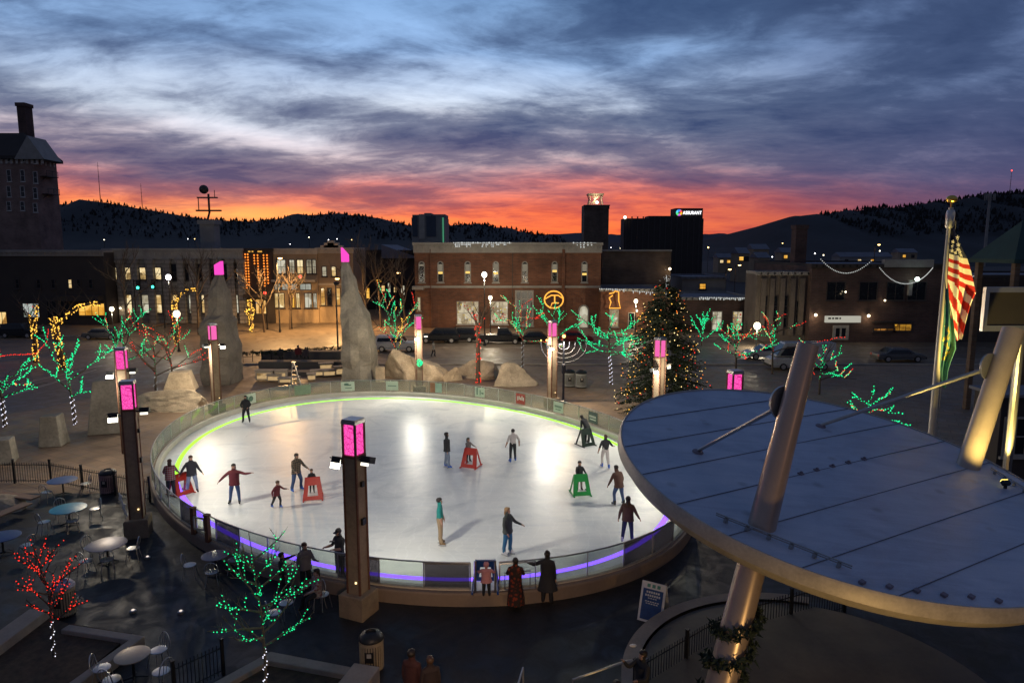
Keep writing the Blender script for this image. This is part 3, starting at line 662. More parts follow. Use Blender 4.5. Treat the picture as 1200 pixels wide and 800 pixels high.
def trash_can(label, loc, h=1.0, r=.3, m='tan', lid=None):
    t = thing('trash_can', label, 'trash can', loc, 0, 'trash cans'); sm = {'tan': mat('slatted_bin', (.3, .24, .16), .6, ns=6, amt=.3), 'pink': mat('faded_bin', (.3, .2, .2), .7, ns=3, amt=.3), 'white': mat('pale_bin', (.3, .32, .31), .5, ns=3), }[m]
    b = MB()
    for i in range(28): q = 2*PI*i/28; b.box((r*math.cos(q), r*math.sin(q), h*.48), (.05, .018, h*.82), 0, rz=q+PI/2)
    b.lathe([(r*.97, h*.1), (r*1.03, h*.1), (r*1.03, h*.16), (r*.97, h*.16)], 28, cap=False); b.lathe([(r*.97, h*.8), (r*1.04, h*.8), (r*1.04, h*.88), (r*.97, h*.88)], 28, cap=False); b.build('slatted_body', sm, t)
    MB().lathe([(r*.9, .02), (r*.92, h*.86)], 24).build('liner', M['black'], t, smooth=True)
    MB().lathe([(r*1.06, h*.9), (r*1.06, h*.95), (r*.8, h*1.05), (r*.45, h*1.09), (r*.4, h*1.04)], 28).build('lid', lid or M['black'], t, smooth=True)
    MB().box((0, -r*1.02, h*.52), (.24, .02, .3)).box((0, -r*1.045, h*.58), (.12, .012, .12), 1).build('label_plate', [M['black'], M['frame_white']], t); return t
def fence(label, pts, h=1.1, every=2.6, gap=.12, m='black', group=None):
    t = thing('picket_fence', label, 'fence', pts[0], 0, group); o = V(pts[0]); b = MB(); rails = MB()
    for a, c in zip(pts[:-1], pts[1:]):
        a, c = V(a)-o, V(c)-o; L = (c-a).length; n = max(1, round(L/every)); ang = math.atan2((c-a).y, (c-a).x)
        for z in (.14, h-.16): rails.tube([a+V((0, 0, z)), c+V((0, 0, z))], .02, 4)
        for i in range(int(L/gap)): p = a.lerp(c, (i+.5)*gap/L); b.box(p+V((0, 0, h*.5)), (.016, .016, h*.94), 0, rz=ang)
        for i in range(n+1): p = a.lerp(c, i/n); MB().box(p+V((0, 0, h*.54)), (.075, .075, h*1.08), 0, rz=ang).box(p+V((0, 0, h*1.1)), (.095, .095, .03), 0, rz=ang).build('post', M[m], t)
    b.build('pickets', M[m], t); rails.build('rail', M[m], t); return t
def boulder(label, loc, d, seed, m='granite', rz=0.0, ridge=0.0, name='granite_boulder', group='granite boulders round the plaza'):
    rng = random.Random(seed); bm = bmesh.new(); bmesh.ops.create_icosphere(bm, subdivisions=4, radius=1.0)
    pl = [(V((rng.gauss(0, 1), rng.gauss(0, 1), abs(rng.gauss(.3, .7)))).normalized(), rng.uniform(.5, .9)) for _ in range(11)]
    from mathutils import noise as nz
    for v in bm.verts:
        p = v.co.copy()
        for nn, dd in pl:
            q = p.dot(nn)
            if q > dd: p -= nn*(q-dd)
        p += p.normalized()*(nz.noise(p*2.2+V((seed, 0, 0)))*.07+nz.noise(p*6+V((0, seed, 0)))*.04)
        p.z = max(p.z, -.25); p.x += ridge*max(0, p.z)
        v.co = V((p.x*d[0]/1.5, p.y*d[1]/1.5, (p.z+.25)*d[2]/1.35))
    me = bpy.data.meshes.new(name); bm.to_mesh(me); bm.free(); me.materials.append(M[m]); o = bpy.data.objects.new(name, me); COL.objects.link(o); o.location = loc; o.rotation_euler = (0, 0, rz)
    return tag(o, label, 'boulder', group)
def block(name, label, loc, d, m, cat, taper=1.0, rz=0.0, group=None, seed=1, cham=.03):
    rng = random.Random(seed); b = MB().box((0, 0, d[2]/2), d, 0, taper=taper); b.v = [(x+rng.uniform(-.03, .03)*d[0], y+rng.uniform(-.03, .03)*d[1], z+(rng.uniform(-.03, .03)*d[2] if z > .1 else 0)) for x, y, z in b.v]
    o = b.build(name, M[m], loc=loc, rz=rz); bv = o.modifiers.new('b', 'BEVEL'); bv.width = cham; bv.segments = 2; return tag(o, label, cat, group)

# ---------------------------------------------------------------- buildings
def arch(w, h, n=8): return [(-w/2, 0), (w/2, 0), (w/2, h-w/2)]+[(w/2*math.cos(PI*i/n), h-w/2+w/2*math.sin(PI*i/n)) for i in range(1, n)]+[(-w/2, h-w/2)]
def window(parent, x, z, w, h, y, pane, frame='frame_white', style='sash', sill=True, name='window', nx=2, nz=2, depth=.14, fw=.1):
    """Window standing in the facade plane y (facing -Y): frame, pane set back inside it, glazing bars and sill."""
    f = MB()
    if style == 'arch':
        o = arch(w, h); i = [(px*(1-2*fw/w), fw+(pz*(h-2*fw)/h)) for px, pz in o]; n = len(o)
        vs = [(x+p[0], y-depth*.6, z+p[1]) for p in o]+[(x+p[0], y-depth*.6, z+p[1]) for p in i]+[(x+p[0], y+.0, z+p[1]) for p in o]+[(x+p[0], y+.0, z+p[1]) for p in i]
        fs = []
        for a in range(n): b_ = (a+1) % n; fs += [(a, b_, n+b_, n+a), (2*n+a, 3*n+a, 3*n+b_, 2*n+b_), (b_, a, 2*n+a, 2*n+b_), (n+a, n+b_, 3*n+b_, 3*n+a)]
        f.add(vs, fs)
    else:
        for dx in (-1, 1): f.box((x+dx*(w/2-fw/2), y-depth*.3, z+h/2), (fw, depth*.7, h))
        for zz in (fw/2, h-fw/2): f.box((x, y-depth*.3, z+zz), (w-2*fw-.002, depth*.7, fw))
    if style == 'sash': f.box((x, y-depth*.28, z+h/2), (w-2*fw-.002, depth*.45, fw*.7))
    if style == 'grid':
        for i in range(1, nx): f.box((x-w/2+w*i/nx, y-depth*.25, z+h/2), (fw*.6, depth*.4, h-2*fw-.002))
        for i in range(1, nz): f.box((x, y-depth*.252, z+h*i/nz), (w-2*fw-.002, depth*.39, fw*.6))
    fo = f.build(name, M[frame], parent)
    if style == 'arch': q = MB().plate([(x+p[0]*.95, z+fw*.4+p[1]*.96) for p in arch(w, h)], y-.03, y-.006)
    else: q = MB().span((x-w/2+fw*.6, y-.03, z+fw*.6), (x+w/2-fw*.6, y-.006, z+h-fw*.6))
    q.build('pane', pane, fo)
    if sill: MB().box((x, y-depth*.55, z-.07), (w+.24, depth*1.1, .13)).build('sill', M[frame], fo)
    return fo
def building(name, label, x0, x1, Y, h, depth, wallm, cat='building', cornice=None, roofm='roof', ch=.9, group=None, parapet=True, band=None):
    t = thing(name, label, cat, ((x0+x1)/2, Y, 0), 0, group); w = x1-x0
    MB().span((-w/2, 0, -.3), (w/2, depth, h-.35)).build('wall', M[wallm], t)
    b = MB(); b.span((-w/2+.3, .3, h-.348), (w/2-.3, depth-.3, h-.25)); b.build('roof', M[roofm], t)
    if parapet:
        b = MB()
        b.span((-w/2, 0, h-.348), (w/2, .28, h)); b.span((-w/2, depth-.28, h-.348), (w/2, depth, h)); b.span((-w/2, .282, h-.346), (-w/2+.28, depth-.282, h-.002)); b.span((w/2-.28, .282, h-.346), (w/2, depth-.282, h-.002)); b.build('parapet', M[wallm if cornice is None else cornice], t)
    if cornice:
        b = MB().box((0, -.17, h-.2), (w+.5, .34, .36)).box((0, -.1, h-ch*.62), (w+.25, .2, ch*.7)); n = int(w/.8)
        for i in range(n): b.box((-w/2+(i+.5)*w/n, -.26, h-ch*.5), (.18, .16, .3))
        b.build('cornice', M[cornice], t)
    if band: MB().box((0, -.06, band), (w+.02, .12, .3)).build('string_course', M[cornice or 'trim'], t)
    return t
def icicles(name, label, pts, col='white', bead=.07, step=.22, drop=.5, seed=1, group=None):
    rng = random.Random(seed); o = V(pts[0]); b = MB(); n = 0
    for a, c in zip(pts[:-1], pts[1:]):
        a, c = V(a)-o, V(c)-o; L = (c-a).length
        for i in range(int(L/step)):
            p = a.lerp(c, i*step/L); k = rng.randint(1, 3)
            for j in range(k): b.octa(p+V((rng.uniform(-.05, .05), rng.uniform(-.03, .03), -j*drop/3)), bead*rng.uniform(.6, 1.1))
        b.tube([a, c], .012, 3)
    ob = b.build(name, BEAD[col], loc=o); return tag(ob, label, 'string lights', group)
# ================================================================ ground, roads, hills
struct('ground', MB().span((-5000, -300, -.5), (5000, 9000, -.012)), mat('dark_earth', (.04, .035, .03), .95, ns=.02, amt=.4))
struct('terrace', MB().span((-60, -5, -.2), (40, 31.0, 0)), M['asphalt'])
struct('plaza', MB().span((-60, 20, -.2), (60, 66.5, -.004)), M['paving'])
road = MB().span((-160, 67.2, -.2), (160, 88, -.008)).span((-52, 88.002, -.2), (-20, 420, -.0085)); road.prism([(-160, 50), (-44, 36), (-34, 48), (-27, 67.195), (-160, 67.195)], -.2, .002)
struct('road', road, M['road'])
kb = MB()
for a, b in (((-26.5, 66.6), (60, 66.6)), ((-19.7, 88.3), (120, 88.3)), ((-120, 88.3), (-52.5, 88.3))): kb.span((a[0], a[1]-.15, -.1), (b[0], a[1]+.15, .13))
struct('kerb', kb, M['concrete'])
struct('pavement', MB().span((-19.5, 88.46, -.2), (120, 99, .1)).span((-120, 88.46, -.2), (-52.6, 104, .1)), M['paving'])
ln = MB()
for p, q in (((0, 455), (120, 428)), ((15, 463), (113, 433))):
    a, b = G(*p), G(*q); d = (b-a).normalized(); n = V((-d.y, d.x, 0))*.09; ln.add([a-n+V((0, 0, .008)), a+n+V((0, 0, .008)), b+n+V((0, 0, .008)), b-n+V((0, 0, .008))], [(0, 3, 2, 1)])
for i in range(18): ln.span((-20+i*6, 78.4, -.004), (-17+i*6, 78.55, .001))
for y in (70.2, 86): ln.span((-18, y, -.004), (110, y+.1, .001))
struct('road_markings', ln, M['line'])

def ridge(name, prof, Y, back, front, m, seed):
    rng = random.Random(seed); xs = []; vs = []; fs = []
    pts = []
    for (a, b) in zip(prof[:-1], prof[1:]):
        n = max(2, int((b[0]-a[0])/6))
        for i in range(n): t = i/n; pts.append((a[0]+(b[0]-a[0])*t, a[1]+(b[1]-a[1])*t+rng.uniform(-.5, .5)))
    pts.append(prof[-1]); K = len(pts); rows = [(front, None)]
    for j, (yy, k) in enumerate([(Y-front, 0.0), (Y-front*.6, .3), (Y-front*.3, .66), (Y-front*.1, .92), (Y, 1.0), (Y+back*.3, .7), (Y+back, -.02)]):
        for px, py in pts:
            c = P(px, py, Y); vs.append((c.x*(1 if yy > Y else yy/Y*.5+.5), yy, c.z*k*(1+(.06*math.sin(px*.13+j*2)+.05*math.sin(px*.05+j)) * (1 if 0 < k < 1 else 0))))
    for j in range(6):
        for i in range(K-1): a = j*K+i; fs.append((a, a+1, a+1+K, a+K))
    struct(name, MB().add(vs, fs), m, smooth='all'); return pts
def pines(name, pts, Y, front, n, hpx, seed, x0=-99, x1=9999):
    rng = random.Random(seed); b = MB(); pts = [p for p in pts if x0 < p[0] < x1]
    for i in range(n):
        px, py = rng.choice(pts); f = rng.random()**1.6; yy = Y-front*.55*f+rng.uniform(-6, 3)
        c = P(px+rng.uniform(-4, 4), py, Y); z = c.z*(1-.62*f)-3; h = hpx*(.22+1.0*rng.random()**2.6)*Y/F*1.15; r = h*rng.uniform(.22, .5); xx = c.x*(yy/Y*.5+.5)
        k = 5; 
        for (za, zb, ra) in ((.12, .62, 1), (.45, 1.0, .62)):
            vs = [(xx+r*ra*math.cos(2*PI*j/k+i), yy+r*ra*math.sin(2*PI*j/k+i), z+3+h*za*.9) for j in range(k)]+[(xx, yy, z+3+h*zb)]
            b.add(vs, [(j, (j+1) % k, k) for j in range(k)])
    tag(b.build(name, M['pine_far'], ), 'dark pines covering the hillside below the glowing sky at '+('left' if seed == 1 else 'right' if seed == 2 else 'centre'), 'forest', kind='stuff')
hl = ridge('hills', [(-500, 236), (-200, 232), (0, 240), (60, 240), (82, 239), (120, 237), (150, 242), (200, 251), (250, 258), (300, 260), (350, 254), (395, 250), (440, 255), (480, 264), (530, 264), (560, 262), (590, 268), (640, 276), (680, 281), (800, 290)], 1300, 900, 700, M['hill'], 1)
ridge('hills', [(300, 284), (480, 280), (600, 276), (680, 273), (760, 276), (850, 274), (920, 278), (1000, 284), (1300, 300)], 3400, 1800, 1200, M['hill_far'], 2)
hr = ridge('hills', [(800, 297), (850, 290), (880, 275), (900, 264), (925, 254), (945, 252), (975, 250), (1000, 247), (1030, 244), (1055, 243), (1075, 240), (1110, 236), (1150, 229), (1200, 225), (1300, 222), (1500, 215), (1800, 230)], 900, 700, 480, M['hill'], 3)
pines('forest', hl, 1300, 700, 4200, 3.6, 1, -60, 660)
pines('forest', hr, 900, 480, 3900, 4.2, 2, 958, 1320)
# radio masts on the ridges
def radio_mast(label, px, y0, y1, Y, w=.9, top=False, grp='radio masts on the ridges'):
    a, b = P(px, y1, Y), P(px, y0, Y); t = thing('radio_mast', label, 'radio mast', (a.x, Y, a.z-6), 0, grp); h = b.z-a.z+6
    MB().tube([(0, 0, 0), (0, 0, h*.5), (0, 0, h)], [w, w*.6, w*.3], 5).build('lattice_column', M['frame_dark'], t)
    bb = MB()
    for i in range(4): z = h*(.55+.12*i); bb.tube([(-w*2, 0, z), (w*2, 0, z)], w*.2, 4)
    bb.build('cross_arms', M['frame_dark'], t)
    if top: MB().ball((0, 0, h), w*1.5, 0, 8, 5).build('warning_light', TLR, t)
    return t
radio_mast('tallest thin radio mast on the left ridge beside the old hotel', 118, 190, 238, 1290)
radio_mast('shorter thin radio mast on the left ridge right of the tallest mast', 167, 215, 245, 1290, .8)
radio_mast('thin radio mast with a red light above the right hill', 1183, 200, 228, 890, .5, True)
t = thing('cell_tower', 'pale cell tower with antenna panels before the right hillside', 'cell tower', P(1156, 275, 420)-V((0, 0, 20)), 0); h = 20+P(1156, 226, 420).z-P(1156, 275, 420).z
MB().tube([(0, 0, 0), (0, 0, h)], [.9, .7], 8).build('pole', M['trim'], t, smooth=True); b = MB()
for a in range(9): q = a*2*PI/9; b.box((2.6*math.cos(q), 2.6*math.sin(q), h-2.5), (.5, .5, 4)); b.tube([(0, 0, h-3), (2.6*math.cos(q), 2.6*math.sin(q), h-3)], .15, 4)
b.build('antenna_panels', M['grey_wall'], t)

# ================================================================ buildings
WARM = litpane('warm_lit_room', (1.0, .80, .45), (.62, .40, .15), .85, .8); SHOP = litpane('shop_window', (1.0, .72, .30), (.60, .30, .07), .85, .5)
PALE = litpane('pale_lit_room', (.85, .8, .62), (.42, .36, .24), .6, .7); GOLD = litpane('golden_shop', (1.0, .55, .10), (.62, .26, .02), .9, .5)
DECO = litpane('decorated_shop', (.82, .70, .48), (.46, .35, .2), .6, 1.1, ((.5, .04, .03), (.9, .85, .75), (.8, .55, .1))); CAND = litpane('half_lit_sash', (.8, .5, .16), (.05, .035, .02), .5, .9)
def win(b, px, ya, yb, wpx, pane, frame='frame_white', style='sash', **k):
    Y = b.location.y; a, c = P(px, ya, Y), P(px, yb, Y); w = wpx/F*(Y*_c)
    return window(b, a.x-b.location.x, c.z, w, a.z-c.z, 0, pane, frame, style, **k)
def bld(name, label, p0, p1, Y, ytop, depth, wm, **k): return building(name, label, X(p0, Y, 8), X(p1, Y, 8), Y, P((p0+p1)/2, ytop, Y).z, depth, wm, **k)
def slab(b, name, px0, px1, ya, yb, m, proud=.25, proud0=0.002, **k):
    Y = b.location.y; a, c = P(px0, ya, Y), P(px1, yb, Y); return MB().span((a.x-b.location.x, -proud, c.z), (c.x-b.location.x, -proud0, a.z)).build(name, m if not isinstance(m, str) else M[m], b, **k)
# old hotel at far left
Y = 160; b = bld('hotel', 'tall old brick hotel with half timbered top storey and rooftop chimney', -90, 50, Y, 183, 8, 'hotel_brick', parapet=False)
W = X(50, Y, 20)-X(-90, Y, 20); hz = P(0, 183, Y).z; rz = P(0, 153, Y).z
MB().add([(-W/2-.6, -1, hz), (W/2+1.2, -1, hz), (W/2+1.2, 9, hz), (-W/2-.6, 9, hz), (-W/2+4, 3.5, rz), (W/2-4, 3.5, rz), (W/2-4, 5.5, rz), (-W/2+4, 5.5, rz), (-W/2-.6, -1, hz-.7), (W/2+1.2, -1, hz-.7), (W/2+1.2, 9, hz-.7), (-W/2-.6, 9, hz-.7)], [(0, 1, 5, 4), (1, 2, 6, 5), (2, 3, 7, 6), (3, 0, 4, 7), (4, 5, 6, 7), (8, 11, 10, 9), (8, 9, 1, 0), (9, 10, 2, 1), (10, 11, 3, 2), (11, 8, 0, 3)]).build('roof', M['dark_wall'], b)
a, c = P(21, 122, 165), P(34, 160, 165); MB().span((a.x-b.location.x, 4.4, c.z-4), (c.x-b.location.x, 7, a.z)).span((a.x-b.location.x-.2, 4.2, a.z-.6), (c.x-b.location.x+.2, 7.2, a.z+.2)).build('chimney', M['brick_dark'], b)
q = MB(); tz0 = P(0, 194, Y).z
for px in range(-84, 50, 6): x = X(px, Y, 35)-b.location.x; q.box((x, -.1, (hz+tz0)/2), (.5, .2, hz-tz0-.8))

for yy in (1, 2.6, 4.2, 5.8, 7.2): q.box((W/2+.1, yy, (hz+tz0)/2), (.2, .5, hz-tz0-.8))
q.build('timber_strips', M['hotel_trim'], b)
for r_, (ya, yb) in enumerate(((178, 190), (199, 213), (218, 231), (236, 247))):
    for px in (-60, -40, -22, -4, 10, 26, 41): win(b, px, ya+(px > 38)*2, yb+(px > 38)*2, 5, M['glass_dark'], 'hotel_trim', 'sash')
g0 = P(36, 160, Y); MB().add([(g0.x-3.4-b.location.x, -1.2, hz-.8), (g0.x+3.4-b.location.x, -1.2, hz-.8), (g0.x-b.location.x, -1.2, g0.z), (g0.x-3.4-b.location.x, 5, hz-.8), (g0.x+3.4-b.location.x, 5, hz-.8), (g0.x-b.location.x, 5, g0.z)], [(0, 1, 2), (5, 4, 3), (0, 2, 5, 3), (1, 4, 5, 2), (0, 3, 4, 1)]).build('gable', M['trim'], b)
for py in (205, 226):
    e = P(50, py, Y); q = MB().span((W/2+.002, 2, e.z-.15), (W/2+1.7, 6, e.z))
    for yy in (2, 4, 6): q.tube([(W/2+1.6, yy, e.z), (W/2+1.6, yy, e.z+1.2)], .06, 4)
    q.tube([(W/2+1.6, 2, e.z+1.2), (W/2+1.6, 6, e.z+1.2)], .06, 4).tube([(W/2, 2.2, e.z-1.2), (W/2+1.5, 2.2, e.z-.1)], .07, 4); q.build('fire_escape', M['frame_dark'], b)
# dark shops at left
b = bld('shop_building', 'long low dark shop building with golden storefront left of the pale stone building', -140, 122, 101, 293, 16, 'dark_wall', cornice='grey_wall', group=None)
win(b, 36, 355, 372, 20, litpane('neon_shop', (.8, .85, .8), (.25, .3, .25), .5, 1.2, ((.9, .1, .1), (.1, .8, .3), (.9, .9, .8))), 'frame_dark', 'grid', nx=3, nz=1)
win(b, 107, 355, 370, 32, GOLD, 'frame_dark', 'grid', nx=4, nz=1); win(b, 2, 365, 380, 12, SHOP, 'frame_dark', 'grid', nx=2, nz=1)
for px in (-40, -20, 60, 75): win(b, px, 352, 376, 12, M['glass_dark'], 'frame_dark', 'grid')
for px, on in ((20, 0), (45, 0), (62, 0), (82, 1), (106, 2), (92, 0)): win(b, px, 327, 338, 5, WARM if on == 1 else M['glass_dark'], 'frame_dark', 'sash')
slab(b, 'awning', 70, 122, 346, 352, 'dark_wall', 1.4)
# pale stone bank
b = bld('stone_building', 'pale classical stone two storey building with tall pilasters and lit windows', 124, 285, 104, 291, 18, 'stone_wall', cornice='trim', ch=1.6, band=P(200, 333, 104).z)
for px in (126, 141.5, 158, 176.5, 196, 212, 226, 242, 257, 271, 283): 
    Y = 104; a, c = P(px, 303, Y), P(px, 375, Y); MB().box((a.x-b.location.x, -.3, (a.z+.1)/2), (1.0, .6, a.z-.1)).box((a.x-b.location.x, -.36, a.z-.3), (1.3, .72, .5)).build('pilaster', M['stone_wall'], b)
for px in (134, 150, 167, 185): win(b, px, 313, 328, 8, WARM, 'frame_dark', 'sash')
for px in (204, 219, 234, 250, 264, 277): win(b, px, 309, 329, 8, M['glass_dark'], 'frame_dark', 'sash')
for px, p in ((150, WARM), (170, PALE), (186, WARM), (205, SHOP), (224, PALE), (239, WARM), (264, PALE), (276, PALE)): win(b, px, 345, 367, 7 if px > 180 else 9, p, 'frame_dark', 'sash')
win(b, 134, 352, 370, 9, GOLD, 'frame_dark', 'grid', nx=2, nz=1)
# rooftop siren tower
c0 = P(244, 290, 112); t = thing('siren_tower', 'pale concrete rooftop tower carrying a siren on twin cross arms', 'tower', (c0.x, 113, c0.z-1)); h = P(244, 258, 113).z-c0.z
MB().span((-1.15, -1.1, 0), (1.15, 1.1, h+.3)).span((-1.4, -1.35, h+.302), (1.4, 1.35, h+1.0)).build('column', M['grey_wall'], t)
MB().tube([(-.3, 0, h+1), (.1, 0, h+2.2), (.1, 0, h+5.2)], .18, 6).span((-2.0, -.3, h+2.4), (2.0, .3, h+2.65)).span((-1.7, -.3, h+4.5), (1.5, .3, h+4.7)).tube([(-1.6, 0, h+2.6), (-1.6, 0, h+4.6)], .08, 4).tube([(1.1, 0, h+4.6), (1.1, 0, h+5.8)], .06, 4).build('cross_arms', M['frame_dark'], t)
MB().ball((-.55, -.1, h+5.9), .72, 0, 12, 8).build('siren_horn', M['frame_dark'], t, smooth=True)
# theatre front with vertical strings of bulbs
b = bld('theatre', 'narrow dark theatre front hung with vertical strings of amber bulbs', 286, 320, 104.3, 291, 18, 'dark_wall', cornice='dark_wall')
for px, ya, yb in ((288, 298, 341), (291, 298, 340), (298.5, 299, 315), (302.5, 299, 340), (309.5, 299, 340), (313.5, 299, 338)):
    a, c = P(px, ya, 104.3), P(px, yb, 104.3); q = MB(); q.tube([(a.x-b.location.x, -.2, a.z), (c.x-b.location.x, -.2, c.z)], .03, 4)
    n = int((a.z-c.z)/.42)
    q.build('light_wire', M['frame_dark'], b); q = MB()
    for i in range(n): q.octa((a.x-b.location.x, -.26, a.z-.42*i), .14)
    q.build('light_string', BEAD['orange'], b)
for px in (294.5, 305): slab(b, 'top_light', px-3, px+3, 293, 295.5, em('amber_panel', (.9, .45, .08), .8), .3)
win(b, 306, 350, 368, 14, litpane('theatre_door', (1.0, .6, .2), (.5, .22, .04), .9, .7, ((.2, .5, .9), (.9, .5, .1), (.9, .8, .6))), 'frame_dark', 'grid', nx=3, nz=1, sill=False)
slab(b, 'marquee', 290, 318, 344, 348, 'dark_wall', 1.8)
# lit two storey shops
b = bld('shop_building', 'two storey shop building with tall glowing storefront windows beside the theatre', 320, 372, 104.6, 291, 18, 'tan_wall', cornice='cream_trim', group=None)
for px, p, w in ((329, PALE, 12), (342, PALE, 7), (351.5, WARM, 8), (362, PALE, 7), (368, PALE, 5)): win(b, px, 304, 321, w, p, 'frame_dark', 'grid', nx=2, nz=2)
slab(b, 'awning', 320, 371, 327.5, 330, 'cream_trim', .9)
for px, w in ((325, 8), (334, 8), (344, 10), (358, 14)): win(b, px, 332, 340, w, litpane('transom', (.7, .72, .62), (.5, .5, .4), .45, .4), 'frame_dark', 'grid', nx=2, nz=1, sill=False)
for px, w, p in ((327, 13, WARM), (342, 7, GOLD), (349, 5, WARM), (361, 9, PALE), (369, 5, PALE)): win(b, px, 343, 361, w, p, 'frame_dark', 'grid', nx=2, nz=1)
# ornate corner building
b = bld('ornate_building', 'ornate tan corner building with a stepped parapet right of the glowing shops', 372.5, 414, 104.9, 290, 9, 'tan_wall', cornice='cream_trim', band=P(390, 333, 105).z)
for x0, x1, y0 in ((376, 402, 287.5), (380, 397, 284.5), (384, 392, 282)): slab(b, 'stepped_gable', x0, x1, y0, 291, 'cream_trim', .3, -.6)
for px in (380, 391, 402): win(b, px, 312, 324, 6, WARM if px == 391 else PALE, 'frame_dark', 'sash')
for px, p in ((378, SHOP), (386, M['glass_dark']), (396, SHOP), (406, PALE)): win(b, px, 337, 358, 6, p, 'frame_dark', 'grid', nx=1, nz=2)
# dark block behind bare trees
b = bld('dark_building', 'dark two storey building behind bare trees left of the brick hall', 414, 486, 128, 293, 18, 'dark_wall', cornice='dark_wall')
r0 = P(452, 284, 128); MB().add([(X(448, 128, 12)-b.location.x, -1, r0.z-.4), (X(486, 128, 12)-b.location.x, -1, r0.z-2.6), (X(486, 128, 12)-b.location.x, 17, r0.z-2.6), (X(448, 128, 12)-b.location.x, 17, r0.z-.4), (X(448, 128, 12)-b.location.x, -1, r0.z-2.9), (X(486, 128, 12)-b.location.x, -1, r0.z-2.9), (X(486, 128, 12)-b.location.x, 17, r0.z-2.9), (X(448, 128, 12)-b.location.x, 17, r0.z-2.9)], [(0, 1, 2, 3), (0, 4, 5, 1), (1, 5, 6, 2), (2, 6, 7, 3), (3, 7, 4, 0), (4, 7, 6, 5)]).build('sloped_roof', M['roof'], b)
for px, ya, yb, w, p in ((429, 337, 350, 9, GOLD), (444, 327, 331, 7, GOLD), (449, 334, 342, 5, SHOP), (456, 331, 343, 4, PALE), (463, 336, 343, 4, WARM), (472, 334, 346, 5, PALE), (480, 330, 340, 4, M['glass_dark'])): win(b, px, ya, yb, w, p, 'frame_dark', 'sash', sill=False)
# brick hall
b = bld('brick_hall', 'long two storey red brick hall with a pale cornice and narrow arched windows', 486, 704, 97, 284, 22, 'brick', cornice='trim', ch=1.5, band=P(600, 336, 97).z)
for px, cy in ((494, 0), (516, 319.5), (548, 319), (581, 320), (615, 0), (650, 317.5), (685, 321)):
    f_ = win(b, px, 306, 331, 7.5, M['glass_dark'], 'trim', 'arch', fw=.14); a, c = P(px, 309.5, 97), P(px, 318 if px > 500 else 312, 97); xx = a.x-b.location.x
    MB().span((xx-.3, -.05, c.z), (xx+.3, -.032, a.z)).build('blind', em('blind_glow', (.30, .26, .19), .55), f_)
    if cy: e = P(px, cy, 97); MB().ball((xx-.12, -.1, e.z), .11, 0, 8, 5).ball((xx+.14, -.1, e.z+.05), .1, 0, 8, 5).box((xx, -.06, e.z-.02), (.62, .03, .3)).build('candle_lights', em('window_candle', (1.0, .62, .16), 1.0 if px != 650 else 2.0), f_)
for px, w in ((548, 26), (585, 21)): win(b, px, 353, 380, w, DECO, 'frame_white', 'grid', nx=3, nz=2)
win(b, 614.5, 340, 382, 22, litpane('boarded_arch_glow', (.3, .26, .2), (.22, .19, .14), .35, .4), 'trim', 'grid', nx=3, nz=4, fw=.22)  # boards emit a faint glow in place of lamplight falling on them
win(b, 684, 357, 385, 13, PALE, 'trim', 'arch', fw=.2); slab(b, 'downpipe', 600.4, 601, 292, 384, 'frame_dark', .12)
win(b, 491, 348, 364, 4, litpane('side_lantern', (.8, .7, .4), (.5, .4, .2), .5, .8), 'trim', 'sash'); slab(b, 'door_hood', 484, 497, 335, 339, 'trim', 1.0)
for px in (505, 660): slab(b, 'pier', px-1.2, px+1.2, 292, 386, 'brick', .22)
icicles('icicle_lights', 'pale icicle lights along the left part of the brick hall cornice', [V(P(532, 284.5, 96.4)), V(P(600, 284.5, 96.4))], 'dimwhite', .13, .25, .75, 2, 'icicle lights on the eaves')
icicles('icicle_lights', 'short pale icicle lights at the right end of the brick hall cornice', [V(P(672, 284.5, 96.4)), V(P(699, 284.5, 96.4))], 'dimwhite', .12, .5, .9, 3, 'icicle lights on the eaves')
def rope_figure(label, pts, px, Y, col='orange', r=.09, group='rope light figures'):
    o = P(px[0], px[1], Y); b = MB(); 
    for pl in pts:
        q = [P(x, y, Y)-o for x, y in pl]; b.tube(q, r, 6)
    ob = b.build('rope_light_figure', em('rope_'+col, {'orange': (1.0, .42, .06), 'green': (.01, .8, .3)}[col], 1.3), loc=o); ob.parent = None; return tag(ob, label, 'light figure', group)
circ = [(649+11*math.cos(2*PI*i/24), 351+10*math.sin(2*PI*i/24)) for i in range(25)]
rope_figure('round amber rope light helmet figure glowing before the brick hall', [circ, [(639, 350), (646, 346), (654, 346), (660, 350)], [(641, 358), (645, 361), (647, 355), (655, 355)], [(650, 346), (650, 355)]], (649, 351), 93)
rope_figure('amber rope light figure shaped like a jug over a lit window', [[(714, 344), (719, 343), (721, 341), (725, 342), (725, 346), (725, 352), (727, 361), (714, 361), (716, 354), (714, 349), (718, 346)]], (720, 350), 94.2)
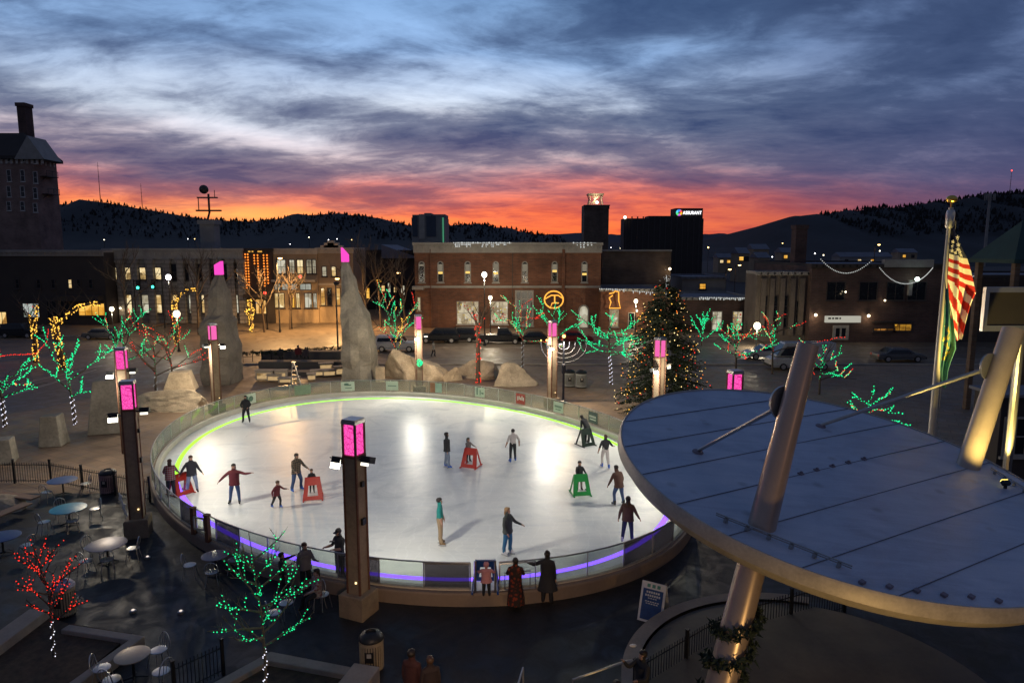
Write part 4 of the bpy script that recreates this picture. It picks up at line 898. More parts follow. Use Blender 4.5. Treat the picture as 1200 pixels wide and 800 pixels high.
# annex and low storefront to the right
b = bld('brick_annex', 'plain brown brick annex with a pale roof edge right of the brick hall', 705, 786, 106, 293, 14, 'brick_brown', cornice=None); slab(b, 'coping', 704, 787, 292.5, 294.5, 'trim', .3)
b = bld('low_store', 'low brick storefront with white light fringe in front of the brown annex', 704.6, 786, 95, 338, 10.6, 'brick', cornice='trim', ch=.4)
win(b, 719.5, 362, 383, 11, DECO, 'trim', 'grid', nx=2, nz=3); win(b, 768, 362, 384, 9, M['glass_dark'], 'trim', 'sash'); win(b, 740, 366, 386, 8, M['glass_dark'], 'trim', 'sash')
icicles('icicle_lights', 'white light fringe over the jug figure on the low storefront', [V(P(703, 338.5, 94)), V(P(736, 339.5, 94))], 'dimwhite', .11, .3, .4, 4, 'icicle lights on the eaves')
icicles('icicle_lights', 'white light fringe left of the big lit christmas tree', [V(P(742, 341, 94)), V(P(768, 343, 94))], 'dimwhite', .1, .3, .4, 5, 'icicle lights on the eaves')
b = bld('mid_block', 'grey flat roofed block peeping over the low red store behind the christmas tree', 800, 851, 112, 324, 12, 'grey_wall', cornice='roof', ch=.4); win(b, 823.5, 332, 339, 8, GOLD, 'frame_dark', 'sash')
b = bld('red_store', 'low dark red store with two tall lit windows right of the christmas tree', 787, 886, 92, 348, 12, 'brick_dark', cornice='trim', ch=.4)
for px in (840.5, 864.5): win(b, px, 364.5, 387, 12, DECO if px > 850 else PALE, 'frame_white', 'grid', nx=2, nz=3)
icicles('icicle_lights', 'long white light fringe along the roof of the red store', [V(P(820, 348.5, 91)), V(P(885, 349.5, 91))], 'dimwhite', .1, .25, .35, 6, 'icicle lights on the eaves')
# right side
b = bld('stone_store', 'dull rendered two storey building with a pale roof edge left of the chimney', 887, 950, 84, 318, 4, 'dark_stone', cornice='grey_wall', ch=.5)
for px in (897, 909, 921): win(b, px, 346, 384, 6, M['glass_dark'], 'frame_dark', 'grid', nx=1, nz=3)
for px in (893, 903, 915, 927, 938): slab(b, 'buttress', px-1, px+1, 326, 392, 'dark_stone', .35)
win(b, 937, 352, 382, 9, M['glass_dark'], 'frame_dark', 'grid')
b = bld('brick_store', 'dark brown brick store with a white sign above its door at right', 951, 1108, 83, 309, 20, 'brick_dark', cornice='dark_wall', ch=.6)
a, c = P(937, 264, 90), P(950, 312, 90); tag(MB().span((-.75, -.75, 0), (.75, .75, a.z-c.z+2)).span((-.85, -.85, a.z-c.z+1.6), (.85, .85, a.z-c.z+2.1)).build('chimney', M['brick_dark'], loc=((a.x+c.x)/2, 92, c.z-2)), 'square brick chimney rising over the brown brick store', 'chimney')
sgn = slab(b, 'sign_board', 966.5, 1007, 370, 377.5, em('lit_sign', (.52, .5, .42), .7), .35); q = MB()
for i, (u, w) in enumerate(((969, 3.5), (973.5, 2.5), (977, 4), (982, 2))): e = P(u, 372.6, 83); q.box((e.x+w*.05-b.location.x, -.36, e.z), (w*.1, .02, .2))
q.build('sign_lettering', M['black'], sgn)
win(b, 985.5, 381, 398, 19, M['glass_dark'], 'frame_white', 'grid', nx=2, nz=1, sill=False, fw=.35)
for px, ya, yb, w, p in ((1058, 379, 388, 22, litpane('dim_amber_shop', (.8, .4, .04), (.2, .09, .01), .7, .5)), (1036, 384, 388, 26, litpane('low_amber', (.6, .25, .05), (.15, .06, .01), .6, .5))): win(b, px, ya, yb, w, p, 'frame_dark', 'grid', nx=3, nz=1)
for px in (1050, 1075, 1018, 980): win(b, px, 330, 352, 22, M['glass_dark'], 'frame_dark', 'grid', nx=2, nz=1)
slab(b, 'lintel', 1022, 1070, 376, 378, 'frame_dark', .3); slab(b, 'pilaster', 1064, 1067, 328, 346, 'trim', .3)
slab(b, 'parapet_stone', 1035, 1092, 304, 313, 'trim', .35, -.3)
def wall_lamp(label, px, py, Y, power=25, r=.17, grp='wall lamps on the buildings'):
    p = P(px, py, Y-.45); t = thing('wall_lamp', label, 'wall lamp', p, 0, grp); MB().ball((0, 0, 0), r, 0, 10, 6).build('globe', em('wall_globe', (1, .83, .55), 5), t, smooth=True); MB().tube([(0, .44, .1), (0, .15, .22), (0, 0, .16)], .04, 5).build('bracket', M['black'], t)
    light('POINT', 'wall_lamp_light', p+V((0, -.35, -.3)), power, (1, .75, .45), .1)
wall_lamp('wall lamp left of the white sign on the brick store', 956, 369, 83); wall_lamp('wall lamp right of the white sign on the brick store', 1018, 370, 83)
wall_lamp('wall lamp under the light fringe beside the christmas tree', 746, 364, 95, 30); wall_lamp('small wall lamp high on the dark right hand store', 1037, 352, 83, 4, .11); wall_lamp('white lamp at the corner of the brown annex roof', 785, 315, 105.6, 15, .2)
wall_lamp('faint lamp between the amber window and roof at right', 991, 342, 83, 2, .1); wall_lamp('lamp left of the small door of the stone building', 127, 361, 103.6, 12, .13); wall_lamp('lamp right of the small door of the stone building', 141, 361, 103.6, 12, .13)
# swags of bulbs
def swag(label, p, q, sag, Y, col='white', n=15, r=.075, grp='festoon lights on the brick store'):
    a, c = P(*p, Y), P(*q, Y); pts = [a.lerp(c, i/n)-V((0, 0, sag*4*(i/n)*(1-i/n)))-a for i in range(n+1)]; t = thing('festoon_lights', label, 'festoon lights', a, 0, grp)
    MB().tube(pts, .018, 4).build('cable', M['frame_dark'], t); b = MB()
    for i in range(2*n+1):
        k = min(i//2, n-1); z = pts[k].lerp(pts[k+1], .5*(i % 2)) if i < 2*n else pts[n]
        b.octa(z-V((0, 0, .08)), r)
    b.build('bulbs', BEAD['dimwhite'], t)
swag('festoon of bulbs sagging across the left half of the brick store', (962, 303), (1021, 305), 1.55, 82); swag('festoon of bulbs sagging from the roof corner to the white lamp', (1031, 313), (1076, 328), 1.0, 82); swag('festoon of bulbs rising to the roof behind the flag', (1076, 328), (1093, 313), .2, 82, n=12); swag('festoon of bulbs right of the flag', (1121, 330), (1150, 316), .3, 82, n=12)
t = thing('bright_lamp', 'bright greenish white lamp hanging where two festoons meet', 'lamp', P(1075, 327, 81.8)); MB().ball((0, 0, 0), .26, 0, 10, 6).build('globe', em('green_white_lamp', (.75, 1, .85), 6), t, smooth=True); MB().tube([(0, 0, .2), (0, .5, .6)], .03, 4).build('bracket', M['black'], t)
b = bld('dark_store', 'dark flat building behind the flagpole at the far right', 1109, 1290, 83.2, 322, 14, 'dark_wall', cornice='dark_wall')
for px in (1120, 1150, 1180, 1210): win(b, px, 345, 372, 18, M['glass_dark'], 'frame_dark', 'grid')
# far towers
b = bld('brick_tower', 'tall brown brick tower topped by a lit ornamental crown', 684, 712.5, 200, 240, 8, 'brick_brown', parapet=True, cornice='brick_brown', ch=1.2)
z = P(698, 239, 200).z; z2 = P(698, 226, 200).z; q = MB(); q.span((-2.3, 2, z2-.35), (2.3, 6.5, z2))
for sx in (-1, 1):
    for yy in (2.3, 6.2): q.tube([(sx*2.0, yy, z), (sx*1.6, yy, (z+z2)/2), (sx*2.1, yy, z2)], .18, 5)
for i in range(5): q.tube([(-1.8+i*.5, 2.3, z), (1.6-i*.7, 2.3, z2-.3)], .1, 4)
q.build('crown', M['cream_trim'], b); MB().ball((.2, 1.2, z+.5), .42, 0, 8, 6).build('crown_lamp', GLOBE, b); light('POINT', 'crown_light', (b.location.x, 201.2, z+1.5), 250, (1, .8, .5), .3)
b = bld('office_tower', 'wide dark office tower with a colourful lit rooftop sign', 730.5, 823, 260, 255, 8, 'dark_wall', parapet=False)
Yo = 260; x0 = X(730.5, Yo, 20)-b.location.x; x1 = X(791, Yo, 20)-b.location.x; x2 = X(823, Yo, 20)-b.location.x; zt = P(800, 255, Yo).z
MB().span((X(760, Yo, 20)-b.location.x, 0, zt-.34), (x1, 8, P(800, 254, Yo).z+.3)).span((x1+.002, -.05, zt-.345), (x2+.05, 8, P(800, 244, Yo).z)).build('roof_storey', M['dark_wall'], b)
q = MB()
for i in range(14): x = x0+(x2-x0)*(i+.5)/14; q.box((x, -.06, 12), (.5, .1, 22))
q.build('facade_fins', M['frame_dark'], b)
MB().ball((x0+.5, -.3, zt+.1), .55, 0, 8, 5).build('roof_lamp', GLOBE, b)
lg = MB(); lc = P(795.7, 249.3, Yo); cx, cz = lc.x-b.location.x, lc.z
for i in range(6):
    p = []; 
    for j in range(6): a = 2*PI*(i/6+j/5*1.15/6); p.append((cx+1.15*math.cos(a), cz+1.15*math.sin(a)))
    p2 = [(cx+.28*math.cos(2*PI*(i/6+.1)), cz+.28*math.sin(2*PI*(i/6+.1)))]; lg.plate(p+p2, -.4-.004*i, -.1, i)
lg.build('sign_emblem', [em('emblem_%d' % i, c, 1.0) for i, c in enumerate(((.95, .1, .1), (.05, .25, .9), (.1, .7, .9), (.1, .8, .2), (.6, .1, .7), (1, .5, .02)))], b, fix=True)
fc = bpy.data.curves.new('sign_lettering', 'FONT'); fc.body = 'ASSURANT'; fc.size = 1.0; fc.extrude = .08; fc.offset = .018; fo = bpy.data.objects.new('tmp', fc); COL.objects.link(fo); fo.data.space_character = 1.12
tm = bpy.data.meshes.new_from_object(fo.evaluated_get(bpy.context.evaluated_depsgraph_get())); bpy.data.objects.remove(fo)
xs = [v.co.x for v in tm.vertices]; ys = [v.co.y for v in tm.vertices]; a, c = P(800.2, 247.4, Yo), P(822, 251.3, Yo); k = (c.x-a.x)/(max(xs)-min(xs)); k2 = (a.z-c.z)/(max(ys)-min(ys))
for v in tm.vertices: v.co = V((a.x-b.location.x+(v.co.x-min(xs))*k, -.2-v.co.z, c.z+(v.co.y-min(ys))*k2))
tm.materials.clear(); tm.materials.append(em('white_letters', (.95, .95, 1), 1.6)); so = bpy.data.objects.new('sign_lettering', tm); COL.objects.link(so); so.parent = b
b = bld('pale_tower', 'pale high rise with blue dusk reflections standing behind the brick hall', 483, 521.5, 300, 254, 20, 'trim', parapet=False); z = P(500, 254, 300).z
q = MB()
for p0, p1, yt in ((483, 492, 251.5), (497, 505, 249.5), (506, 521.5, 251)): q.span((X(p0, 300, 20)-b.location.x, 1, z-.34), (X(p1, 300, 20)-b.location.x, 16, P(500, yt, 300).z))
q.build('roof_block', M['grey_wall'], b); gb = mat('blue_curtain_wall', (.05, .07, .09), .15, .4, ns=.3, bump=0)
for p0, p1 in ((483.2, 489.5), (499.5, 511)): slab(b, 'glass_bay', p0, p1, 253, 277, gb, .3)
slab(b, 'stair_tower', 491, 498, 251, 280, 'cream_trim', .5); slab(b, 'corner_light', 518.5, 520.2, 255, 284, em('green_strip', (.1, .45, .25), .5), .4)
for i, (px, ya, yb, w) in enumerate(((1115, 285, 300, 10),)): pass
# distant houses with lit windows and small lamps
HL = [('brown gabled house with amber windows below the right hill left of the cable pole', 872, 297, 12), ('small gabled house with an amber gable lamp near the right hill', 895, 302, 14), ('wide low house lit orange under the right hill', 892, 292, 18), ('dark low house at the foot of the right hill by the chimney', 925, 296, 16), ('long pale roofed shed behind the brick store', 1015, 301, 60), ('dim house behind the red store', 850, 302, 16), ('far little house beneath the hill crest at right', 1065, 296, 20)]
for i, (lb, px, py, wp) in enumerate(HL):
    Yh = 230+i*17; p = P(px, py, Yh); w = wp/F*Yh; t = thing('house', lb, 'house', (p.x, Yh, 0), 0, 'houses below the right hill'); hh = max(3, p.z)
    MB().span((-w/2, 0, -.5), (w/2, 8, hh)).build('wall', M['grey_wall' if i == 4 else 'tan_wall'], t); MB().add([(-w/2-.3, -.3, hh+.003), (w/2+.3, -.3, hh+.003), (w/2+.3, 8.3, hh+.003), (-w/2-.3, 8.3, hh+.003), (-w/2-.3, 4, hh+2), (w/2+.3, 4, hh+2)], [(0, 1, 5, 4), (2, 3, 4, 5), (1, 2, 5), (3, 0, 4), (3, 2, 1, 0)]).build('roof', M['roof'], t)
    for k in range(max(2, int(w/5))): window(t, -w/2+(k+.5)*w/max(2, int(w/5)), hh-2.4, 1.6, 1.4, 0, [GOLD, M['glass_dark'], WARM][(k+i) % 3], 'frame_dark')
DL = [(830, 290), (866, 308), (852, 299), (905, 301), (917, 285), (955, 297), (965, 299), (989, 297), (1004, 302), (1012, 302), (1031, 294), (1054, 295), (1055, 300), (930, 305), (122, 281), (220, 280), (228, 280), (340, 286), (362, 278), (395, 280), (412, 281), (716, 290), (727, 291), (385, 281)]
far = None
for i, (px, py) in enumerate(DL):
    Yh = 330+(i*37) % 160; p = P(px, py, Yh); c = [SODIUM, COOL, GLOBE, COOL][i % 4]
    lab = 'tiny distant lamp glowing on the dark hillside beyond the roofs'
    far = thing('distant_lamp', lab, 'street lamp', (p.x, Yh, 0), 0, 'distant lamps on the hillsides'); MB().tube([(0, 0, -2), (0, 0, p.z)], .12, 5).build('pole', M['frame_dark'], far); MB().ball((0, 0, p.z), .24 if px < 800 else .34, 0, 8, 5).build('lamp', c, far)
# ================================================================ rink
EC = V((-5.85, 36.15, 0)); EU = V((-.6, .8, 0)); EV = V((.8, .6, 0))
def el(t, a, b, z=0.0): q = EC+EU*(a*math.cos(t))+EV*(b*math.sin(t)); return V((q.x, q.y, z))
def elt(p, a=16.85, b=12.05): d = V(p)-EC; return math.atan2(d.dot(EV)/b, d.dot(EU)/a)
A0, B0 = 16.85, 12.05
ICEZ = .28
def icemat():
    m, out = newmat('ice'); co = coord()
    mp = node('ShaderNodeMapping', i_Vector=co, ); mp.inputs['Rotation'].default_value = (0, 0, .7); mp.inputs['Scale'].default_value = (.25, 1.4, 1)
    mp2 = node('ShaderNodeMapping', i_Vector=co); mp2.inputs['Rotation'].default_value = (0, 0, -.5); mp2.inputs['Scale'].default_value = (.2, 1.2, 1)
    n0 = noise(.16, 4, co); n1 = noise(1.2, 6, mp.outputs[0], .65, 1.0); n2 = noise(1.6, 6, mp2.outputs[0], .65, 1.0); n3 = noise(14, 5, co)
    f = mth('ADD', mth('MULTIPLY', n0, .4), mth('ADD', mth('MULTIPLY', n1, .3), mth('MULTIPLY', n2, .3)))
    col = ramp(f, [(.32, (.58, .61, .62)), (.5, (.74, .75, .72)), (.68, (.82, .82, .79))])
    w = node('ShaderNodeTexWave', i_Scale=.55, i_Distortion=14.0, i_Detail=3.0, i_Vector=co); w2 = ramp(w.outputs['Fac'], [(.0, 1.06), (.06, 1.0), (1, 1)])
    col = mixc(1.0, col, w2, 'MULTIPLY')
    for rz_, k_, th in ((.3, 1.1, .64), (1.5, .9, .65), (-.9, 1.3, .645), (2.4, 1.0, .655)):   # blade scratches and ground snow
        m3 = node('ShaderNodeMapping', i_Vector=co); m3.inputs['Rotation'].default_value = (0, 0, rz_); m3.inputs['Scale'].default_value = (.16*k_, 5.5*k_, 1)
        sc = ramp(noise(1.5, 5, m3.outputs[0], .7, 1.6), [(th-.03, 0.0), (th+.05, .42)]); col = mixc(sc, col, (.82, .83, .82))
    wet = ramp(noise(.35, 5, co, .6, 1.5), [(.5, 0.0), (.68, .5)]); col = mixc(wet, col, (.42, .45, .46))
    b = node('ShaderNodeBsdfPrincipled', i_Base_Color=col); _nt.links.new(ramp(mth('MULTIPLY_ADD', n3, .35, mth('MULTIPLY', f, .65)), [(.3, .2), (.7, .5)]), b.inputs['Roughness'])
    b.inputs['Specular IOR Level'].default_value = .15
    bp = node('ShaderNodeBump', i_Strength=.32, i_Distance=.012, i_Height=mth('ADD', n3, mth('MULTIPLY', n1, 1.6))); _nt.links.new(bp.outputs[0], b.inputs['Normal'])
    _nt.links.new(b.outputs[0], out.inputs[0]); return m
NE = 160; b = MB(); vs = [tuple(EC+V((0, 0, ICEZ)))]+[tuple(el(2*PI*i/NE, A0-.12, B0-.12, ICEZ)) for i in range(NE)]; b.add(vs, [(0, 1+i, 1+(i+1) % NE) for i in range(NE)])
struct('ice', b, icemat())
def ring(mb, rows, m=0, t0=0.0, t1=2*PI, n=160):
    full = t1-t0 > 6.28; k = len(rows); N_ = n if full else n+1; vs = []
    for i in range(N_):
        t = t0+(t1-t0)*i/n
        for o, z in rows: vs.append(el(t, A0+o, B0+o, z))
    fs = []
    for i in range(n):
        for j in range(k):
            if not full or True:
                a = i*k+j; c = i*k+(j+1) % k; i2 = (i+1) % N_; fs.append((a, c, i2*k+(j+1) % k, i2*k+j))
    if not full: fs += [tuple(range(k))[::-1], tuple((N_-1)*k+j for j in range(k))]
    mb.add(vs, fs, m)
rink = thing('rink_barrier', 'oval ice rink barrier of clear panels on a tan base with cream kickplate', 'rink barrier', (0, 0, 0))
q = MB(); ring(q, [(-.02, 0), (.16, 0), (.16, .4), (.14, .46), (-.02, .46)]); q.build('base_board', M['curb'], rink, fix=True)
tg0, tg1 = elt(G(586, 691, .5)), elt(G(551, 691, .5)); 
if tg1 < tg0: tg0, tg1 = tg1, tg0
q = MB(); ring(q, [(-.26, ICEZ-.02), (-.022, ICEZ-.02), (-.022, .5), (-.05, .56), (-.22, .56), (-.26, .5)], 0, tg1, tg0+2*PI, 170); q.build('kickplate', M['kick'], rink, fix=True)
def glassmat(name, tint, k):
    m, out = newmat(name); tr = node('ShaderNodeBsdfTransparent', i_Color=tint+(1,)); gl = node('ShaderNodeBsdfGlossy', i_Roughness=.06, i_Color=(.9, .95, .92, 1)); df = node('ShaderNodeBsdfDiffuse', i_Color=(.5, .56, .52, 1))
    lw = node('ShaderNodeLayerWeight', i_Blend=.5); fr = mth('MULTIPLY_ADD', mth('POWER', lw.outputs['Facing'], 4.0), .5, .035); m1 = node('ShaderNodeMixShader', i_0=fr, i_1=tr.outputs[0], i_2=gl.outputs[0]); m2 = node('ShaderNodeMixShader', i_0=k, i_1=m1.outputs[0], i_2=df.outputs[0])
    _nt.links.new(m2.outputs[0], out.inputs[0]); return m
GLASS = glassmat('acrylic_panel', (.9, .95, .92), .10); TINT = glassmat('smoked_panel', (.28, .27, .30), .12)
# arc-length division of the ring into panels
NP = 60; tt = [tg1+(tg0+2*PI-tg1)*i/2000 for i in range(2001)]; ac = [0.0]
for i in range(2000): ac.append(ac[-1]+(el(tt[i+1], A0, B0)-el(tt[i], A0, B0)).length)
def at_len(s):
    import bisect; i = min(max(bisect.bisect_left(ac, s), 1), 2000); f = (s-ac[i-1])/(ac[i]-ac[i-1]+1e-9); return tt[i-1]+(tt[i]-tt[i-1])*f
edges = [at_len(ac[-1]*i/NP) for i in range(NP+1)]
def near_panel(px, py): 
    t = elt(G(px, py, .9)); 
    while t < tg1: t += 2*PI
    return min(range(NP), key=lambda i: abs((edges[i]+edges[i+1])/2-t))
dark_set = {near_panel(*p) for p in ((216, 600), (268, 632), (441, 672), (502, 678), (728, 648), (779, 628))}
post = None
for i in range(NP):
    p0, p1 = el(edges[i], A0+.05, B0+.05, .57), el(edges[i+1], A0+.05, B0+.05, .57); d = (p1-p0).normalized(); n = V((d.y, -d.x, 0))*.008; p0 += d*.03; p1 -= d*.03; up = V((0, 0, .86))
    MB().add([p0-n, p1-n, p1+n, p0+n, p0-n+up, p1-n+up, p1+n+up, p0+n+up], [(3, 2, 1, 0), (4, 5, 6, 7), (0, 1, 5, 4), (1, 2, 6, 5), (2, 3, 7, 6), (3, 0, 4, 7)]).build('dark_panel' if i in dark_set else 'clear_panel', TINT if i in dark_set else GLASS, rink)
    if i in dark_set:
        f = MB(); 
        for z0, z1 in ((.0, .05), (.81, .86)): f.add([p0-n*2+up*z0/.86, p1-n*2+up*z0/.86, p1+n*2+up*z0/.86, p0+n*2+up*z0/.86, p0-n*2+up*z1/.86, p1-n*2+up*z1/.86, p1+n*2+up*z1/.86, p0+n*2+up*z1/.86], [(3, 2, 1, 0), (4, 5, 6, 7), (0, 1, 5, 4), (1, 2, 6, 5), (2, 3, 7, 6), (3, 0, 4, 7)])
        f.build('panel_frame', M['alu'], rink)
for i in range(NP+1):
    p = el(edges[i], A0+.05, B0+.05, 1.0); o = MB().box((0, 0, 0), (.035, .035, .92)); o.build('post', M['alu'], rink, loc=p, rz=edges[i])
q = MB(); q.tube([el(edges[i]*(1-f)+edges[i+1]*f, A0+.05, B0+.05, 1.455) for i in range(NP) for f in (0, .5)]+[el(edges[NP], A0+.05, B0+.05, 1.455)], .026, 6); q.build('top_rail', M['steel'], rink, smooth=True)
q = MB(); q.tube([el(edges[i]*(1-f)+edges[i+1]*f, A0+.05, B0+.05, .565) for i in range(NP) for f in (0, .5)]+[el(edges[NP], A0+.05, B0+.05, .565)], .022, 5); q.build('bottom_rail', M['frame_white'], rink, smooth=True)
# rink gate frames
for t_, dt in ((tg1, -.012), (tg0, .012)):
    p = el(t_+dt, A0+.08, B0+.08, 0); MB().box((0, 0, .98), (.06, .06, 1.1)).build('gate_post', M['steel'], rink, loc=p, rz=t_)
g = MB(); p0, p1 = el(tg0+.002, A0+.12, B0+.12, .52), el(tg0-.09, A0+.12, B0+.12, .52); d = p1-p0
g.tube([p0, p0+V((0, 0, .9)), p1+V((0, 0, .9)), p1, p0], .025, 6); a, c = p0+d*.15, p0+d*.85; g.tube([a+V((0, 0, .02)), a+V((0, 0, .6)), c+V((0, 0, .6)), c+V((0, 0, .02))], .02, 5); g.build('gate_leaf', M['steel'], rink, smooth=True)
for px, py in ((233, 622), (247, 632)):
    p = G(px, py, .5); MB().box((0, 0, .52), (.16, .16, 1.04)).box((0, 0, 1.06), (.2, .2, .06)).build('gate_pillar', M['rust'], rink, loc=el(elt(p), A0+.14, B0+.14, .45), rz=elt(p))
p = el(elt(G(240, 628, .5)), A0+.22, B0+.22, .75); g = MB(); g.box((0, 0, .1), (.05, .5, .06)).box((0, 0, .55), (.05, .5, .06)).box((0, .24, .325), (.05, .06, .39)).box((0, -.24, .325), (.05, .06, .39)); g.build('gate_hatch', M['frame_white'], rink, loc=p, rz=elt(p))
# glowing light line in the ice
LIME = em('lime_light_line', (.36, 1.0, .05), 1.5, True); PURP = em('violet_light_line', (.17, .07, 1.0), 2.8, True)
def line(name, t0, t1, m, label):
    q = MB(); n = 90; vs = []
    for i in range(n+1):
        t = t0+(t1-t0)*i/n; w = .11
        for o, z in ((-w, ICEZ+.002), (-w, ICEZ+.014), (w, ICEZ+.014), (w, ICEZ+.002)): p = el(t, 15.5+o, 11.25+o, z)+V((.2, -.05, 0)); vs.append(p)
    q.add(vs, [(i*4+j, i*4+(j+1) % 4, (i+1)*4+(j+1) % 4, (i+1)*4+j) for i in range(n) for j in range(4)]); return tag(q.build(name, m, fix=True), label, 'light line', 'light lines set in the ice')
ta = elt(G(206, 560, .28), 15.5, 11.25); tb = elt(G(800, 560, .28), 15.5, 11.25)
# far half through the top of the picture is lime, the near half violet
tfar = elt(G(450, 467, .28), 15.5, 11.25)
def arc(a, via, b):
    b2 = b
    while b2 < a: b2 += 2*PI
    v = via
    while v < a: v += 2*PI
    return (a, b2) if v < b2 else (a, b2-2*PI)
line('light_line', *arc(ta, tfar, tb), LIME, 'lime green light line curving along the far edge of the ice'); line('light_line', *arc(ta, elt(G(450, 674, .28), 15.5, 11.25), tb), PURP, 'violet light line curving along the near edge of the ice')
# banners inside the far glass
WB = mat('white_banner', (.55, .62, .52), .6, ns=3, amt=.12, bump=0); RB = mat('red_banner', (.4, .05, .04), .6, ns=3, bump=0); INK = mat('banner_ink', (.08, .16, .12), .6, ns=3, bump=0); INKW = mat('banner_white_ink', (.7, .7, .66), .6, ns=3, bump=0); DB = mat('dark_banner', (.06, .09, .09), .6, ns=3, bump=0)
for k, (px, py, w, m, inks, lab) in enumerate(((300, 469, .95, WB, 'a', 'pale banner with a dark round figure behind the far left skater'), (359, 459, 1.2, mat('green_banner', (.22, .3, .2), .6, ns=3, bump=0), 'b', 'dull green banner on the far glass between pale ones'), (410, 455, 1.0, WB, 'c', 'pale banner with a dark cloud mark on the far glass'), (460, 454, .95, WB, 'd', 'pale banner with one line of writing near the wreathed pillar'), (513, 456, .55, mat('pale_green_banner', (.3, .42, .36), .6, ns=3, bump=0), 'b', 'small pale green banner right of the wreathed pillar'), (506, 456, .4, mat('orange_banner', (.3, .13, .07), .6, ns=3, bump=0), 'b', 'small rusty orange banner beside the pale green one'), (560, 461, .85, WB, 'e', 'pale banner with two dark standing figures'), (608, 468, .8, RB, 'f', 'red banner with white lettering on the far glass'), (655, 477, .9, WB, 'g', 'pale banner with faint green marks by the right pillar'), (697, 489, .9, DB, 'h', 'dark banner with white writing near the canopy'))):
    tk = elt(G(px, py, 1.0)); p = el(tk, A0-.01, B0-.01, 1.0); p1 = el(tk+.01, A0, B0, 0); d = (p1-el(tk-.01, A0, B0, 0)).normalized(); rz = math.atan2(d.y, d.x)
    inward = (EC-p); s = 1 if V((math.sin(rz), -math.cos(rz), 0)).dot(inward) > 0 else -1; rz = rz if s > 0 else rz+PI
    t = thing('banner', lab, 'banner', p, rz, 'sponsor banners on the far glass'); MB().box((0, 0, 0), (w, .02, .72)).build('sheet', m, t); q = MB()
    if inks == 'a': q.ball((.05, -.012, 0), .2, 0, 12, 6, (1, .08, 1)); q.box((-.25, -.014, .05), (.16, .01, .3))
    if inks == 'c': q.ball((-.1, -.012, .16), .12, 0, 10, 5, (1.6, .1, .8)).box((.1, -.014, .1), (.3, .01, .08)).box((.05, -.014, -.12), (.5, .01, .05))
    if inks == 'd': [q.box((-.3+.085*i, -.014, 0), (.055, .01, .09)) for i in range(8)]
    if inks == 'e': q.box((-.22, -.014, .02), (.09, .01, .42)).ball((-.22, -.014, .28), .06, 0, 8, 5, (1, .2, 1)).box((.05, -.014, .0), (.06, .01, .36)).box((.25, -.014, -.05), (.2, .01, .1))
    if inks == 'f': [q.box((-.24+.13*i, -.014, .02+.05*(i % 2)), (.08, .01, .3-.06*(i % 3))) for i in range(5)]
    if inks == 'g': [q.box((-.3+.1*i, -.014, .05), (.06, .01, .16)) for i in range(7)]; q.box((0, -.014, -.15), (.5, .01, .05))
    if inks == 'h': [q.box((-.33+.075*i, -.014, .06), (.05, .01, .13)) for i in range(9)]; q.box((0, -.014, -.12), (.6, .01, .07))
    if q.v: q.build('lettering', INKW if inks in 'fh' else INK, t)

# ================================================================ light pillars and rink floods
def face(p): d = V((-5.85, 34, 0))-V(p); return math.atan2(d.x, -d.y)
PL = [('nearest tall brown light pillar in front of the rink', G(421, 718), -.42, {}), ('left light pillar beside the dining terrace', G(163, 626), .30, {}), ('light pillar directly behind the left terrace pillar', V((-20.4, 35.2, 0)), .2, dict(base=False)),
      ('light pillar in front of the left granite spire', V((-20.6, 46.6, 0)), .8, dict(plain=True, heads=((1, 4.75, 1), (-1, 4.85, 0)))), ('light pillar hung with a green lit wreath', V((-7.3, 52.8, 0)), .3, dict(plain=True, wreath=2.6, heads=((-.25, 4.55, 1), (1, 4.7, 0)))),
      ('light pillar before the round amber figure', V((2.9, 48.4, 0)), .55, dict(plain=True, heads=((-.4, 4.45, 1), (1, 4.7, 0)))), ('light pillar in front of the lit christmas tree', V((8.6, 39.2, 0)), .62, dict(plain=True, heads=((-1, 4.5, 1), (1, 4.6, 0)))), ('light pillar mostly hidden behind the canopy edge', V((9.5, 28.6, 0)), .25, {})]
for lb, p, rz, kw in PL: pillar(lb, (p.x, p.y, 0), rz, **kw)
FL = (1.0, .945, .80)
def flood(p, tgt, power, ang=125, off=1.0):
    p = V(p); d = (V(tgt)-p); d.z = 0; d.normalize(); light('SPOT', 'rink_flood', V((p.x, p.y, 4.75))+d*off, power, FL, .16, V(tgt), ang, .6)
FP = 610
flood(PL[0][1], (-3, 30, .3), FP*1.1); flood(PL[1][1], (-8, 32, .3), FP*1.1); flood(PL[2][1], (-9, 38, .3), FP); flood(PL[3][1], (-9, 40, .3), FP*.55); flood(PL[4][1], (-6.5, 39, .3), FP); flood(PL[5][1], (-4, 38, .3), FP); flood(PL[6][1], (-3, 34, .3), FP); flood(PL[7][1], (-3, 31, .3), FP*1.1)
for i, w in ((2, 190), (3, 360), (4, 520), (5, 520), (6, 240)):   # shaft spill from the lamp faces, plus added plaza fill with no fixture
    p = PL[i][1]; light('POINT', 'flood_spill_fill', (p.x-.55, p.y-.95, 4.35), w, FL, .12); o_ = (p-EC).normalized()*1.6; light('POINT', 'flood_spill_fill', (p.x+o_.x, p.y+o_.y, 4.7), w*1.5, (1.0, .78, .5), .12)

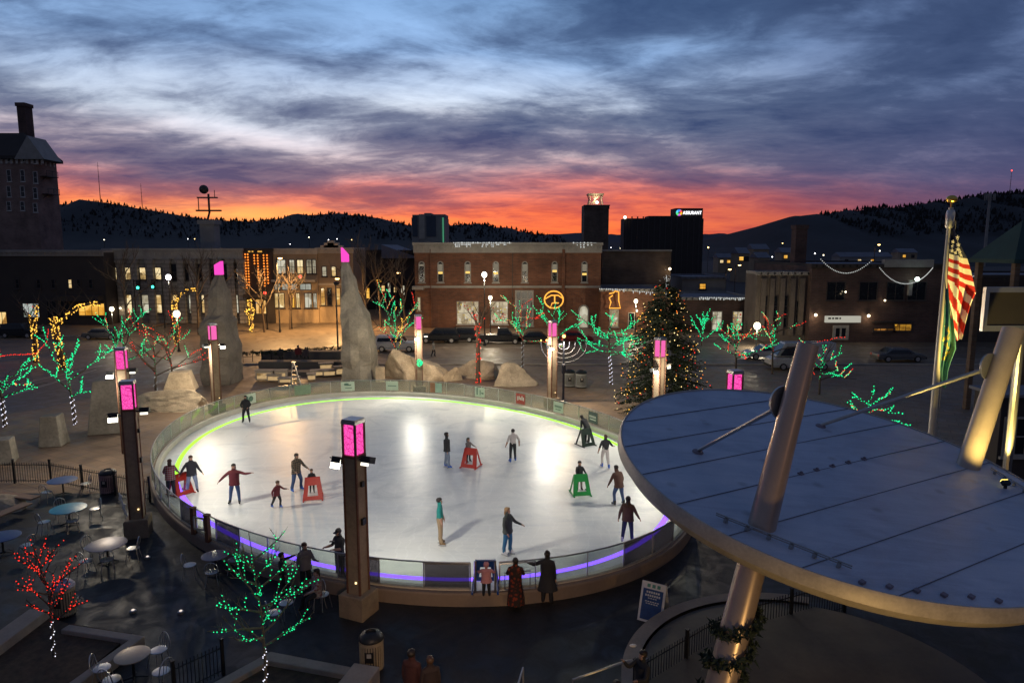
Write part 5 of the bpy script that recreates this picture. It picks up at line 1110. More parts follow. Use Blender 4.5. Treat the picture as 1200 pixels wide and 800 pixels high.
# ================================================================ canopy over the stage
CN = V((.10798, -.15707, .98167)).normalized(); K = 8.0; CC = V((1.10427, 2.28201, -.75635))*K+V((0, 0, CH)); CR = .72698*K
def C(px, py, up=0.0): d = ray(px, py); o = CC+CN*up-V((0, 0, CH)); return d*(CN.dot(o)/CN.dot(d))+V((0, 0, CH))
CM = Matrix.Translation(CC) @ CN.to_track_quat('Z', 'Y').to_matrix().to_4x4(); CI = CM.inverted()
def roofmat():
    m, out = newmat('canopy_roof'); co = coord(); mp = node('ShaderNodeMapping', i_Vector=co); mp.inputs['Rotation'].default_value = (0, 0, .35); mp.inputs['Scale'].default_value = (.35, 2.2, 1)
    n1 = noise(.5, 6, co, .6, 1.0); n2 = noise(1.6, 7, mp.outputs[0], .65, .8); n3 = noise(30, 3, co)
    f = mth('ADD', mth('MULTIPLY', n1, .4), mth('ADD', mth('MULTIPLY', n2, .45), mth('MULTIPLY', n3, .15)))
    col = ramp(f, [(.33, (.31, .345, .43)), (.5, (.48, .53, .62)), (.66, (.62, .65, .72))]); v = node('ShaderNodeTexVoronoi', i_Scale=.9, i_Vector=co); col = mixc(ramp(v.outputs['Distance'], [(.04, .5), (.16, 0.0)]), col, (.2, .2, .23))
    b = node('ShaderNodeBsdfPrincipled', i_Base_Color=col, i_Metallic=.15); _nt.links.new(ramp(n2, [(.3, .3), (.7, .62)]), b.inputs['Roughness'])
    bp = node('ShaderNodeBump', i_Strength=.12, i_Distance=.03, i_Height=f); _nt.links.new(bp.outputs[0], b.inputs['Normal']); _nt.links.new(b.outputs[0], out.inputs[0]); return m
cano = thing('stage_canopy', 'large tilted round stage canopy with blue grey roof held on slanted tubular masts', 'canopy', V((CC.x, CC.y, 0)))
off = V((CC.x, CC.y, 0)); CB = Matrix.Translation(-off) @ CM
roofm = roofmat(); fasc = mat('canopy_fascia', (.44, .405, .35), .5, .15, ns=1.6, amt=.3, bump=.12)
q = MB(); q.M = CB; q.lathe([(.01, .03), (CR*.5, .012), (CR-.03, 0)], 96, cap=False); q.build('roof', roofm, cano, smooth='all')
q = MB(); q.M = CB; q.lathe([(CR-.035, -.02), (CR-.03, .03), (CR+.01, .035), (CR+.04, -.02), (CR+.05, -.3), (CR-.02, -.37), (CR-.16, -.56), (CR-.4, -.62), (.01, -.62)], 120, cap=False); q.build('fascia', fasc, cano, smooth=True)
def loc_(p): return V(p)-off
def seam(a, c): 
    p, r_ = CI @ C(*a), CI @ C(*c); s = MB(); s.M = CB; s.tube([(p.x, p.y, .02), (r_.x, r_.y, .02)], .014, 4); s.build('seam', M['frame_dark'], cano)
sd = (CI @ C(1120, 548)-CI @ C(905, 607)); sd.z = 0; sd.normalize(); sn = V((-sd.y, sd.x, 0))
for off_ in (-4.3, -2.9, -1.45, 0.0, 1.45, 2.9, 4.3):
    h_ = math.sqrt((CR-.06)**2-off_*off_); a_, c_ = sn*off_-sd*h_, sn*off_+sd*h_; s = MB(); s.M = CB; s.tube([a_.lerp(c_, i_/16)+V((0, 0, .013+.014*(1-min(1, a_.lerp(c_, i_/16).length/CR)))) for i_ in range(17)], .011, 4); s.build('roof_seam', mat('dark_seam', (.1, .11, .14), .6, ns=3), cano)  # dark joint lines laid across the roof panels
def masts(base, pierce, top, r0, r1, cap):
    b_, p_, t_ = V(base), V(pierce), V(top); q = MB().tube([loc_(b_), loc_(p_), loc_(t_)], [r0, r0*.86, r1], 20); q.tube([loc_(b_), loc_(b_.lerp(p_, .06))], [r0*1.5, r0*1.45], 20)
    q.build('mast', mat('mast_paint', (.42, .33, .27), .34, .45, ns=2, amt=.1, bump=.03), cano, smooth=True)
m1p = C(893, 615); m1t = P(947, 404, 15.6); m1b = m1p+(m1p-m1t)*(m1p.z/(m1t.z-m1p.z)); masts(m1b, m1p, m1t, .36, .24, True)
m2p = C(1135, 545); m2t = P(1187, 387, 20.6); m2b = m2p+(m2p-m2t).normalized()*.6; masts(m2b, m2p, m2t, .36, .30, True)
for (a, e, r_) in (((818, 528), m1p.lerp(m1t, .70), .05), ((962, 498), m2p.lerp(m2t, .75), .06)):
    s0 = C(*a, .05); MB().tube([loc_(s0), loc_(e)], [r_*.9, r_*1.15], 10).build('stay_rod', M['steel'], cano, smooth=True)
    q = MB(); d = (loc_(e)-loc_(s0)).normalized(); c0 = loc_(e)-d*.32-V((0, 0, 0)); q.M = Matrix.Translation(c0) @ V((.3, -1, .15)).to_track_quat('Z', 'Y').to_matrix().to_4x4(); q.lathe([(.02, -.03), (.42, -.03), (.42, .03), (.02, .03)], 24); q.build('gusset_plate', M['steel'], cano, smooth=True)
    q = MB(); q.M = CB; l = CI @ s0; q.lathe([(.16, .015), (.14, .05), (.02, .08)], 14, (l.x, l.y, 0)); q.build('anchor_plate', mat('bracket_paint', (.2, .17, .2), .6, ns=4), cano)
def railc(a, c, z=.14, n=6):
    p, r_ = CI @ C(*a), CI @ C(*c); q = MB(); q.M = CB
    for dz, w in ((z, .018), (z-.05, .014)): q.tube([(p.x, p.y, dz), (r_.x, r_.y, dz)], w, 5)
    for i in range(n): f = (i+.5)/n; q.box((p.x+(r_.x-p.x)*f, p.y+(r_.y-p.y)*f, z*.45), (.1, .06, z*.8))
    q.build('edge_rail', M['steel'], cano)
railc((838, 607), (997, 670)); railc((1160, 552), (1206, 580), .12, 4)
q = MB(); q.M = CB
for i in range(6): l = CI @ C(1010+i*32, 683+i*5-(i > 3)*3); q = MB(); q.M = CB; q.box((l.x, l.y, .03), (.13, .1, .05)); q.build('snow_clip', mat('bracket_paint', (.13, .11, .13), .6, ns=4), cano)

q = MB(); q.M = CB
for i in range(5): l = CI @ C(938+i*18.5, 556-i*4.3); q = MB(); q.M = CB; q.box((l.x, l.y, .03), (.14, .12, .05)).box((l.x+.02, l.y, .07), (.06, .05, .05)); q.build('roof_bracket', mat('bracket_paint', (.13, .11, .13), .6, ns=4), cano)

t = thing('mast_garland', 'dark evergreen garland wound round the foot of the canopy mast', 'garland', V((m1b.x, m1b.y, 0))); rng = random.Random(5); b = MB(); d = (m1p-m1b).normalized()
for i in range(420):
    f = i/420; q_ = f*5.2*2*PI; h = f*3.4; c0 = d*h/d.z; r_ = .42+rng.uniform(-.03, .1); p = c0+V((r_*math.cos(q_), r_*math.sin(q_), 0)); 
    for _ in range(5):
        e = V((rng.gauss(0, 1), rng.gauss(0, 1), rng.gauss(0, 1))).normalized()*rng.uniform(.1, .22); s = e.orthogonal().normalized()*.035; p2 = p+V((rng.uniform(-.06, .06), rng.uniform(-.06, .06), rng.uniform(-.12, .12))); b.add([p2-s, p2+s, p2+e], [(0, 1, 2)])
b.build('garland_sprays', M['needle'], t)
t = thing('floodlight', 'small yellow uplight on the canopy rim beside the far mast', 'floodlight', C(1178, 572, .02)); MB().box((0, 0, .05), (.06, .06, .1)).box((.02, .03, .15), (.2, .12, .11), 0, rx=.6).build('housing', M['black'], t); MB().box((.02, .1, .19), (.17, .015, .09), 0, rx=.6).build('lens', em('yellow_lens', (1, .8, .15), 3), t)
YL = (1.0, .76, .22)
# ================================================================ flagpole and flags
FB = P(1092, 505, 26); FT = P(1112, 243, 26); fp = thing('flagpole', 'tall metal flagpole with a golden ball behind the canopy', 'flagpole', (FB.x, 26, 0)); ht = FT.z
MB().lathe([(.3, 0), (.3, .2), (.2, .3), (.14, .4), (.12, ht*.5), (.085, ht)], 14).build('pole', M['pole_paint'], fp, smooth=True); MB().lathe([(.13, ht-.75), (.15, ht-.7), (.15, ht-.2), (.12, ht-.1)], 14).build('truck', M['alu'], fp, smooth=True); MB().lathe([(.03, ht), (.03, ht+.18)], 8).ball((0, 0, ht+.3), .15, 0, 12, 8, (1.3, 1.3, 1)).build('ball', mat('gilt', (.8, .5, .1), .25, 1.0, ns=5, bump=0), fp, smooth=True); MB().tube([(.17, -.05, 1.5), (.19, -.05, ht-.5)], .012, 4).build('halyard', M['trim'], fp)
def flagcloth(name, label, quad_rows, cols, groups, depth=.10):
    """quad_rows: list of (left px, right px) rows down the hanging cloth; bands coloured by cols(s,t)."""
    o = P(quad_rows[0][0][0], quad_rows[0][0][1], 25.9); n = 30; R_ = len(quad_rows)-1; nr = 22; t = thing(name, label, 'flag', o, 0, 'flags on the pole'); grid = []; mi = []
    for r_ in range(R_*nr+1):
        k = min(r_//nr, R_-1); f = (r_-k*nr)/nr; l = V(quad_rows[k][0]).lerp(V(quad_rows[k+1][0]), f); rr = V(quad_rows[k][1]).lerp(V(quad_rows[k+1][1]), f)
        for i in range(n+1):
            u = i/n; p = l.lerp(rr, u); w = P(p.x, p.y, 25.9); w.y += depth*(math.sin(u*9+r_*.05)+.5*math.sin(u*21+r_*.09))*min(1, u*3)-.02; grid.append(w-o)
    fs = []
    for r_ in range(R_*nr):
        for i in range(n): a = r_*(n+1)+i; fs.append((a, a+1, a+n+2, a+n+1)); mi.append(cols(min(r_//nr, R_-1), (i+.5)/n, ((r_ % nr)+.5)/nr))
    b = MB(); b.add(grid, fs); b.m = mi; return t, b, grid, n
FR, FW, FBL = mat('flag_red', (.5, .012, .008), .8, ns=6, bump=.1), mat('flag_white', (.8, .76, .66), .8, ns=6, amt=.08, bump=.1), mat('flag_navy', (.012, .016, .05), .8, ns=6, bump=.1)
rows = [((1115, 268), (1117, 268)), ((1112, 297), (1131, 303)), ((1110, 327), (1141, 343)), ((1114, 372), (1135, 362)), ((1121, 399), (1125, 396))]
def uscol(k, u, v):
    if k == 0: return 2
    if k == 1:  return (1, 0)[int((v-(u*.0))*6) % 2]
    s = u*.75-((k-2)+v)*.42+1.3
    return (0, 1)[int(s*5.5) % 2]
t, b, grid, n = flagcloth('national_flag', 'red and white striped flag with a starred navy corner hanging from the pole', rows, uscol, None)
b.build('cloth', [FR, FW, FBL], t, smooth='all'); st = MB()
for (r_, i) in ((7, 15), (9, 22), (11, 8), (12, 24), (13, 14), (15, 6), (15, 19), (16, 26), (17, 12), (18, 22), (19, 4), (19, 17), (20, 26), (20.5, 10)):
    p = grid[int(r_)*(n+1)+i]; star = [(p.x+(.085 if j % 2 == 0 else .035)*math.sin(2*PI*j/10), p.z+(.085 if j % 2 == 0 else .035)*math.cos(2*PI*j/10)) for j in range(10)]; st.plate(star, p.y-.05, p.y-.03)
st.build('stars', FW, t)
SG = mat('flag_teal', (.045, .17, .15), .8, ns=6, bump=.1); SGo = mat('flag_gold', (.55, .4, .05), .7, ns=9, amt=.5, bump=0)
rows = [((1108, 338), (1110, 338)), ((1106, 372), (1115, 372)), ((1103, 400), (1118.5, 408)), ((1101, 430), (1111, 430)), ((1103, 452), (1107, 455))]
def sdcol(k, u, v):
    s = k+v; 
    return 1 if (1.3 < s < 2.75 and abs(u-.42-.12*math.sin(s*9)) < .22 and math.sin(s*23+u*17) > -.35) else 0
t, b, grid, n = flagcloth('state_flag', 'teal flag with a golden seal drooping below the striped flag', rows, sdcol, None, .07); b.build('cloth', [SG, SGo], t, smooth='all')
light('SPOT', 'flag_uplight', (FB.x+1.6, 23.8, 3.4), 8000, YL, .08, (FB.x+.6, 26, 10.2), 46, .8)
ul = C(1178, 572, .3); light('SPOT', 'canopy_uplight', ul, 1300, YL, .05, m2p.lerp(m2t, .55), 75, .7)
lp = C(1100, 519, .5); light('POINT', 'canopy_edge_light', C(1150, 533, .55)+V((.5, .7, .1)), 22, YL, .05)
# ================================================================ plaza stonework
def spire(label, px, pyb, pyt, Y, pts, seed, cutleft):
    o = P(px, pyb, Y); o.z = 0; t = thing('granite_spire', label, 'sculpture', o, 0, 'granite spires with lit tips'); rng = random.Random(seed); S = Y/F*1.0
    def lvl(py): return P(px, py, Y).z
    from mathutils import noise as nz
    b = MB(); n = 12; vs = []; lv = []
    for a, c in zip(pts[:-1], pts[1:]):
        k = max(1, int((a[0]-c[0])/8))
        for i in range(k): f = i/k; lv.append(tuple(a[q]+(c[q]-a[q])*f for q in range(4)))
    lv.append(pts[-1])
    for li, (py, l, r_, d) in enumerate(lv):
        z = max(lvl(py), 0) if py < pyb else 0; cx = ((l+r_)/2-px)*S; hw = (r_-l)/2*S*.9; d = d*.85; blockk = 1+.04*((li*7+seed) % 3-1)*(li < len(lv)-2)
        for j in range(n):
            q = 2*PI*(j+.5)/n; k = max(abs(math.cos(q)), abs(math.sin(q)))**.85; e = blockk*(1+.16*nz.noise(V((math.cos(q)*1.3, math.sin(q)*1.3, z*.55))+V((seed, 0, 0)))+rng.uniform(-.05, .03)); e = 1 if li > len(lv)-2 else e
            vs.append((cx+hw*math.cos(q)/k*e, d*math.sin(q)/k*e, z+(rng.uniform(-.25, .25) if 0 < li < len(lv)-1 else 0)))
    m = len(lv); b.add(vs, [(i*n+j, i*n+(j+1) % n, (i+1)*n+(j+1) % n, (i+1)*n+j) for i in range(m-1) for j in range(n)]+[tuple((m-1)*n+j for j in range(n)), tuple(range(n))[::-1]]); b.build('stone', M['granite_shade' if seed == 6 else 'granite_dark'], t)
    py, l, r_, d = pts[-1]; z = lvl(py)+.01; z1 = lvl(pyt); cx = ((l+r_)/2-px)*S; hw = (r_-l)/2*S*.96; zl, zr = (z1, z+(z1-z)*.5) if cutleft else (z+(z1-z)*.72, z1)
    MB().plate([(cx-hw, z), (cx+hw, z), (cx+hw, zr), (cx-hw, zl)], -d*.9, d*.9).build('lit_tip', em('spire_tip', (.94, .07, .52), 1.0), t); return t
spire('right hand granite spire with a sloping magenta lit tip', 421, 438, 290, 60, [(438, 402, 443, 1.9), (400, 401, 441, 1.9), (385, 403, 438, 1.7), (372, 403, 434, 1.6), (352, 404, 425, 1.3), (330, 404, 420, 1.0), (307, 405, 412.5, .36)], 5, True)
spire('left granite spire with a magenta lit tip behind a pillar', 262, 450, 306, 58, [(450, 243, 281, 1.8), (405, 243, 280, 1.8), (374, 245, 277, 1.6), (368, 250, 275, 1.4), (340, 254, 273, .9), (322, 260.5, 268.3, .34)], 6, False)
def gr(px, py, z=0): p = G(px, py, z); return (p.x, p.y, 0)
boulder('broad low granite boulder with an upright block behind the left rink edge', gr(207, 478), (5.0, 2.6, 1.7), 3, ridge=.15); 
block('granite_block', 'upright rough granite block standing on the broad left boulder', P(213, 456, 49.6), (2.2, 1.4, 1.35), 'granite', 'stone block', .62, .2, None, 4)
boulder('tall dark granite boulder behind the wreathed pillar left side', gr(478, 441), (3.6, 3, 3.0), 14, ridge=-.3); boulder('sloping granite boulder right of the wreathed pillar', gr(506, 443), (3.2, 2.6, 2.4), 8, ridge=-.5); boulder('small granite boulder between two large ones', gr(530, 445), (1.6, 1.4, 1.4), 9)
boulder('wide low granite boulder under the red wrapped trunk', gr(562, 440), (4.4, 3, 1.75), 11); boulder('pointed granite boulder beside the two pale bins', gr(599, 450), (3.5, 2.4, 2.0), 12, ridge=.1)
block('granite_block', 'tapered upright granite block on the left plaza', gr(63, 521), (1.3, 1.1, 1.8), 'granite_dark', 'stone block', .72, .2, None, 2, .05)
block('granite_block', 'tall tapered granite slab behind the left pillars', gr(132, 505), (2.4, 1.6, 3.4), 'granite_dark', 'stone block', .62, .3, None, 7, .08)
block('granite_block', 'small square granite block in front of the right spire', gr(446, 447), (.8, .7, 1.3), 'granite', 'stone block', .95, .1, None, 8)
block('granite_block', 'rough granite block at the far left edge by the fence', gr(2, 541), (1.4, 1.2, 1.3), 'granite_dark', 'stone block', .8, .4, None, 9); boulder('rounded pale boulder at the left edge inside the bench corner', gr(2, 598), (1.4, 1.2, .8), 15)
# sunken seating terrace at the back with glowing stone seats
stc = mat('seating_wall', (.1, .095, .09), .85, ns=.8)
for i, (x0, x1, py, d, h, lb) in enumerate(((282, 402, 449, 1.1, .35, 'lowest dark stone seating step behind the far glass'), (284, 405, 440, 1.2, .6, 'second dark stone seating step behind the glowing seats'), (286, 412, 430, 1.2, .82, 'third dark stone seating step below the railing'))):
    p0, p1 = G(x0, py), G(x1, py); c = (p0+p1)/2; tag(MB().box((0, 0, h/2), ((p1-p0).length, d, h)).build('seating_step', stc, loc=(c.x, c.y+i*.6+4, 0)), lb, 'seating', 'seating steps at the back of the plaza')
SEAT = litpane('seat_glow', (.62, .42, .2), (.36, .22, .09), .75, .7)
for i, (px, py, w, h, rz, lb) in enumerate(((311, 446, 1.5, .8, 0, 'leftmost glowing stone seat'), (322, 447, 1.2, .5, 0, 'low glowing stone seat second from the left'), (330, 446, 1.0, .8, .1, 'glowing stone seat beside the small ladder'), (339, 449, 1.7, .35, .1, 'longest low glowing seat left of the ladder'), (366, 446, .7, .5, .3, 'glowing seat just right of the ladder'), (375, 441, 1.5, .45, .3, 'glowing seat in the middle of the right cluster'), (387, 441, 1.2, .5, .3, 'glowing seat near the right spire'), (398, 440, .8, .7, .3, 'last glowing seat against the right spire'), (383, 433, 1.3, .5, .3, 'upper glowing seat of the right cluster'))):
    p = G(px, py); t = thing('glowing_bench', lb, 'bench', (p.x, p.y-.2, 0), rz, 'glowing stone seats'); MB().box((0, .25, h*.5+.1), (w, .6, h)).box((0, .25, h+.14), (w+.1, .75, .08)).build('seat_body', M['concrete'], t); MB().box((0, -.065, h*.45+.1), (w*.82, .03, h*.62)).build('glow_panel', SEAT, t)
t = thing('step_ladder', 'small pale a-frame ladder standing beside the glowing seats', 'ladder', gr(345, 454)); MB().tube([(-.3, 0, 0), (-.06, 0, 2.1)], .05, 5).tube([(.55, .2, 0), (0, .1, 2.1)], .05, 5).tube([(.3, .75, 0), (0, .2, 2.1)], .04, 5).box((0, .1, 2.1), (.3, .3, .06)).build('rails', M['alu'], t); q = MB()
for i in range(5): q.box((-.27+.05*i+.2, .07, .35+.35*i), (.45, .1, .03))
q.build('treads', M['alu'], t)
t = thing('railing', 'dark railing draped with evergreen garland above the seating steps', 'railing', gr(285, 424)); o = V(gr(285, 424)); e = V(gr(412, 416))-o; rng = random.Random(8); b = MB()
for i in range(13): p = e*(i/12); b.tube([p, p+V((0, 0, .95))], .035, 5)
b.tube([V((0, 0, .95)), e+V((0, 0, .95))], .04, 5); b.tube([V((0, 0, .5)), e+V((0, 0, .5))], .03, 5); b.build('rails', M['black'], t); b = MB()
for i in range(700):
    f = rng.random(); s = math.sin(f*12*PI); p = e*f+V((0, 0, 1.0-.24*abs(s)))+V((rng.gauss(0, .07), rng.gauss(0, .07), rng.gauss(0, .07))); v = V((rng.gauss(0, 1), rng.gauss(0, 1), rng.gauss(0, 1))).normalized(); s_ = v.orthogonal()*.05; b.add([p-s_, p+s_, p+v*.22], [(0, 1, 2)])
b.build('garland', M['needle'], t)

# ================================================================ street lamps, signals
globe_lamp('globe lamp before the stone building at left', gr(134, 400), 4.0, power=260); globe_lamp('globe lamp near the left granite spire glowing warm', gr(210, 412), 4.2, r=.36, power=420)
p = G(568, 405); globe_lamp('taller of the two globe lamps in front of the brick hall', (p.x, 80, 0), P(568, 322, 80).z, m=em('cool_globe', (1, .88, .72), 6), r=.3, power=1900); globe_lamp('shorter globe lamp beside the decorated shop window', (X(574, 88, 4), 90, 0), P(574, 349, 90).z, power=850)
globe_lamp('globe lamp left of the christmas tree', (X(750, 88, 4), 91, 0), P(750, 353, 91).z, power=560); globe_lamp('bright globe lamp right of the red store', (X(888, 78, 4), 78, 0), P(888, 382, 78).z, r=.38, power=900)
globe_lamp('globe lamp lit white over the bank roofline', (X(197, 92, 8), 92, 0), P(197, 325, 92).z, m=COOL, r=.34, power=220)
cobra_lamp('tall sodium street light over the junction before the shops', (X(325, 93, 8), 93, 0), P(330, 303, 92).z, (.8, -1.0), power=9000); cobra_lamp('sodium street light left of the right granite spire', (X(402, 97, 8), 97, 0), P(398, 327, 96).z, (-.6, -1), power=5200)
cobra_lamp('sodium street light among the bare trees left of the brick hall', (X(463, 112, 8), 112, 0), P(468, 320, 111).z, (.7, -1), power=260); cobra_lamp('tall unlit lamp column in front of the right spire', (X(392, 72, 4), 73, 0), 7.6, (.1, -.1), m=M['frame_dark'], power=0)
cobra_lamp('distant sodium street light over the red store roof', (X(851, 130, 8), 130, 0), P(851, 316, 129).z, (.4, -1), power=150); cobra_lamp('orange street light on a cable pole right of the stone store', (X(862, 140, 8), 140, 0), P(862, 311, 139).z, (.5, -1), power=150); cobra_lamp('orange street lamp high over the brick store', (X(1024, 150, 8), 150, 0), P(1026, 287, 149).z, (.3, -1), power=100)
traffic_light('red traffic light on a mast arm before the shops', (X(340, 97, 6), 97, 0), P(352, 327, 97).z, 'red', 1.6); traffic_light('red traffic light low beside the theatre door', (X(311, 96, 6), 96, 0), P(311, 346, 96).z, 'red'); traffic_light('green traffic light left of its pair over the bank street', (X(157, 98, 6), 98, 0), P(162, 334, 98).z, 'green', .7); traffic_light('green traffic light right of its pair over the bank street', (X(190, 98, 6), 98, 0), P(180, 333, 98).z, 'green', -1.2)
# cars
car('dark pickup parked in front of the ornate building', gr(372, 373), .1, 'dark', 'truck', L=5.4); car('white suv parked next to the dark pickup by the ornate building', gr(393, 371), .1, 'white', 'suv'); car('white suv parked under the green and red lit tree', gr(465, 411), 0, 'white', 'suv', L=4.9); car('dark car parked in the shade before the brick hall left side', gr(515, 401), PI, 'dark', 'suv', L=5.0); car('dark suv with red tail light beside the decorated window', gr(537, 400), PI, 'dark', 'suv', True)
car('black pickup facing right behind the red wrapped trunk', gr(587, 402), 0, 'dark', 'truck', L=5.6); car('dark sedan parked right of the black pickup', gr(628, 402), 0, 'dark', 'sedan'); car('dull red sedan before the arched door of the brick hall', gr(672, 401), 0, 'red', 'sedan'); car('white sedan parked near the bright globe lamp at right', gr(898, 420), PI, 'white', 'sedan'); car('pale box van standing behind the canopy mast', gr(937, 432), PI, 'white', 'van', L=6.2); car('dark sedan parked alone on the right street', gr(1052, 423), 0, 'grey', 'sedan', L=4.8); car('dark parked car at left street below the golden storefront', gr(122, 397), 0, 'grey', 'sedan'); car('dark car parked far left before the neon window', gr(25, 395), 0, 'dark', 'suv')
# ================================================================ lit trees
def bt(label, px, py, pyt, **k):
    g = gr(px, py); h = max(P(px, pyt, g[1]).z, 1.5); k['bead'] = k.get('bead', .05)*.92; k.setdefault('bend', .3); k.setdefault('limbk', 1.15); k.setdefault('droop', .03); k.setdefault('group', 'street trees wound with lights'); return bare_tree(label, g, h, **k)
bt('green lit bare tree at the far left street edge', 6, 500, 412, spread=.55, flat=.3, limbs=7, seed=11, strings=(('green', 1.0), ('red', .12)), trunk_col='white', step=.13, trunk=.4, tr=.1)
bt('green lit bare tree with white lit trunk on the left plaza edge', 88, 497, 400, spread=.5, flat=.35, limbs=7, seed=12, strings=(('green', 1.0),), trunk_col='white', step=.13, trunk=.35, tr=.09)
bt('green lit bare tree left of the red lit ones near the left spire', 150, 450, 368, spread=.6, flat=.4, limbs=7, seed=13, strings=(('green', .85), ('red', .12)), step=.16, trunk=.35, tr=.1)
bt('red lit bare tree close to the left granite spire', 203, 462, 374, spread=.5, flat=.4, limbs=8, seed=14, strings=(('red', .55), ('green', .15)), trunk_col='dimwhite', step=.2, trunk=.35, tr=.1)
bt('mixed red and green lit bare tree with a pale lit trunk', 183, 466, 390, spread=.62, flat=.35, limbs=8, seed=15, strings=(('red', .32), ('green', .35)), trunk_col='dimwhite', step=.2, trunk=.35, tr=.1)
g = gr(42, 424); wrapped_tree('amber wrapped trunk tree left of the other with red strings hanging by it', g, [[(0, 0, 0), (.1, 0, 2), (.1, 0, 3.6)], [(.1, 0, 3.2), (.5, 0, 4.6), (.7, 0, 5.8)], [(.1, 0, 3.2), (-.25, 0, 4.8)]], r=.24, bead=.07, seed=3, extra=(('red', [(-3, -1, 2.8), (-2.8, -1, 1.2), (-3.6, -1, .6), (-2, -1.2, .9), (.8, -1, 1.0), (2, -1, 2.2), (2.3, -1, 3.6)], .14),), group='amber wrapped street trees')
g = gr(70, 432); wrapped_tree('amber wrapped trunk tree with one long limb arching right', g, [[(.3, 0, 0), (.1, 0, 2), (-.2, 0, 5)], [(-.1, 0, 4), (.9, 0, 4.9), (2.2, 0, 5.9), (3.6, 0, 6.3), (4.4, 0, 6.2)]], r=.3, bead=.075, seed=4, group='amber wrapped street trees')
g = gr(207, 402); wrapped_tree('amber wrapped trunk with a bent limb before the stone building', g, [[(0, 0, 0), (0, 0, 2.4), (0, 0, 5.2)], [(0, 0, 4.6), (.9, 0, 6.0), (1.8, 0, 6.5), (3, 0, 6.5)]], r=.26, bead=.08, seed=5, dens=.7, group='amber wrapped street trees'); g = gr(295, 388); wrapped_tree('narrow amber wrapped trunk below the theatre', g, [[(0, 0, 0), (0, 0, 2), (-.1, 0, 4.4)], [(0, 0, 1.6), (-.8, 0, 3.1)], [(0, 0, 1.6), (.5, 0, 3.2)]], r=.26, bead=.09, seed=6, dens=.8, group='amber wrapped street trees', twig=False)
bt('round green lit tree with amber top in front of the white suv', 465, 436, 356, spread=.42, flat=.55, limbs=9, seed=21, strings=(('green', .75), ('yellow', .25), ('red', .15)), trunk_col='dimwhite', step=.16, trunk=.3, tr=.1)
g = gr(560, 448); wrapped_tree('tree with a red wrapped trunk left of the dark pickup', g, [[(0, 0, 0), (.05, 0, 2), (0, 0, 5.0)], [(0, 0, 4.8), (-.4, 0, 6.2)], [(0, 0, 4.4), (.5, 0, 5.6)]], 'red', r=.22, bead=.06, seed=9, dens=.45, group='street trees wound with lights')
bt('bare tree with green and red strings in front of the boarded arch', 612, 432, 352, spread=.65, flat=.28, limbs=8, seed=23, strings=(('green', .55), ('red', .55)), trunk_col='dimwhite', step=.16, trunk=.4, tr=.1)
bt('bare tree with upright green strings under the round amber figure', 649, 418, 358, spread=.35, flat=.6, limbs=7, seed=24, strings=(('green', .7),), step=.2, trunk=.3, tr=.09, bead=.06)
bt('wide flat crowned green lit tree with white lit trunk left of the christmas tree', 716, 450, 374, spread=1.0, flat=.12, limbk=1.5, limbs=12, seed=25, strings=(('green', .9),), trunk_col='white', step=.12, trunk=.45, tr=.1, twigs=4)
bt('small green lit shrubby tree between the christmas tree and lit windows', 822, 405, 370, spread=.35, flat=.6, limbs=6, seed=26, strings=(('green', .8),), step=.22, trunk=.2, tr=.07, bead=.07)
bt('green and red lit tree right of the christmas tree', 862, 442, 376, spread=.75, flat=.3, limbs=9, seed=27, strings=(('green', .7), ('red', .3)), step=.15, trunk=.35, tr=.1)
bt('red topped lit tree beside the pale box van', 905, 438, 362, spread=.6, flat=.35, limbs=8, seed=28, strings=(('red', .55), ('green', .45)), step=.17, trunk=.35, tr=.1)
bt('low green lit tree partly behind the canopy mast', 960, 462, 404, spread=.75, flat=.3, limbs=8, seed=29, strings=(('green', .7), ('red', .35)), step=.16, trunk=.3, tr=.09)
bt('small green lit tree left of the flagpole behind the canopy', 1015, 505, 452, spread=.6, flat=.45, limbs=6, seed=33, strings=(('green', .9), ('red', .15)), step=.15, trunk=.25, tr=.07)
for i, (px, py, pt, lb) in enumerate(((150, 392, 300, 'dark bare tree standing before the lit windows of the stone building'), (233, 392, 305, 'dark bare tree in front of the unlit right half of the stone building'), (430, 388, 296, 'tall dark bare tree right of the right granite spire'), (447, 385, 300, 'dark bare tree in the middle of the gap left of the brick hall'), (475, 384, 306, 'dark bare tree beside the corner of the brick hall'), (310, 389, 320, 'slim bare tree before the theatre door'), (340, 386, 322, 'slim bare tree in front of the lit storefront'))): bt(lb, px, py, pt, strings=(), spread=.35, flat=.75, limbs=8, seed=40+i, trunk=.35, tr=.16, twigs=4, group='unlit bare street trees')
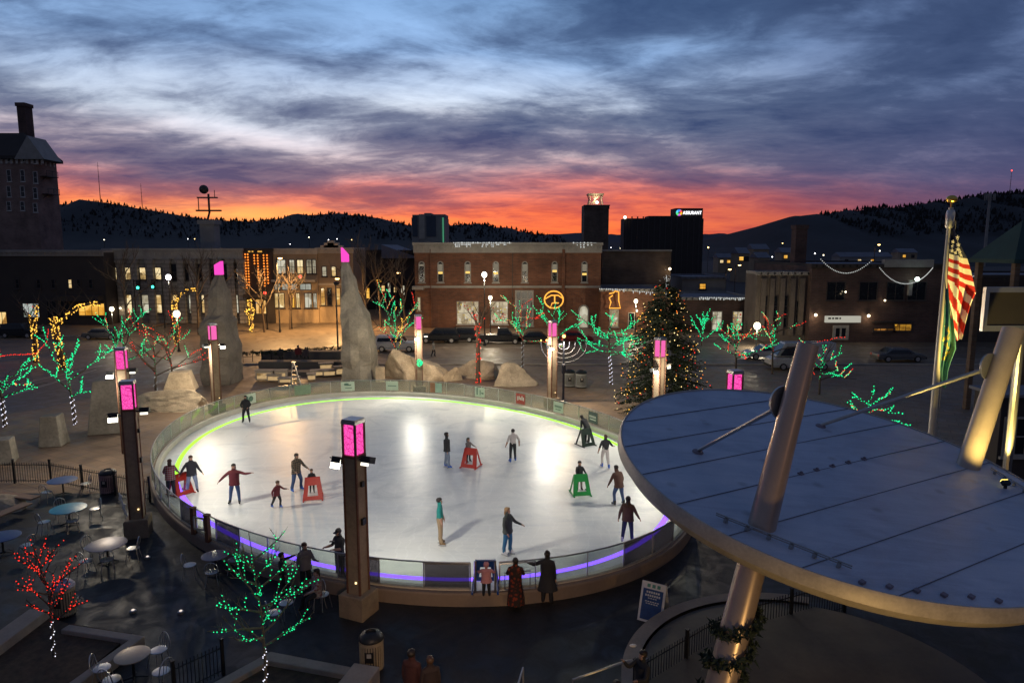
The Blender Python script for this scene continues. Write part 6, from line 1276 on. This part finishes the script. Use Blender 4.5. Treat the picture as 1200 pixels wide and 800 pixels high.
# christmas tree
def xmas(loc, h, r):
    t = thing('christmas_tree', 'huge christmas tree dotted with amber and red bulbs right of the rink', 'christmas tree', loc); rng = random.Random(77); MB().tube([(0, 0, 0), (0, 0, h*.9)], [.28, .04], 8).build('trunk', M['bark'], t); b = MB(); bl = {'yellow': MB(), 'red': MB(), 'warm': MB(), 'orange': MB()}
    for i in range(640):
        f = rng.random()**.75; z = h*(1-f)*.985+.35; rr = r*(f**.52)*rng.uniform(.74, 1.08)+.05; q = rng.random()*2*PI; base = V((0, 0, z+rr*.14)); tip = V((rr*math.cos(q), rr*math.sin(q), z-rr*.12+rng.uniform(-.1, .1))); d = tip-base
        for j in range(34):
            s = .22+.78*rng.random(); p = base.lerp(tip, s)+V((0, 0, -.05)); L = rng.uniform(.16, .36)*(1.2-.5*s); e = (d.normalized()*.8+V((rng.gauss(0, .6), rng.gauss(0, .6), rng.gauss(-.1, .45)))).normalized()*L; w = e.cross(V((rng.random(), rng.random(), rng.random()))).normalized()*.035; b.add([p-w, p+w, p+e+w*.3, p+e-w*.3], [(0, 1, 2, 3)])
        for _ in range(1 if rng.random() < .68 else 0): 
            k = rng.choice(('yellow', 'yellow', 'warm', 'warm', 'red', 'orange')); bl[k].octa(base.lerp(tip, rng.uniform(.9, 1.04))+V((0, 0, rng.uniform(-.06, .1))), rng.uniform(.02, .046))
    b.build('foliage', M['needle'], t)
    for k, v in bl.items(): v.build('string_bulbs', BEAD[k], t)
    b = MB()
    for i in range(26): b.octa((rng.gauss(0, .16), rng.gauss(0, .12), h+.35+rng.gauss(0, .25)), .024)
    b.tube([(0, 0, h*.9), (0, 0, h+.6)], .015, 5); b.build('treetop_lights', BEAD['dimwhite'], t)
XT = (X(776, 48, 3), 47.5, 0); xmas(XT, P(795, 333, 47.5).z, 3.6)
# candelabrum in the plaza
t = thing('candelabrum', 'tall branched candle stand right of the right hand pillar', 'candle stand', gr(660, 472)); MB().lathe([(.3, 0), (.3, .1), (.09, .2), (.08, 2.2), (.16, 2.3), (.16, 2.9), (.07, 3.0), (.06, 4.6)], 10).build('stand', mat('blue_metal', (.012, .018, .04), .6, ns=4), t, smooth=True); b = MB()
for i in (1, 2, 3, 4): b.tube([(.42*i*math.cos(PI+PI*j/14), 0, 4.35+.36*i*math.sin(PI+PI*j/14)*.9) for j in range(15)], .035, 5)
for i in range(-4, 5): b.tube([(.42*i, 0, 4.3), (.42*i, 0, 4.6)], .04, 6)
b.build('arms', mat('blue_metal', (.012, .018, .04), .6, ns=4), t); b = MB()
for i, m_ in ((-4, .05), (-3, .08), (-2, .09), (0, .13)): b.ball((.42*i, 0, 4.72+(i == 0)*.3), m_, 0, 8, 5)
b.build('candle_bulbs', em('candle', (1, .6, .15), 4), t)
for lb, px in (('left of the two pale lidded bins behind the far glass', 667, ), ('right of the two pale lidded bins behind the far glass', 681)): trash_can(lb, gr(px, 453+(px > 670)), 1.35, .46, 'white')
# pavilion at right edge
t = thing('pavilion', 'park pavilion with a dark green hipped roof at the right edge', 'pavilion', (X(1184, 44, 8)+5, 44, 0)); e0 = P(1135, 303, 48); w = 5.0; zr = P(1190, 258, 46).z; ze = e0.z
MB().add([(-w, 0, ze), (w, 0, ze), (w, 4.4, ze), (-w, 4.4, ze), (-w+1.9, 2.2, zr), (w-1.9, 2.2, zr), (-w, 0, ze-.25), (w, 0, ze-.25), (w, 4.4, ze-.25), (-w, 4.4, ze-.25)], [(0, 1, 5, 4), (1, 2, 5), (2, 3, 4, 5), (3, 0, 4), (6, 9, 8, 7), (6, 7, 1, 0), (7, 8, 2, 1), (8, 9, 3, 2), (9, 6, 0, 3)]).build('roof', M['roof_green'], t)
for x in (-w+.5, -w+1.6, 0, w-.5): MB().box((x, .5, ze/2-.13), (.35, .35, ze-.27)).build('column', M['brick_brown'], t)
[MB().box((x, 4.0, ze/2-.13), (.35, .35, ze-.27)).build('column', M['brick_brown'], t) for x in (-w+.5, 0, w-.5)]
t = thing('sign_panel', 'grey framed rectangular panel on a post at the right edge', 'sign', P(1190, 362, 24)); b = MB(); hw, hh = 1.15, .68
b.box((0, 0, hh), (2*hw, .16, .18)).box((0, 0, -hh), (2*hw, .16, .2)).box((-hw+.07, 0, 0), (.14, .16, 2*hh-.2)).box((hw-.07, 0, 0), (.14, .16, 2*hh-.2)); b.build('frame', M['alu'], t); MB().box((0, .03, 0), (2*hw-.28, .06, 2*hh-.2)).build('panel', M['dark_wall'], t); MB().tube([(.5, .3, -P(1190, 362, 24).z), (.5, .3, 0)], .14, 10).build('post', M['steel'], t)
t = thing('service_building', 'dark service building with pale window bars behind the far mast', 'building', (X(1245, 33, 2), 33, 0)); MB().span((-3.2, 0, 0), (6, 2, 4.2)).build('wall', M['dark_wall'], t); MB().span((-3.4, -.2, 4.202), (6.2, 2.2, 4.35)).build('roof', M['roof'], t)
for x in (-2.4, -.9, .6): window(t, x, 1.2, 1.2, 2.0, 0, M['glass_dark'], 'trim', 'grid', nx=2, nz=2)
# ================================================================ near terrace: planters, stage, fences, furniture
def wallstrip(label, pts, w, h, m, grp=None, name='planter_wall', cat='wall'):
    pts = [V((p[0], p[1], 0)) for p in pts]; o = pts[0].copy(); b = MB(); n = len(pts); ls = []
    for i, p in enumerate(pts):
        a = pts[max(i-1, 0)]; c = pts[min(i+1, n-1)]; d = (c-a).normalized(); nn = V((-d.y, d.x, 0)); k = 1.0
        if 0 < i < n-1: d1 = (p-a).normalized(); k = 1/max(.5, abs(nn.dot(V((-d1.y, d1.x, 0)))))
        ls.append((p-o-nn*w/2*k, p-o+nn*w/2*k))
    vs = []
    for l, r_ in ls: vs += [l, r_, r_+V((0, 0, h)), l+V((0, 0, h))]
    fs = [(i*4+j, i*4+(j+1) % 4, (i+1)*4+(j+1) % 4, (i+1)*4+j) for i in range(n-1) for j in range(4)]+[(3, 2, 1, 0), tuple((n-1)*4+j for j in range(4))]
    b.add(vs, fs); ob = b.build(name, m, loc=o, fix=True); bv = ob.modifiers.new('b', 'BEVEL'); bv.width = .03; bv.segments = 2; return tag(ob, label, cat, grp)
conc2 = mat('planter_concrete', (.3, .25, .2), .85, ns=1.5, amt=.25)
g1 = [G(0, 748, .5), G(46, 712, .5)]; wallstrip('broad pale planter wall at the left edge ending behind the red lit tree', [G(-60, 790, .5), G(46, 713, .5)], .62, .5, conc2, 'planter walls')
wallstrip('low corner planter wall left of the tan table', [G(76, 734, .35), G(160, 747, .35), G(70, 812, .35)], .3, .35, conc2, 'planter walls')
b = MB(); b.prism([tuple(G(*p)[:2]) for p in ((-60, 815), (40, 722), (76, 737), (155, 750), (60, 830))], -.1, .22); struct('planter_soil', b, M['soil'])
wallstrip('planter wall in front of the green lit tree', [G(236, 812, .4), G(316, 768, .4), G(418, 787, .4)], .34, .4, conc2, 'planter walls'); b = MB(); b.prism([tuple(G(*p)[:2]) for p in ((225, 830), (314, 775), (424, 795), (420, 840))], -.1, .25); struct('planter_soil', b, M['soil'])
wallstrip('wide pale wall stub below the slatted trash can', [G(404, 812, .5), G(430, 778, .5)], .75, .5, conc2, 'planter walls')
wallstrip('long wooden bench plank pointing right at the left edge', [G(-30, 575, .45), G(42, 583, .45)], .5, .08, M['wood'], 'bench planks at the left edge', 'bench_plank', 'bench').location.z = .4; wallstrip('long wooden bench plank rising toward the first at left edge', [G(-40, 618, .45), G(33, 589, .45)], .5, .08, M['wood'], 'bench planks at the left edge', 'bench_plank', 'bench').location.z = .4
SCX, SCY, SR = 7.75, 15.75, 4.5; tag(MB().lathe([(SR, 0), (SR, .42), (SR-.04, .45), (.01, .45)], 72).build('stage_platform', mat('stage_floor', (.13, .105, .075), .8, ns=.8, amt=.35), loc=(SCX, SCY, 0), smooth=True), 'round low stage platform under the tilted canopy', 'stage'); tag(MB().lathe([(SR+.03, 0), (SR+.45, 0), (SR+.45, .5), (SR+.03, .5)], 64, a0=R(70), a1=R(200), cap=False).build('stage_wall', conc2, loc=(SCX, SCY, 0), fix=True), 'curved grey wall hugging the left side of the stage', 'wall')
fence('dark picket fence along the left plaza edge', [G(-25, 566), G(60, 566), G(176, 588)], 1.1, 2.2, .12); fence('dark picket fence running behind the canopy mast', [V((3.1, 15.9, 0)), V((6.4, 18.6, .0)), V((10.6, 20.4, .0))], 1.15, 1.9, .11); fence('short picket fence beside the tan table at the bottom', [G(205, 818), G(262, 790)], .95, 1.6, .1)
t = thing('handrail', 'pale bent handrail at the bottom by the stage', 'handrail', G(672, 822)); o = V(t.location); pts = [P(668, 830, 16.3)-o, P(671, 796, 16.4)-o, P(735, 774, 16.9)-o, P(772, 770, 17.4)-o]; MB().tube([V((pts[1].x, pts[1].y, 0))]+[V((p.x, p.y, p.z)) for p in pts[1:]]+[V((pts[3].x, pts[3].y, 0))], .03, 8).build('rail', M['alu'], t, smooth=True); MB().tube([V((pts[2].x, pts[2].y, 0)), pts[2]], .025, 8).build('post', M['alu'], t, smooth=True)
t = thing('handrail', 'short pale handrail end left of the bent one', 'handrail', G(604, 825)); o = V(t.location); a, c = P(613, 782, 16.8)-o, P(604, 812, 16.0)-o; MB().tube([V((a.x, a.y, 0)), a, c, V((c.x, c.y, 0))], .028, 8).build('rail', M['alu'], t, smooth=True)
# A-board
sg = thing('a_frame_sign', 'white a-frame board with a blue poster near the canopy', 'sign board', G(766, 722), R(-30)); bl = mat('poster_blue', (.02, .07, .22), .5, ns=4, amt=.3, bump=0); tl = math.atan(.42/1.1)
fm = Matrix.Translation((0, -.42, 0)) @ Matrix.Rotation(-tl, 4, 'X'); b = MB(); b.M = fm; b.box((0, 0, .6), (.78, .035, 1.2)); b.build('front_board', M['white'], sg); b = MB(); b.M = fm; b.box((0, -.02, .53), (.64, .012, .92)); po = b.build('poster', bl, sg); b = MB(); b.M = fm
for i, (z, w) in enumerate(((.9, .44), (.8, .5), (.72, .3), (.62, .46), (.56, .4))): 
    n = int(w/.07)
    for j in range(n): b.box((-w/2+(j+.5)*w/n, -.029, z), (w/n*.7, .008, .06 if i < 2 else .028))
b.build('lettering', INKW, po); b = MB(); b.M = fm
for x in (-.16, 0, .16): b.box((x, -.02, 1.09), (.1, .012, .1))
b.build('emblems', mat('emblem_green', (.1, .3, .25), .5, ns=5), sg); b = MB(); b.M = Matrix.Translation((0, .42, 0)) @ Matrix.Rotation(tl, 4, 'X'); b.box((0, 0, .6), (.78, .035, 1.2)); b.build('back_board', M['white'], sg)
# tables and chairs
TB = [('turquoise round table on the dark terrace', G(80, 595, .73), 'tabletop_blue', .68), ('navy round table near the picket fence', G(73, 562, .73), 'tabletop_navy', .62), ('navy round table at the left edge of the terrace', G(2, 628, .73), 'tabletop_navy', .62), ('grey round table by the foot of the left pillar', G(125, 637, .73), 'tabletop_dark', .68), ('grey round table close to the rink base', G(252, 650, .73), 'tabletop_dark', .46), ('tan round table at the bottom left', G(155, 766.5, .73), 'tabletop_tan', .44)]
for lb, p, m_, r_ in TB: cafe_table(lb, (p.x, p.y, 0), M[m_], r_)
def chairs(ti, lst):
    c = TB[ti][1]
    for ang, d, lb in lst: q = R(ang); p = V((c.x+d*math.cos(q), c.y+d*math.sin(q), 0)); cafe_chair(lb, p, q-PI/2)
chairs(0, [(-120, .95, 'metal chair in front of the turquoise table left side'), (-50, .9, 'metal chair in front of the turquoise table right side'), (40, .95, 'metal chair right behind the turquoise table'), (140, .9, 'metal chair behind the left of the turquoise table')])
chairs(1, [(-100, .9, 'metal chair in front of the navy table by the fence'), (15, .95, 'metal chair right of the navy table by the fence')]); chairs(2, [(-10, 1.05, 'metal chair right of the navy table at the left edge'), (-80, .9, 'metal chair in front of the navy table at the left edge')])
chairs(3, [(160, .85, 'metal chair tucked left of the grey table by the pillar'), (15, .85, 'metal chair tucked right of the grey table by the pillar'), (-60, .8, 'metal chair in front of the grey table by the pillar'), (-110, .85, 'second metal chair in front of the grey table by the pillar')])
chairs(4, [(-165, .85, 'metal chair left of the small grey table near the rink'), (20, .6, 'metal chair tucked right of the small grey table near the rink'), (-75, .75, 'metal chair in front of the small grey table near the rink')])
chairs(5, [(60, .72, 'hoop backed metal chair behind the tan table'), (-20, .98, 'metal chair pulled out right of the tan table'), (195, .75, 'metal chair left of the tan table'), (-105, .7, 'metal chair in front of the tan table')])
for px, py, a, lb in ((336, 722, -40, 'metal chair behind the green lit tree'), (378, 712, 60, 'empty metal chair beside the seated woman near the rink'), (322, 734, 120, 'metal chair half hidden by the green lit tree')): cafe_chair(lb, G(px, py), R(a))
trash_can('faded pinkish trash can at the left picket fence', G(128, 577), 1.05, .36, 'pink'); trash_can('slatted tan trash can behind the red lit tree', G(76, 720), 1.05, .33, 'tan', mat('lilac_lid', (.3, .29, .38), .5, ns=5)); trash_can('slatted tan trash can with black lid at the bottom centre', G(436, 783), 1.0, .32, 'tan')
t = thing('tripod_sign', 'small white leaning stand left of the terrace pillar base', 'stand', G(150, 606)); MB().tube([(-.3, 0, 1.1), (.05, -.1, .0)], .03, 6).tube([(-.3, 0, 1.1), (-.3, .3, 0)], .02, 6).box((-.24, -.03, .9), (.12, .04, .22), 0, ry=.3).box((-.1, -.06, .5), (.1, .04, .25), 0, ry=.3).build('frame', M['white'], t)
for px, py, lb in ((156, 717, 'small bright puck of light on the dark terrace'), (212, 718, 'tiny light spot on the terrace right of the bright puck'), (173, 654, 'small reddish marker light at the pillar foot')): t = thing('ground_light', lb, 'ground light', G(px, py), 0, 'ground lights on the terrace'); MB().lathe([(.1, 0), (.1, .06), (.07, .08)], 12).build('housing', M['steel'], t); MB().ball((0, 0, .085), .05, 0, 8, 5, (1, 1, .5)).build('lens', em('ground_lens', (1, .85, .75), .9), t)
# foreground lit trees
bare_tree('small foreground tree hung with red lights and a white lit trunk', (G(64, 778).x, G(64, 778).y, 0), P(60, 622, G(64, 778).y).z, spread=.42, trunk=.34, limbs=16, seed=64, strings=(('red', 1.0),), trunk_col='white', bead=.02, step=.12, tr=.04, flat=.38, twigs=3, limbk=.56, bend=.15, group='small lit trees on the terrace')
bare_tree('slender foreground tree with green lights and long bare twigs', (G(312, 812).x, G(312, 812).y, 0), P(312, 618, G(312, 812).y).z, spread=.5, trunk=.3, limbs=17, seed=71, strings=(('green', .78),), trunk_col='white', bead=.021, step=.115, tr=.045, barkm='bark_pale', flat=.24, twigs=4, limbk=.52, bend=.2, droop=-.02, group='small lit trees on the terrace')
# ================================================================ skating aids
def skate_aid(label, loc, rz, m, s=1.0):
    t = thing('skating_aid', label, 'skating aid', loc, rz, 'plastic skating aids'); w = .36*s; h = .82*s; d = .34*s
    for sx in (-1, 1):
        b = MB(); pl = [(-d, .02), (-d+.1, .02), (-.02, h-.2), (.02, h-.2), (d-.1, .02), (d, .02), (.07, h), (-.07, h)]
        tw = lambda z: (w-.015)*(1-.26*z/h)
        b.add([(sx*tw(p[1]), p[0], p[1]) for p in pl]+[(sx*(tw(p[1])+.035), p[0], p[1]) for p in pl], [(7, 6, 5, 4, 3, 2, 1, 0), tuple(range(8, 16))]+[(i, (i+1) % 8, 8+(i+1) % 8, 8+i) for i in range(8)]); b.build('side_frame', M[m], t, fix=True)
        MB().box((sx*w, 0, .022), (.06, 2*d+.2, .04)).build('runner', M[m], t)
    fr = MB(); o = [(-w, .04), (w, .04), (w*.72, h), (-w*.72, h)]; i_ = [(-w*.55, .2), (w*.55, .2), (w*.42, h*.68), (-w*.42, h*.68)]
    yy = lambda z: -d*(1-z/h)-.03
    vs = [(p[0], yy(p[1]), p[1]) for p in o+i_]+[(p[0], yy(p[1])+.03, p[1]) for p in o+i_]; fs = []
    for k in range(4): j = (k+1) % 4; fs += [(k, j, 4+j, 4+k), (8+k, 12+k, 12+j, 8+j), (j, k, 8+k, 8+j), (4+k, 4+j, 12+j, 12+k)]
    fr.add(vs, fs); fr.build('front_panel', M[m], t, fix=True); MB().tube([(-w*.8, .02, h), (w*.8, .02, h)], .03, 8).build('handle', M[m], t, smooth=True); return t
def ice(px, py): p = G(px, py, ICEZ+.003); return p
skate_aid('red skating aid with a small child behind it at left', ice(367, 583), R(15), 'red_plastic', 1.15); skate_aid('red skating aid in the middle of the ice', ice(552, 546), R(-20), 'red_plastic', 1.15); skate_aid('red skating aid near the left glass', ice(212, 578), R(60), 'red_plastic', 1.15); skate_aid('green skating aid on the right of the ice', ice(680, 578), R(10), 'green_plastic', 1.1); skate_aid('dark green skating aid by the far lime line', ice(686, 521), R(30), 'black_plastic', 1.15)
ba = skate_aid('blue skating aid in the open rink gate', G(569, 688, .46), R(180), 'blue_plastic', 1.15)
# ================================================================ people
A = lambda ux, uy, uz, fx, fy, fz: (D(ux, uy, uz), D(fx, fy, fz))
jeans = cloth('blue_jeans', (.05, .09, .2)); pale_jeans = cloth('pale_jeans', (.22, .27, .36)); dk = cloth('dark_trousers', (.02, .021, .025)); kh = cloth('khaki_trousers', (.34, .25, .15)); wht = cloth('white_top', (.55, .5, .48)); navy = cloth('navy_trousers', (.02, .03, .07)); teal = cloth('teal_shirt', (.015, .23, .21)); blk = cloth('black_jacket', (.026, .026, .03)); mar = cloth('maroon_jacket', (.13, .02, .025)); vest = cloth('slate_vest', (.05, .06, .055)); brn = cloth('brown_jacket', (.1, .05, .035)); gry = cloth('grey_sweater', (.2, .17, .16)); pnk = cloth('pink_coat', (.55, .25, .26))
SK = dict(skates=True)
WALK = dict(leg_l=A(.06, -.42, -1, .02, .18, -1), leg_r=A(-.06, .2, -1, -.02, .5, -1)); WIDE = dict(leg_l=A(.2, -.32, -1, .06, .3, -1), leg_r=A(-.22, -.12, -1, -.08, .34, -1))
person('skater in dark top and grey bib standing at the far left glass', ice(289, 495), 10, 1.75, blk, dk, arm_l=A(.35, -.1, -.8, -.3, -.5, -.3), arm_r=A(-.35, -.1, -.8, .3, -.5, -.3), **SK, **WIDE)
person('skater in dark jacket and light jeans gliding with arms low at left', ice(226, 577), 25, 1.72, blk, pale_jeans, 'brown', arm_l=A(.35, 0, -.9, .5, -.3, -.7), arm_r=A(-.55, 0, -.8, -.5, -.2, -.8), **SK, **WIDE)
person('skater in maroon and dark jacket with both arms spread wide', ice(276, 590), 10, 1.75, mar, jeans, 'dark', arm_l=A(.9, -.1, -.35, 1, -.2, .15), arm_r=A(-.75, -.1, -.6, -.7, -.2, -.7), hairstyle='long', **SK, leg_l=A(.16, -.05, -1, .05, .02, -1), leg_r=A(-.2, .05, -1, -.12, .08, -1))
person('skater in a plaid jacket reaching forward with both hands', ice(348, 575), 50, 1.78, plaid('plaid_jacket', (.04, .035, .03), (.2, .15, .1)), jeans, 'dark', arm_l=A(.3, -.6, -.7, .1, -1, -.2), arm_r=A(-.3, -.5, -.8, .0, -1, -.3), boots=BOOTB, lean=8, **SK, **WIDE)
person('child in maroon coat skating to the right with bent arms', ice(325, 595), 60, 1.2, mar, dk, 'brown', arm_l=A(.4, -.6, -.4, .2, -1, .3), arm_r=A(-.5, .1, -.8, -.3, -.5, -.5), boots=BOOTB, lean=12, child=True, **SK, leg_l=A(.1, -.5, -1, .02, .2, -1), leg_r=A(-.12, .35, -1, -.02, .6, -1))
person('small child in dark jacket standing behind the left red aid', ice(366, 577), 15, 1.05, blk, dk, 'brown', arm_l=A(.25, -.7, -.5, .1, -1, -.2), arm_r=A(-.25, -.7, -.5, -.1, -1, -.2), child=True, **SK)
person('skater in black jacket and blue jeans with blue skates in mid ice', ice(524, 548), 95, 1.8, blk, pale_jeans, 'dark', arm_l=A(.15, .0, -1, .05, -.3, -1), arm_r=A(-.15, .1, -1, -.05, -.2, -1), boots=BOOTB, **SK, leg_l=A(.05, .1, -1, .02, .15, -1), leg_r=A(-.05, -.2, -1, -.02, .05, -1))
person('child with long dark hair pushing the middle red aid', ice(549, 541), 40, 1.22, gry, dk, 'dark', arm_l=A(.25, -.7, -.5, .1, -1, -.2), arm_r=A(-.25, -.7, -.5, -.1, -1, -.2), hairstyle='long', child=True, **SK)
person('skater in white top and dark trousers seen from behind', ice(601, 541), 195, 1.72, wht, dk, 'dark', arm_l=A(.35, .1, -.9, .2, -.3, -.8), arm_r=A(-.5, .0, -.8, -.1, -.3, -1), sleeve='short', boots=BOOTB, **SK, leg_l=A(.12, .1, -1, .1, .35, -1), leg_r=A(-.1, -.2, -1, -.05, .1, -1))
person('skater in black stooping over the dark green aid', ice(688, 519), 215, 1.7, blk, dk, 'dark', arm_l=A(.2, -.6, -.9, .1, -.8, -.5), arm_r=A(-.2, -.6, -.9, -.1, -.8, -.5), lean=48, **SK)
person('skater in black tee shirt and white trousers by the canopy', ice(709, 548), 190, 1.72, blk, wht, 'brown', arm_l=A(.35, 0, -.9, .2, -.3, -1), arm_r=A(-.5, -.1, -.7, -.5, -.6, -.3), sleeve='short', boots=BOOTB, **SK, **WALK)
person('skater in dark jacket riding behind the green aid', ice(679, 574), 10, 1.3, blk, gry, 'dark', arm_l=A(.25, -.6, -.6, .1, -1, -.3), arm_r=A(-.25, -.6, -.6, -.1, -1, -.3), child=True, **SK)
person('skater in brown jacket and jeans leaning by the canopy rim', ice(725, 592), 205, 1.75, brn, jeans, 'dark', lean=22, arm_l=A(.4, -.4, -.8, .2, -.6, -.6), arm_r=A(-.4, -.4, -.8, -.1, -.6, -.7), **SK, **WIDE)
person('skater in brown jacket and navy trousers walking off at right', ice(735, 635), 160, 1.76, brn, navy, 'dark', arm_l=A(.3, .2, -.9, .2, -.1, -1), arm_r=A(-.35, -.1, -.8, -.4, -.3, -.8), hairstyle='pony', boots=BOOTW, **SK, leg_l=A(.1, .15, -1, .1, .2, -1), leg_r=A(-.12, -.1, -1, -.06, .02, -1))
person('skater in teal shirt and khaki trousers standing sideways', ice(516, 638), 90, 1.78, teal, kh, 'dark', arm_l=A(.1, -.15, -1, .05, -.35, -1), arm_r=A(-.1, -.1, -1, -.02, -.3, -1), sleeve='short', boots=BOOTT, **SK, leg_l=A(.05, .02, -1, 0, .05, -1), leg_r=A(-.05, -.08, -1, 0, .03, -1))
person('blond skater in slate vest and bright jeans near the gate', ice(595, 650), 60, 1.75, vest, cloth('bright_jeans', (.03, .14, .26)), 'blond', arm_l=A(.3, -.5, -.8, .2, -.9, -.3), arm_r=A(-.25, .0, -.95, -.1, -.5, -.6), hairstyle='long', boots=BOOTW, **SK, leg_l=A(.05, -.12, -1, 0, .08, -1), leg_r=A(-.05, .1, -1, 0, .22, -1))
person('skater in grey and red jacket holding the left red aid', ice(201, 583), 200, 1.7, plaid('red_grey_jacket', (.3, .27, .25), (.28, .03, .04)), dk, 'brown', arm_l=A(.3, -.6, -.7, .1, -1, -.3), arm_r=A(-.3, -.6, -.7, -.1, -1, -.3), hairstyle='long', lean=14, **SK)
person('staff member in black tee and cap looking at a phone at the near glass', ice(399, 677), -35, 1.75, blk, dk, 'dark', arm_l=A(.2, -.35, -.9, -.5, -.8, .1), arm_r=A(-.3, -.2, -.9, -.1, -1, .05), sleeve='short', cap='cap', headtilt=12)
t = thing('phone', 'dark phone held out by the staff member in the cap', 'phone', P(389, 634, 21.9)); MB().box((0, 0, 0), (.16, .09, .02)).build('case', M['black'], t)
person('woman in grey sweater standing outside the near glass', G(359, 692), 35, 1.68, gry, dk, 'brown', arm_l=A(.2, -.5, -.8, .1, -.8, .1), arm_r=A(-.25, .0, -1, .0, -.3, -1), hairstyle='short')
person('dark haired woman in patterned top seated near the near glass', G(372, 712), -50, 1.66, blotch('patterned_top', (.2, .03, .04), (.35, .3, .28), 14), dk, 'dark', arm_l=A(.2, -.5, -.8, -.2, -.9, -.2), arm_r=A(-.2, -.5, -.8, .2, -.9, -.2), leg_l=A(.15, -1, -.1, .02, -.1, -1), leg_r=A(-.15, -1, -.1, -.02, -.1, -1), seat=.46, hairstyle='long'); cafe_chair('metal chair under the seated dark haired woman', G(372, 712)+V((0, .0, 0)), R(-50))
person('child in dark clothes reaching toward the near glass', G(332, 692), 100, 1.3, blk, dk, 'dark', arm_l=A(.3, -.9, .1, .2, -1, .3), arm_r=A(-.2, -.2, -1, 0, -.4, -1), child=True)
person('small child in hooded pink coat pushing the blue aid', G(570, 699, .46), 180, 1.12, pnk, dk, 'blond', arm_l=A(.5, -.5, -.6, .2, -.9, -.2), arm_r=A(-.5, -.5, -.6, -.2, -.9, -.2), hood=pnk, coat=(pnk, .16, .04), child=True, bulk=1.15)
person('woman in long red patterned dress with her back turned', G(604, 713), 178, 1.7, blotch('red_dress', (.24, .035, .012), (.025, .012, .01)), dk, 'dark', arm_l=A(.3, -.4, -.9, -.2, -.9, .2), arm_r=A(-.3, -.4, -.9, .2, -.9, .2), coat=(blotch('red_dress', (.24, .035, .012), (.025, .012, .01)), .78, .07), hairstyle='short')
coatw = person('woman in long black coat with hair bun resting a hand on the rail', G(641, 707), 170, 1.78, blk, dk, 'dark', arm_r=A(-.15, -.0, -1, -.1, -.2, -1), arm_l=A(.8, -.25, -.55, .9, -.5, .0), coat=(blk, .48, .1), hairstyle='bun')
person('person in dark coat on the left of the couple at the bottom', G(484, 838), 160, 1.74, cloth('dark_red_coat', (.05, .015, .015)), dk, 'dark', coat=(cloth('dark_red_coat', (.05, .015, .015)), .3, .05)); person('person in black coat on the right of the couple at the bottom', G(505, 843), 200, 1.66, cloth('dusky_coat', (.03, .018, .018)), dk, 'brown', coat=(cloth('dusky_coat', (.03, .018, .018)), .3, .05))
person('person in black standing by the a-frame board holding something white', G(751, 838), -60, 1.7, blk, gry, 'dark', arm_l=A(.3, -.5, -.8, 0, -1, .3), arm_r=A(-.15, -.8, -.4, .05, -.7, .9)); t = thing('paper_bag', 'crumpled white paper held by the person in black at the stage', 'paper', P(742, 756, 16.25)); MB().ball((0, 0, 0), .07, 0, 7, 4, (1.5, .7, .6)).build('sheet', M['white'], t)
person('person in khaki trousers behind the handrail at the bottom', G(722, 858), 20, 1.6, blk, kh, 'dark', seat=.5, leg_l=A(.15, -1, -.15, .02, -.1, -1), leg_r=A(-.15, -1, -.15, -.02, -.1, -1))
for px, py, h_, lb, m_ in ((329, 427, 1.5, 'hooded dark person sitting on the back railing wall', blk), (350, 425, 1.75, 'dark person sitting right of the hooded one on the back wall', mar), (359, 427, 1.6, 'person in pale hat sitting at the right end of the back wall', cloth('dusk_coat', (.06, .05, .06)))):
    p = G(px, py); person(lb, (p.x, p.y, .42), 190, h_, m_, dk, 'dark', seat=.46, leg_l=A(.15, -1, -.1, .02, -.1, -1), leg_r=A(-.15, -1, -.1, -.02, -.1, -1), bulk=1.25, cap='beanie' if px == 359 else None)
person('pedestrian in dark clothes on the left street', G(135, 402), 60, 1.75, blk, dk, **WALK); person('pedestrian in a pale top crossing behind the wreathed pillar', G(508, 418), 90, 1.72, cloth('pale_top', (.35, .33, .28)), dk, 'dark', **WALK); person('left of two shoppers on the lit pavement before the shops', G(371, 372), 30, 1.75, brn, dk, **WALK); person('right of two shoppers on the lit pavement before the shops', G(378, 372), -30, 1.7, blk, dk, **WALK)
# ================================================================ the building lamps that warm the near terrace (behind the viewer) and the canopy underside
light('SPOT', 'balcony_lamp', (13.5, 3.0, 9.2), 110, (1.0, .55, .28), .3, (6.5, 15, 5.5), 70, .8)
light('POINT', 'stage_lamp', (6.6, 8.2, 2.0), 420, (1.0, .62, .22), .2)
light('POINT', 'seating_glow', P(330, 446, 61.0)+V((0, -.6, .4)), 22, (1, .66, .3), .2); light('POINT', 'seating_glow', P(385, 440, 61.5)+V((0, -.8, .4)), 18, (1, .66, .3), .2)
light('SPOT', 'entrance_lamp', (-1.0, 6.0, 7.0), 1500, (1, .66, .4), .4, (-.8, 21.5, .6), 44, .9)
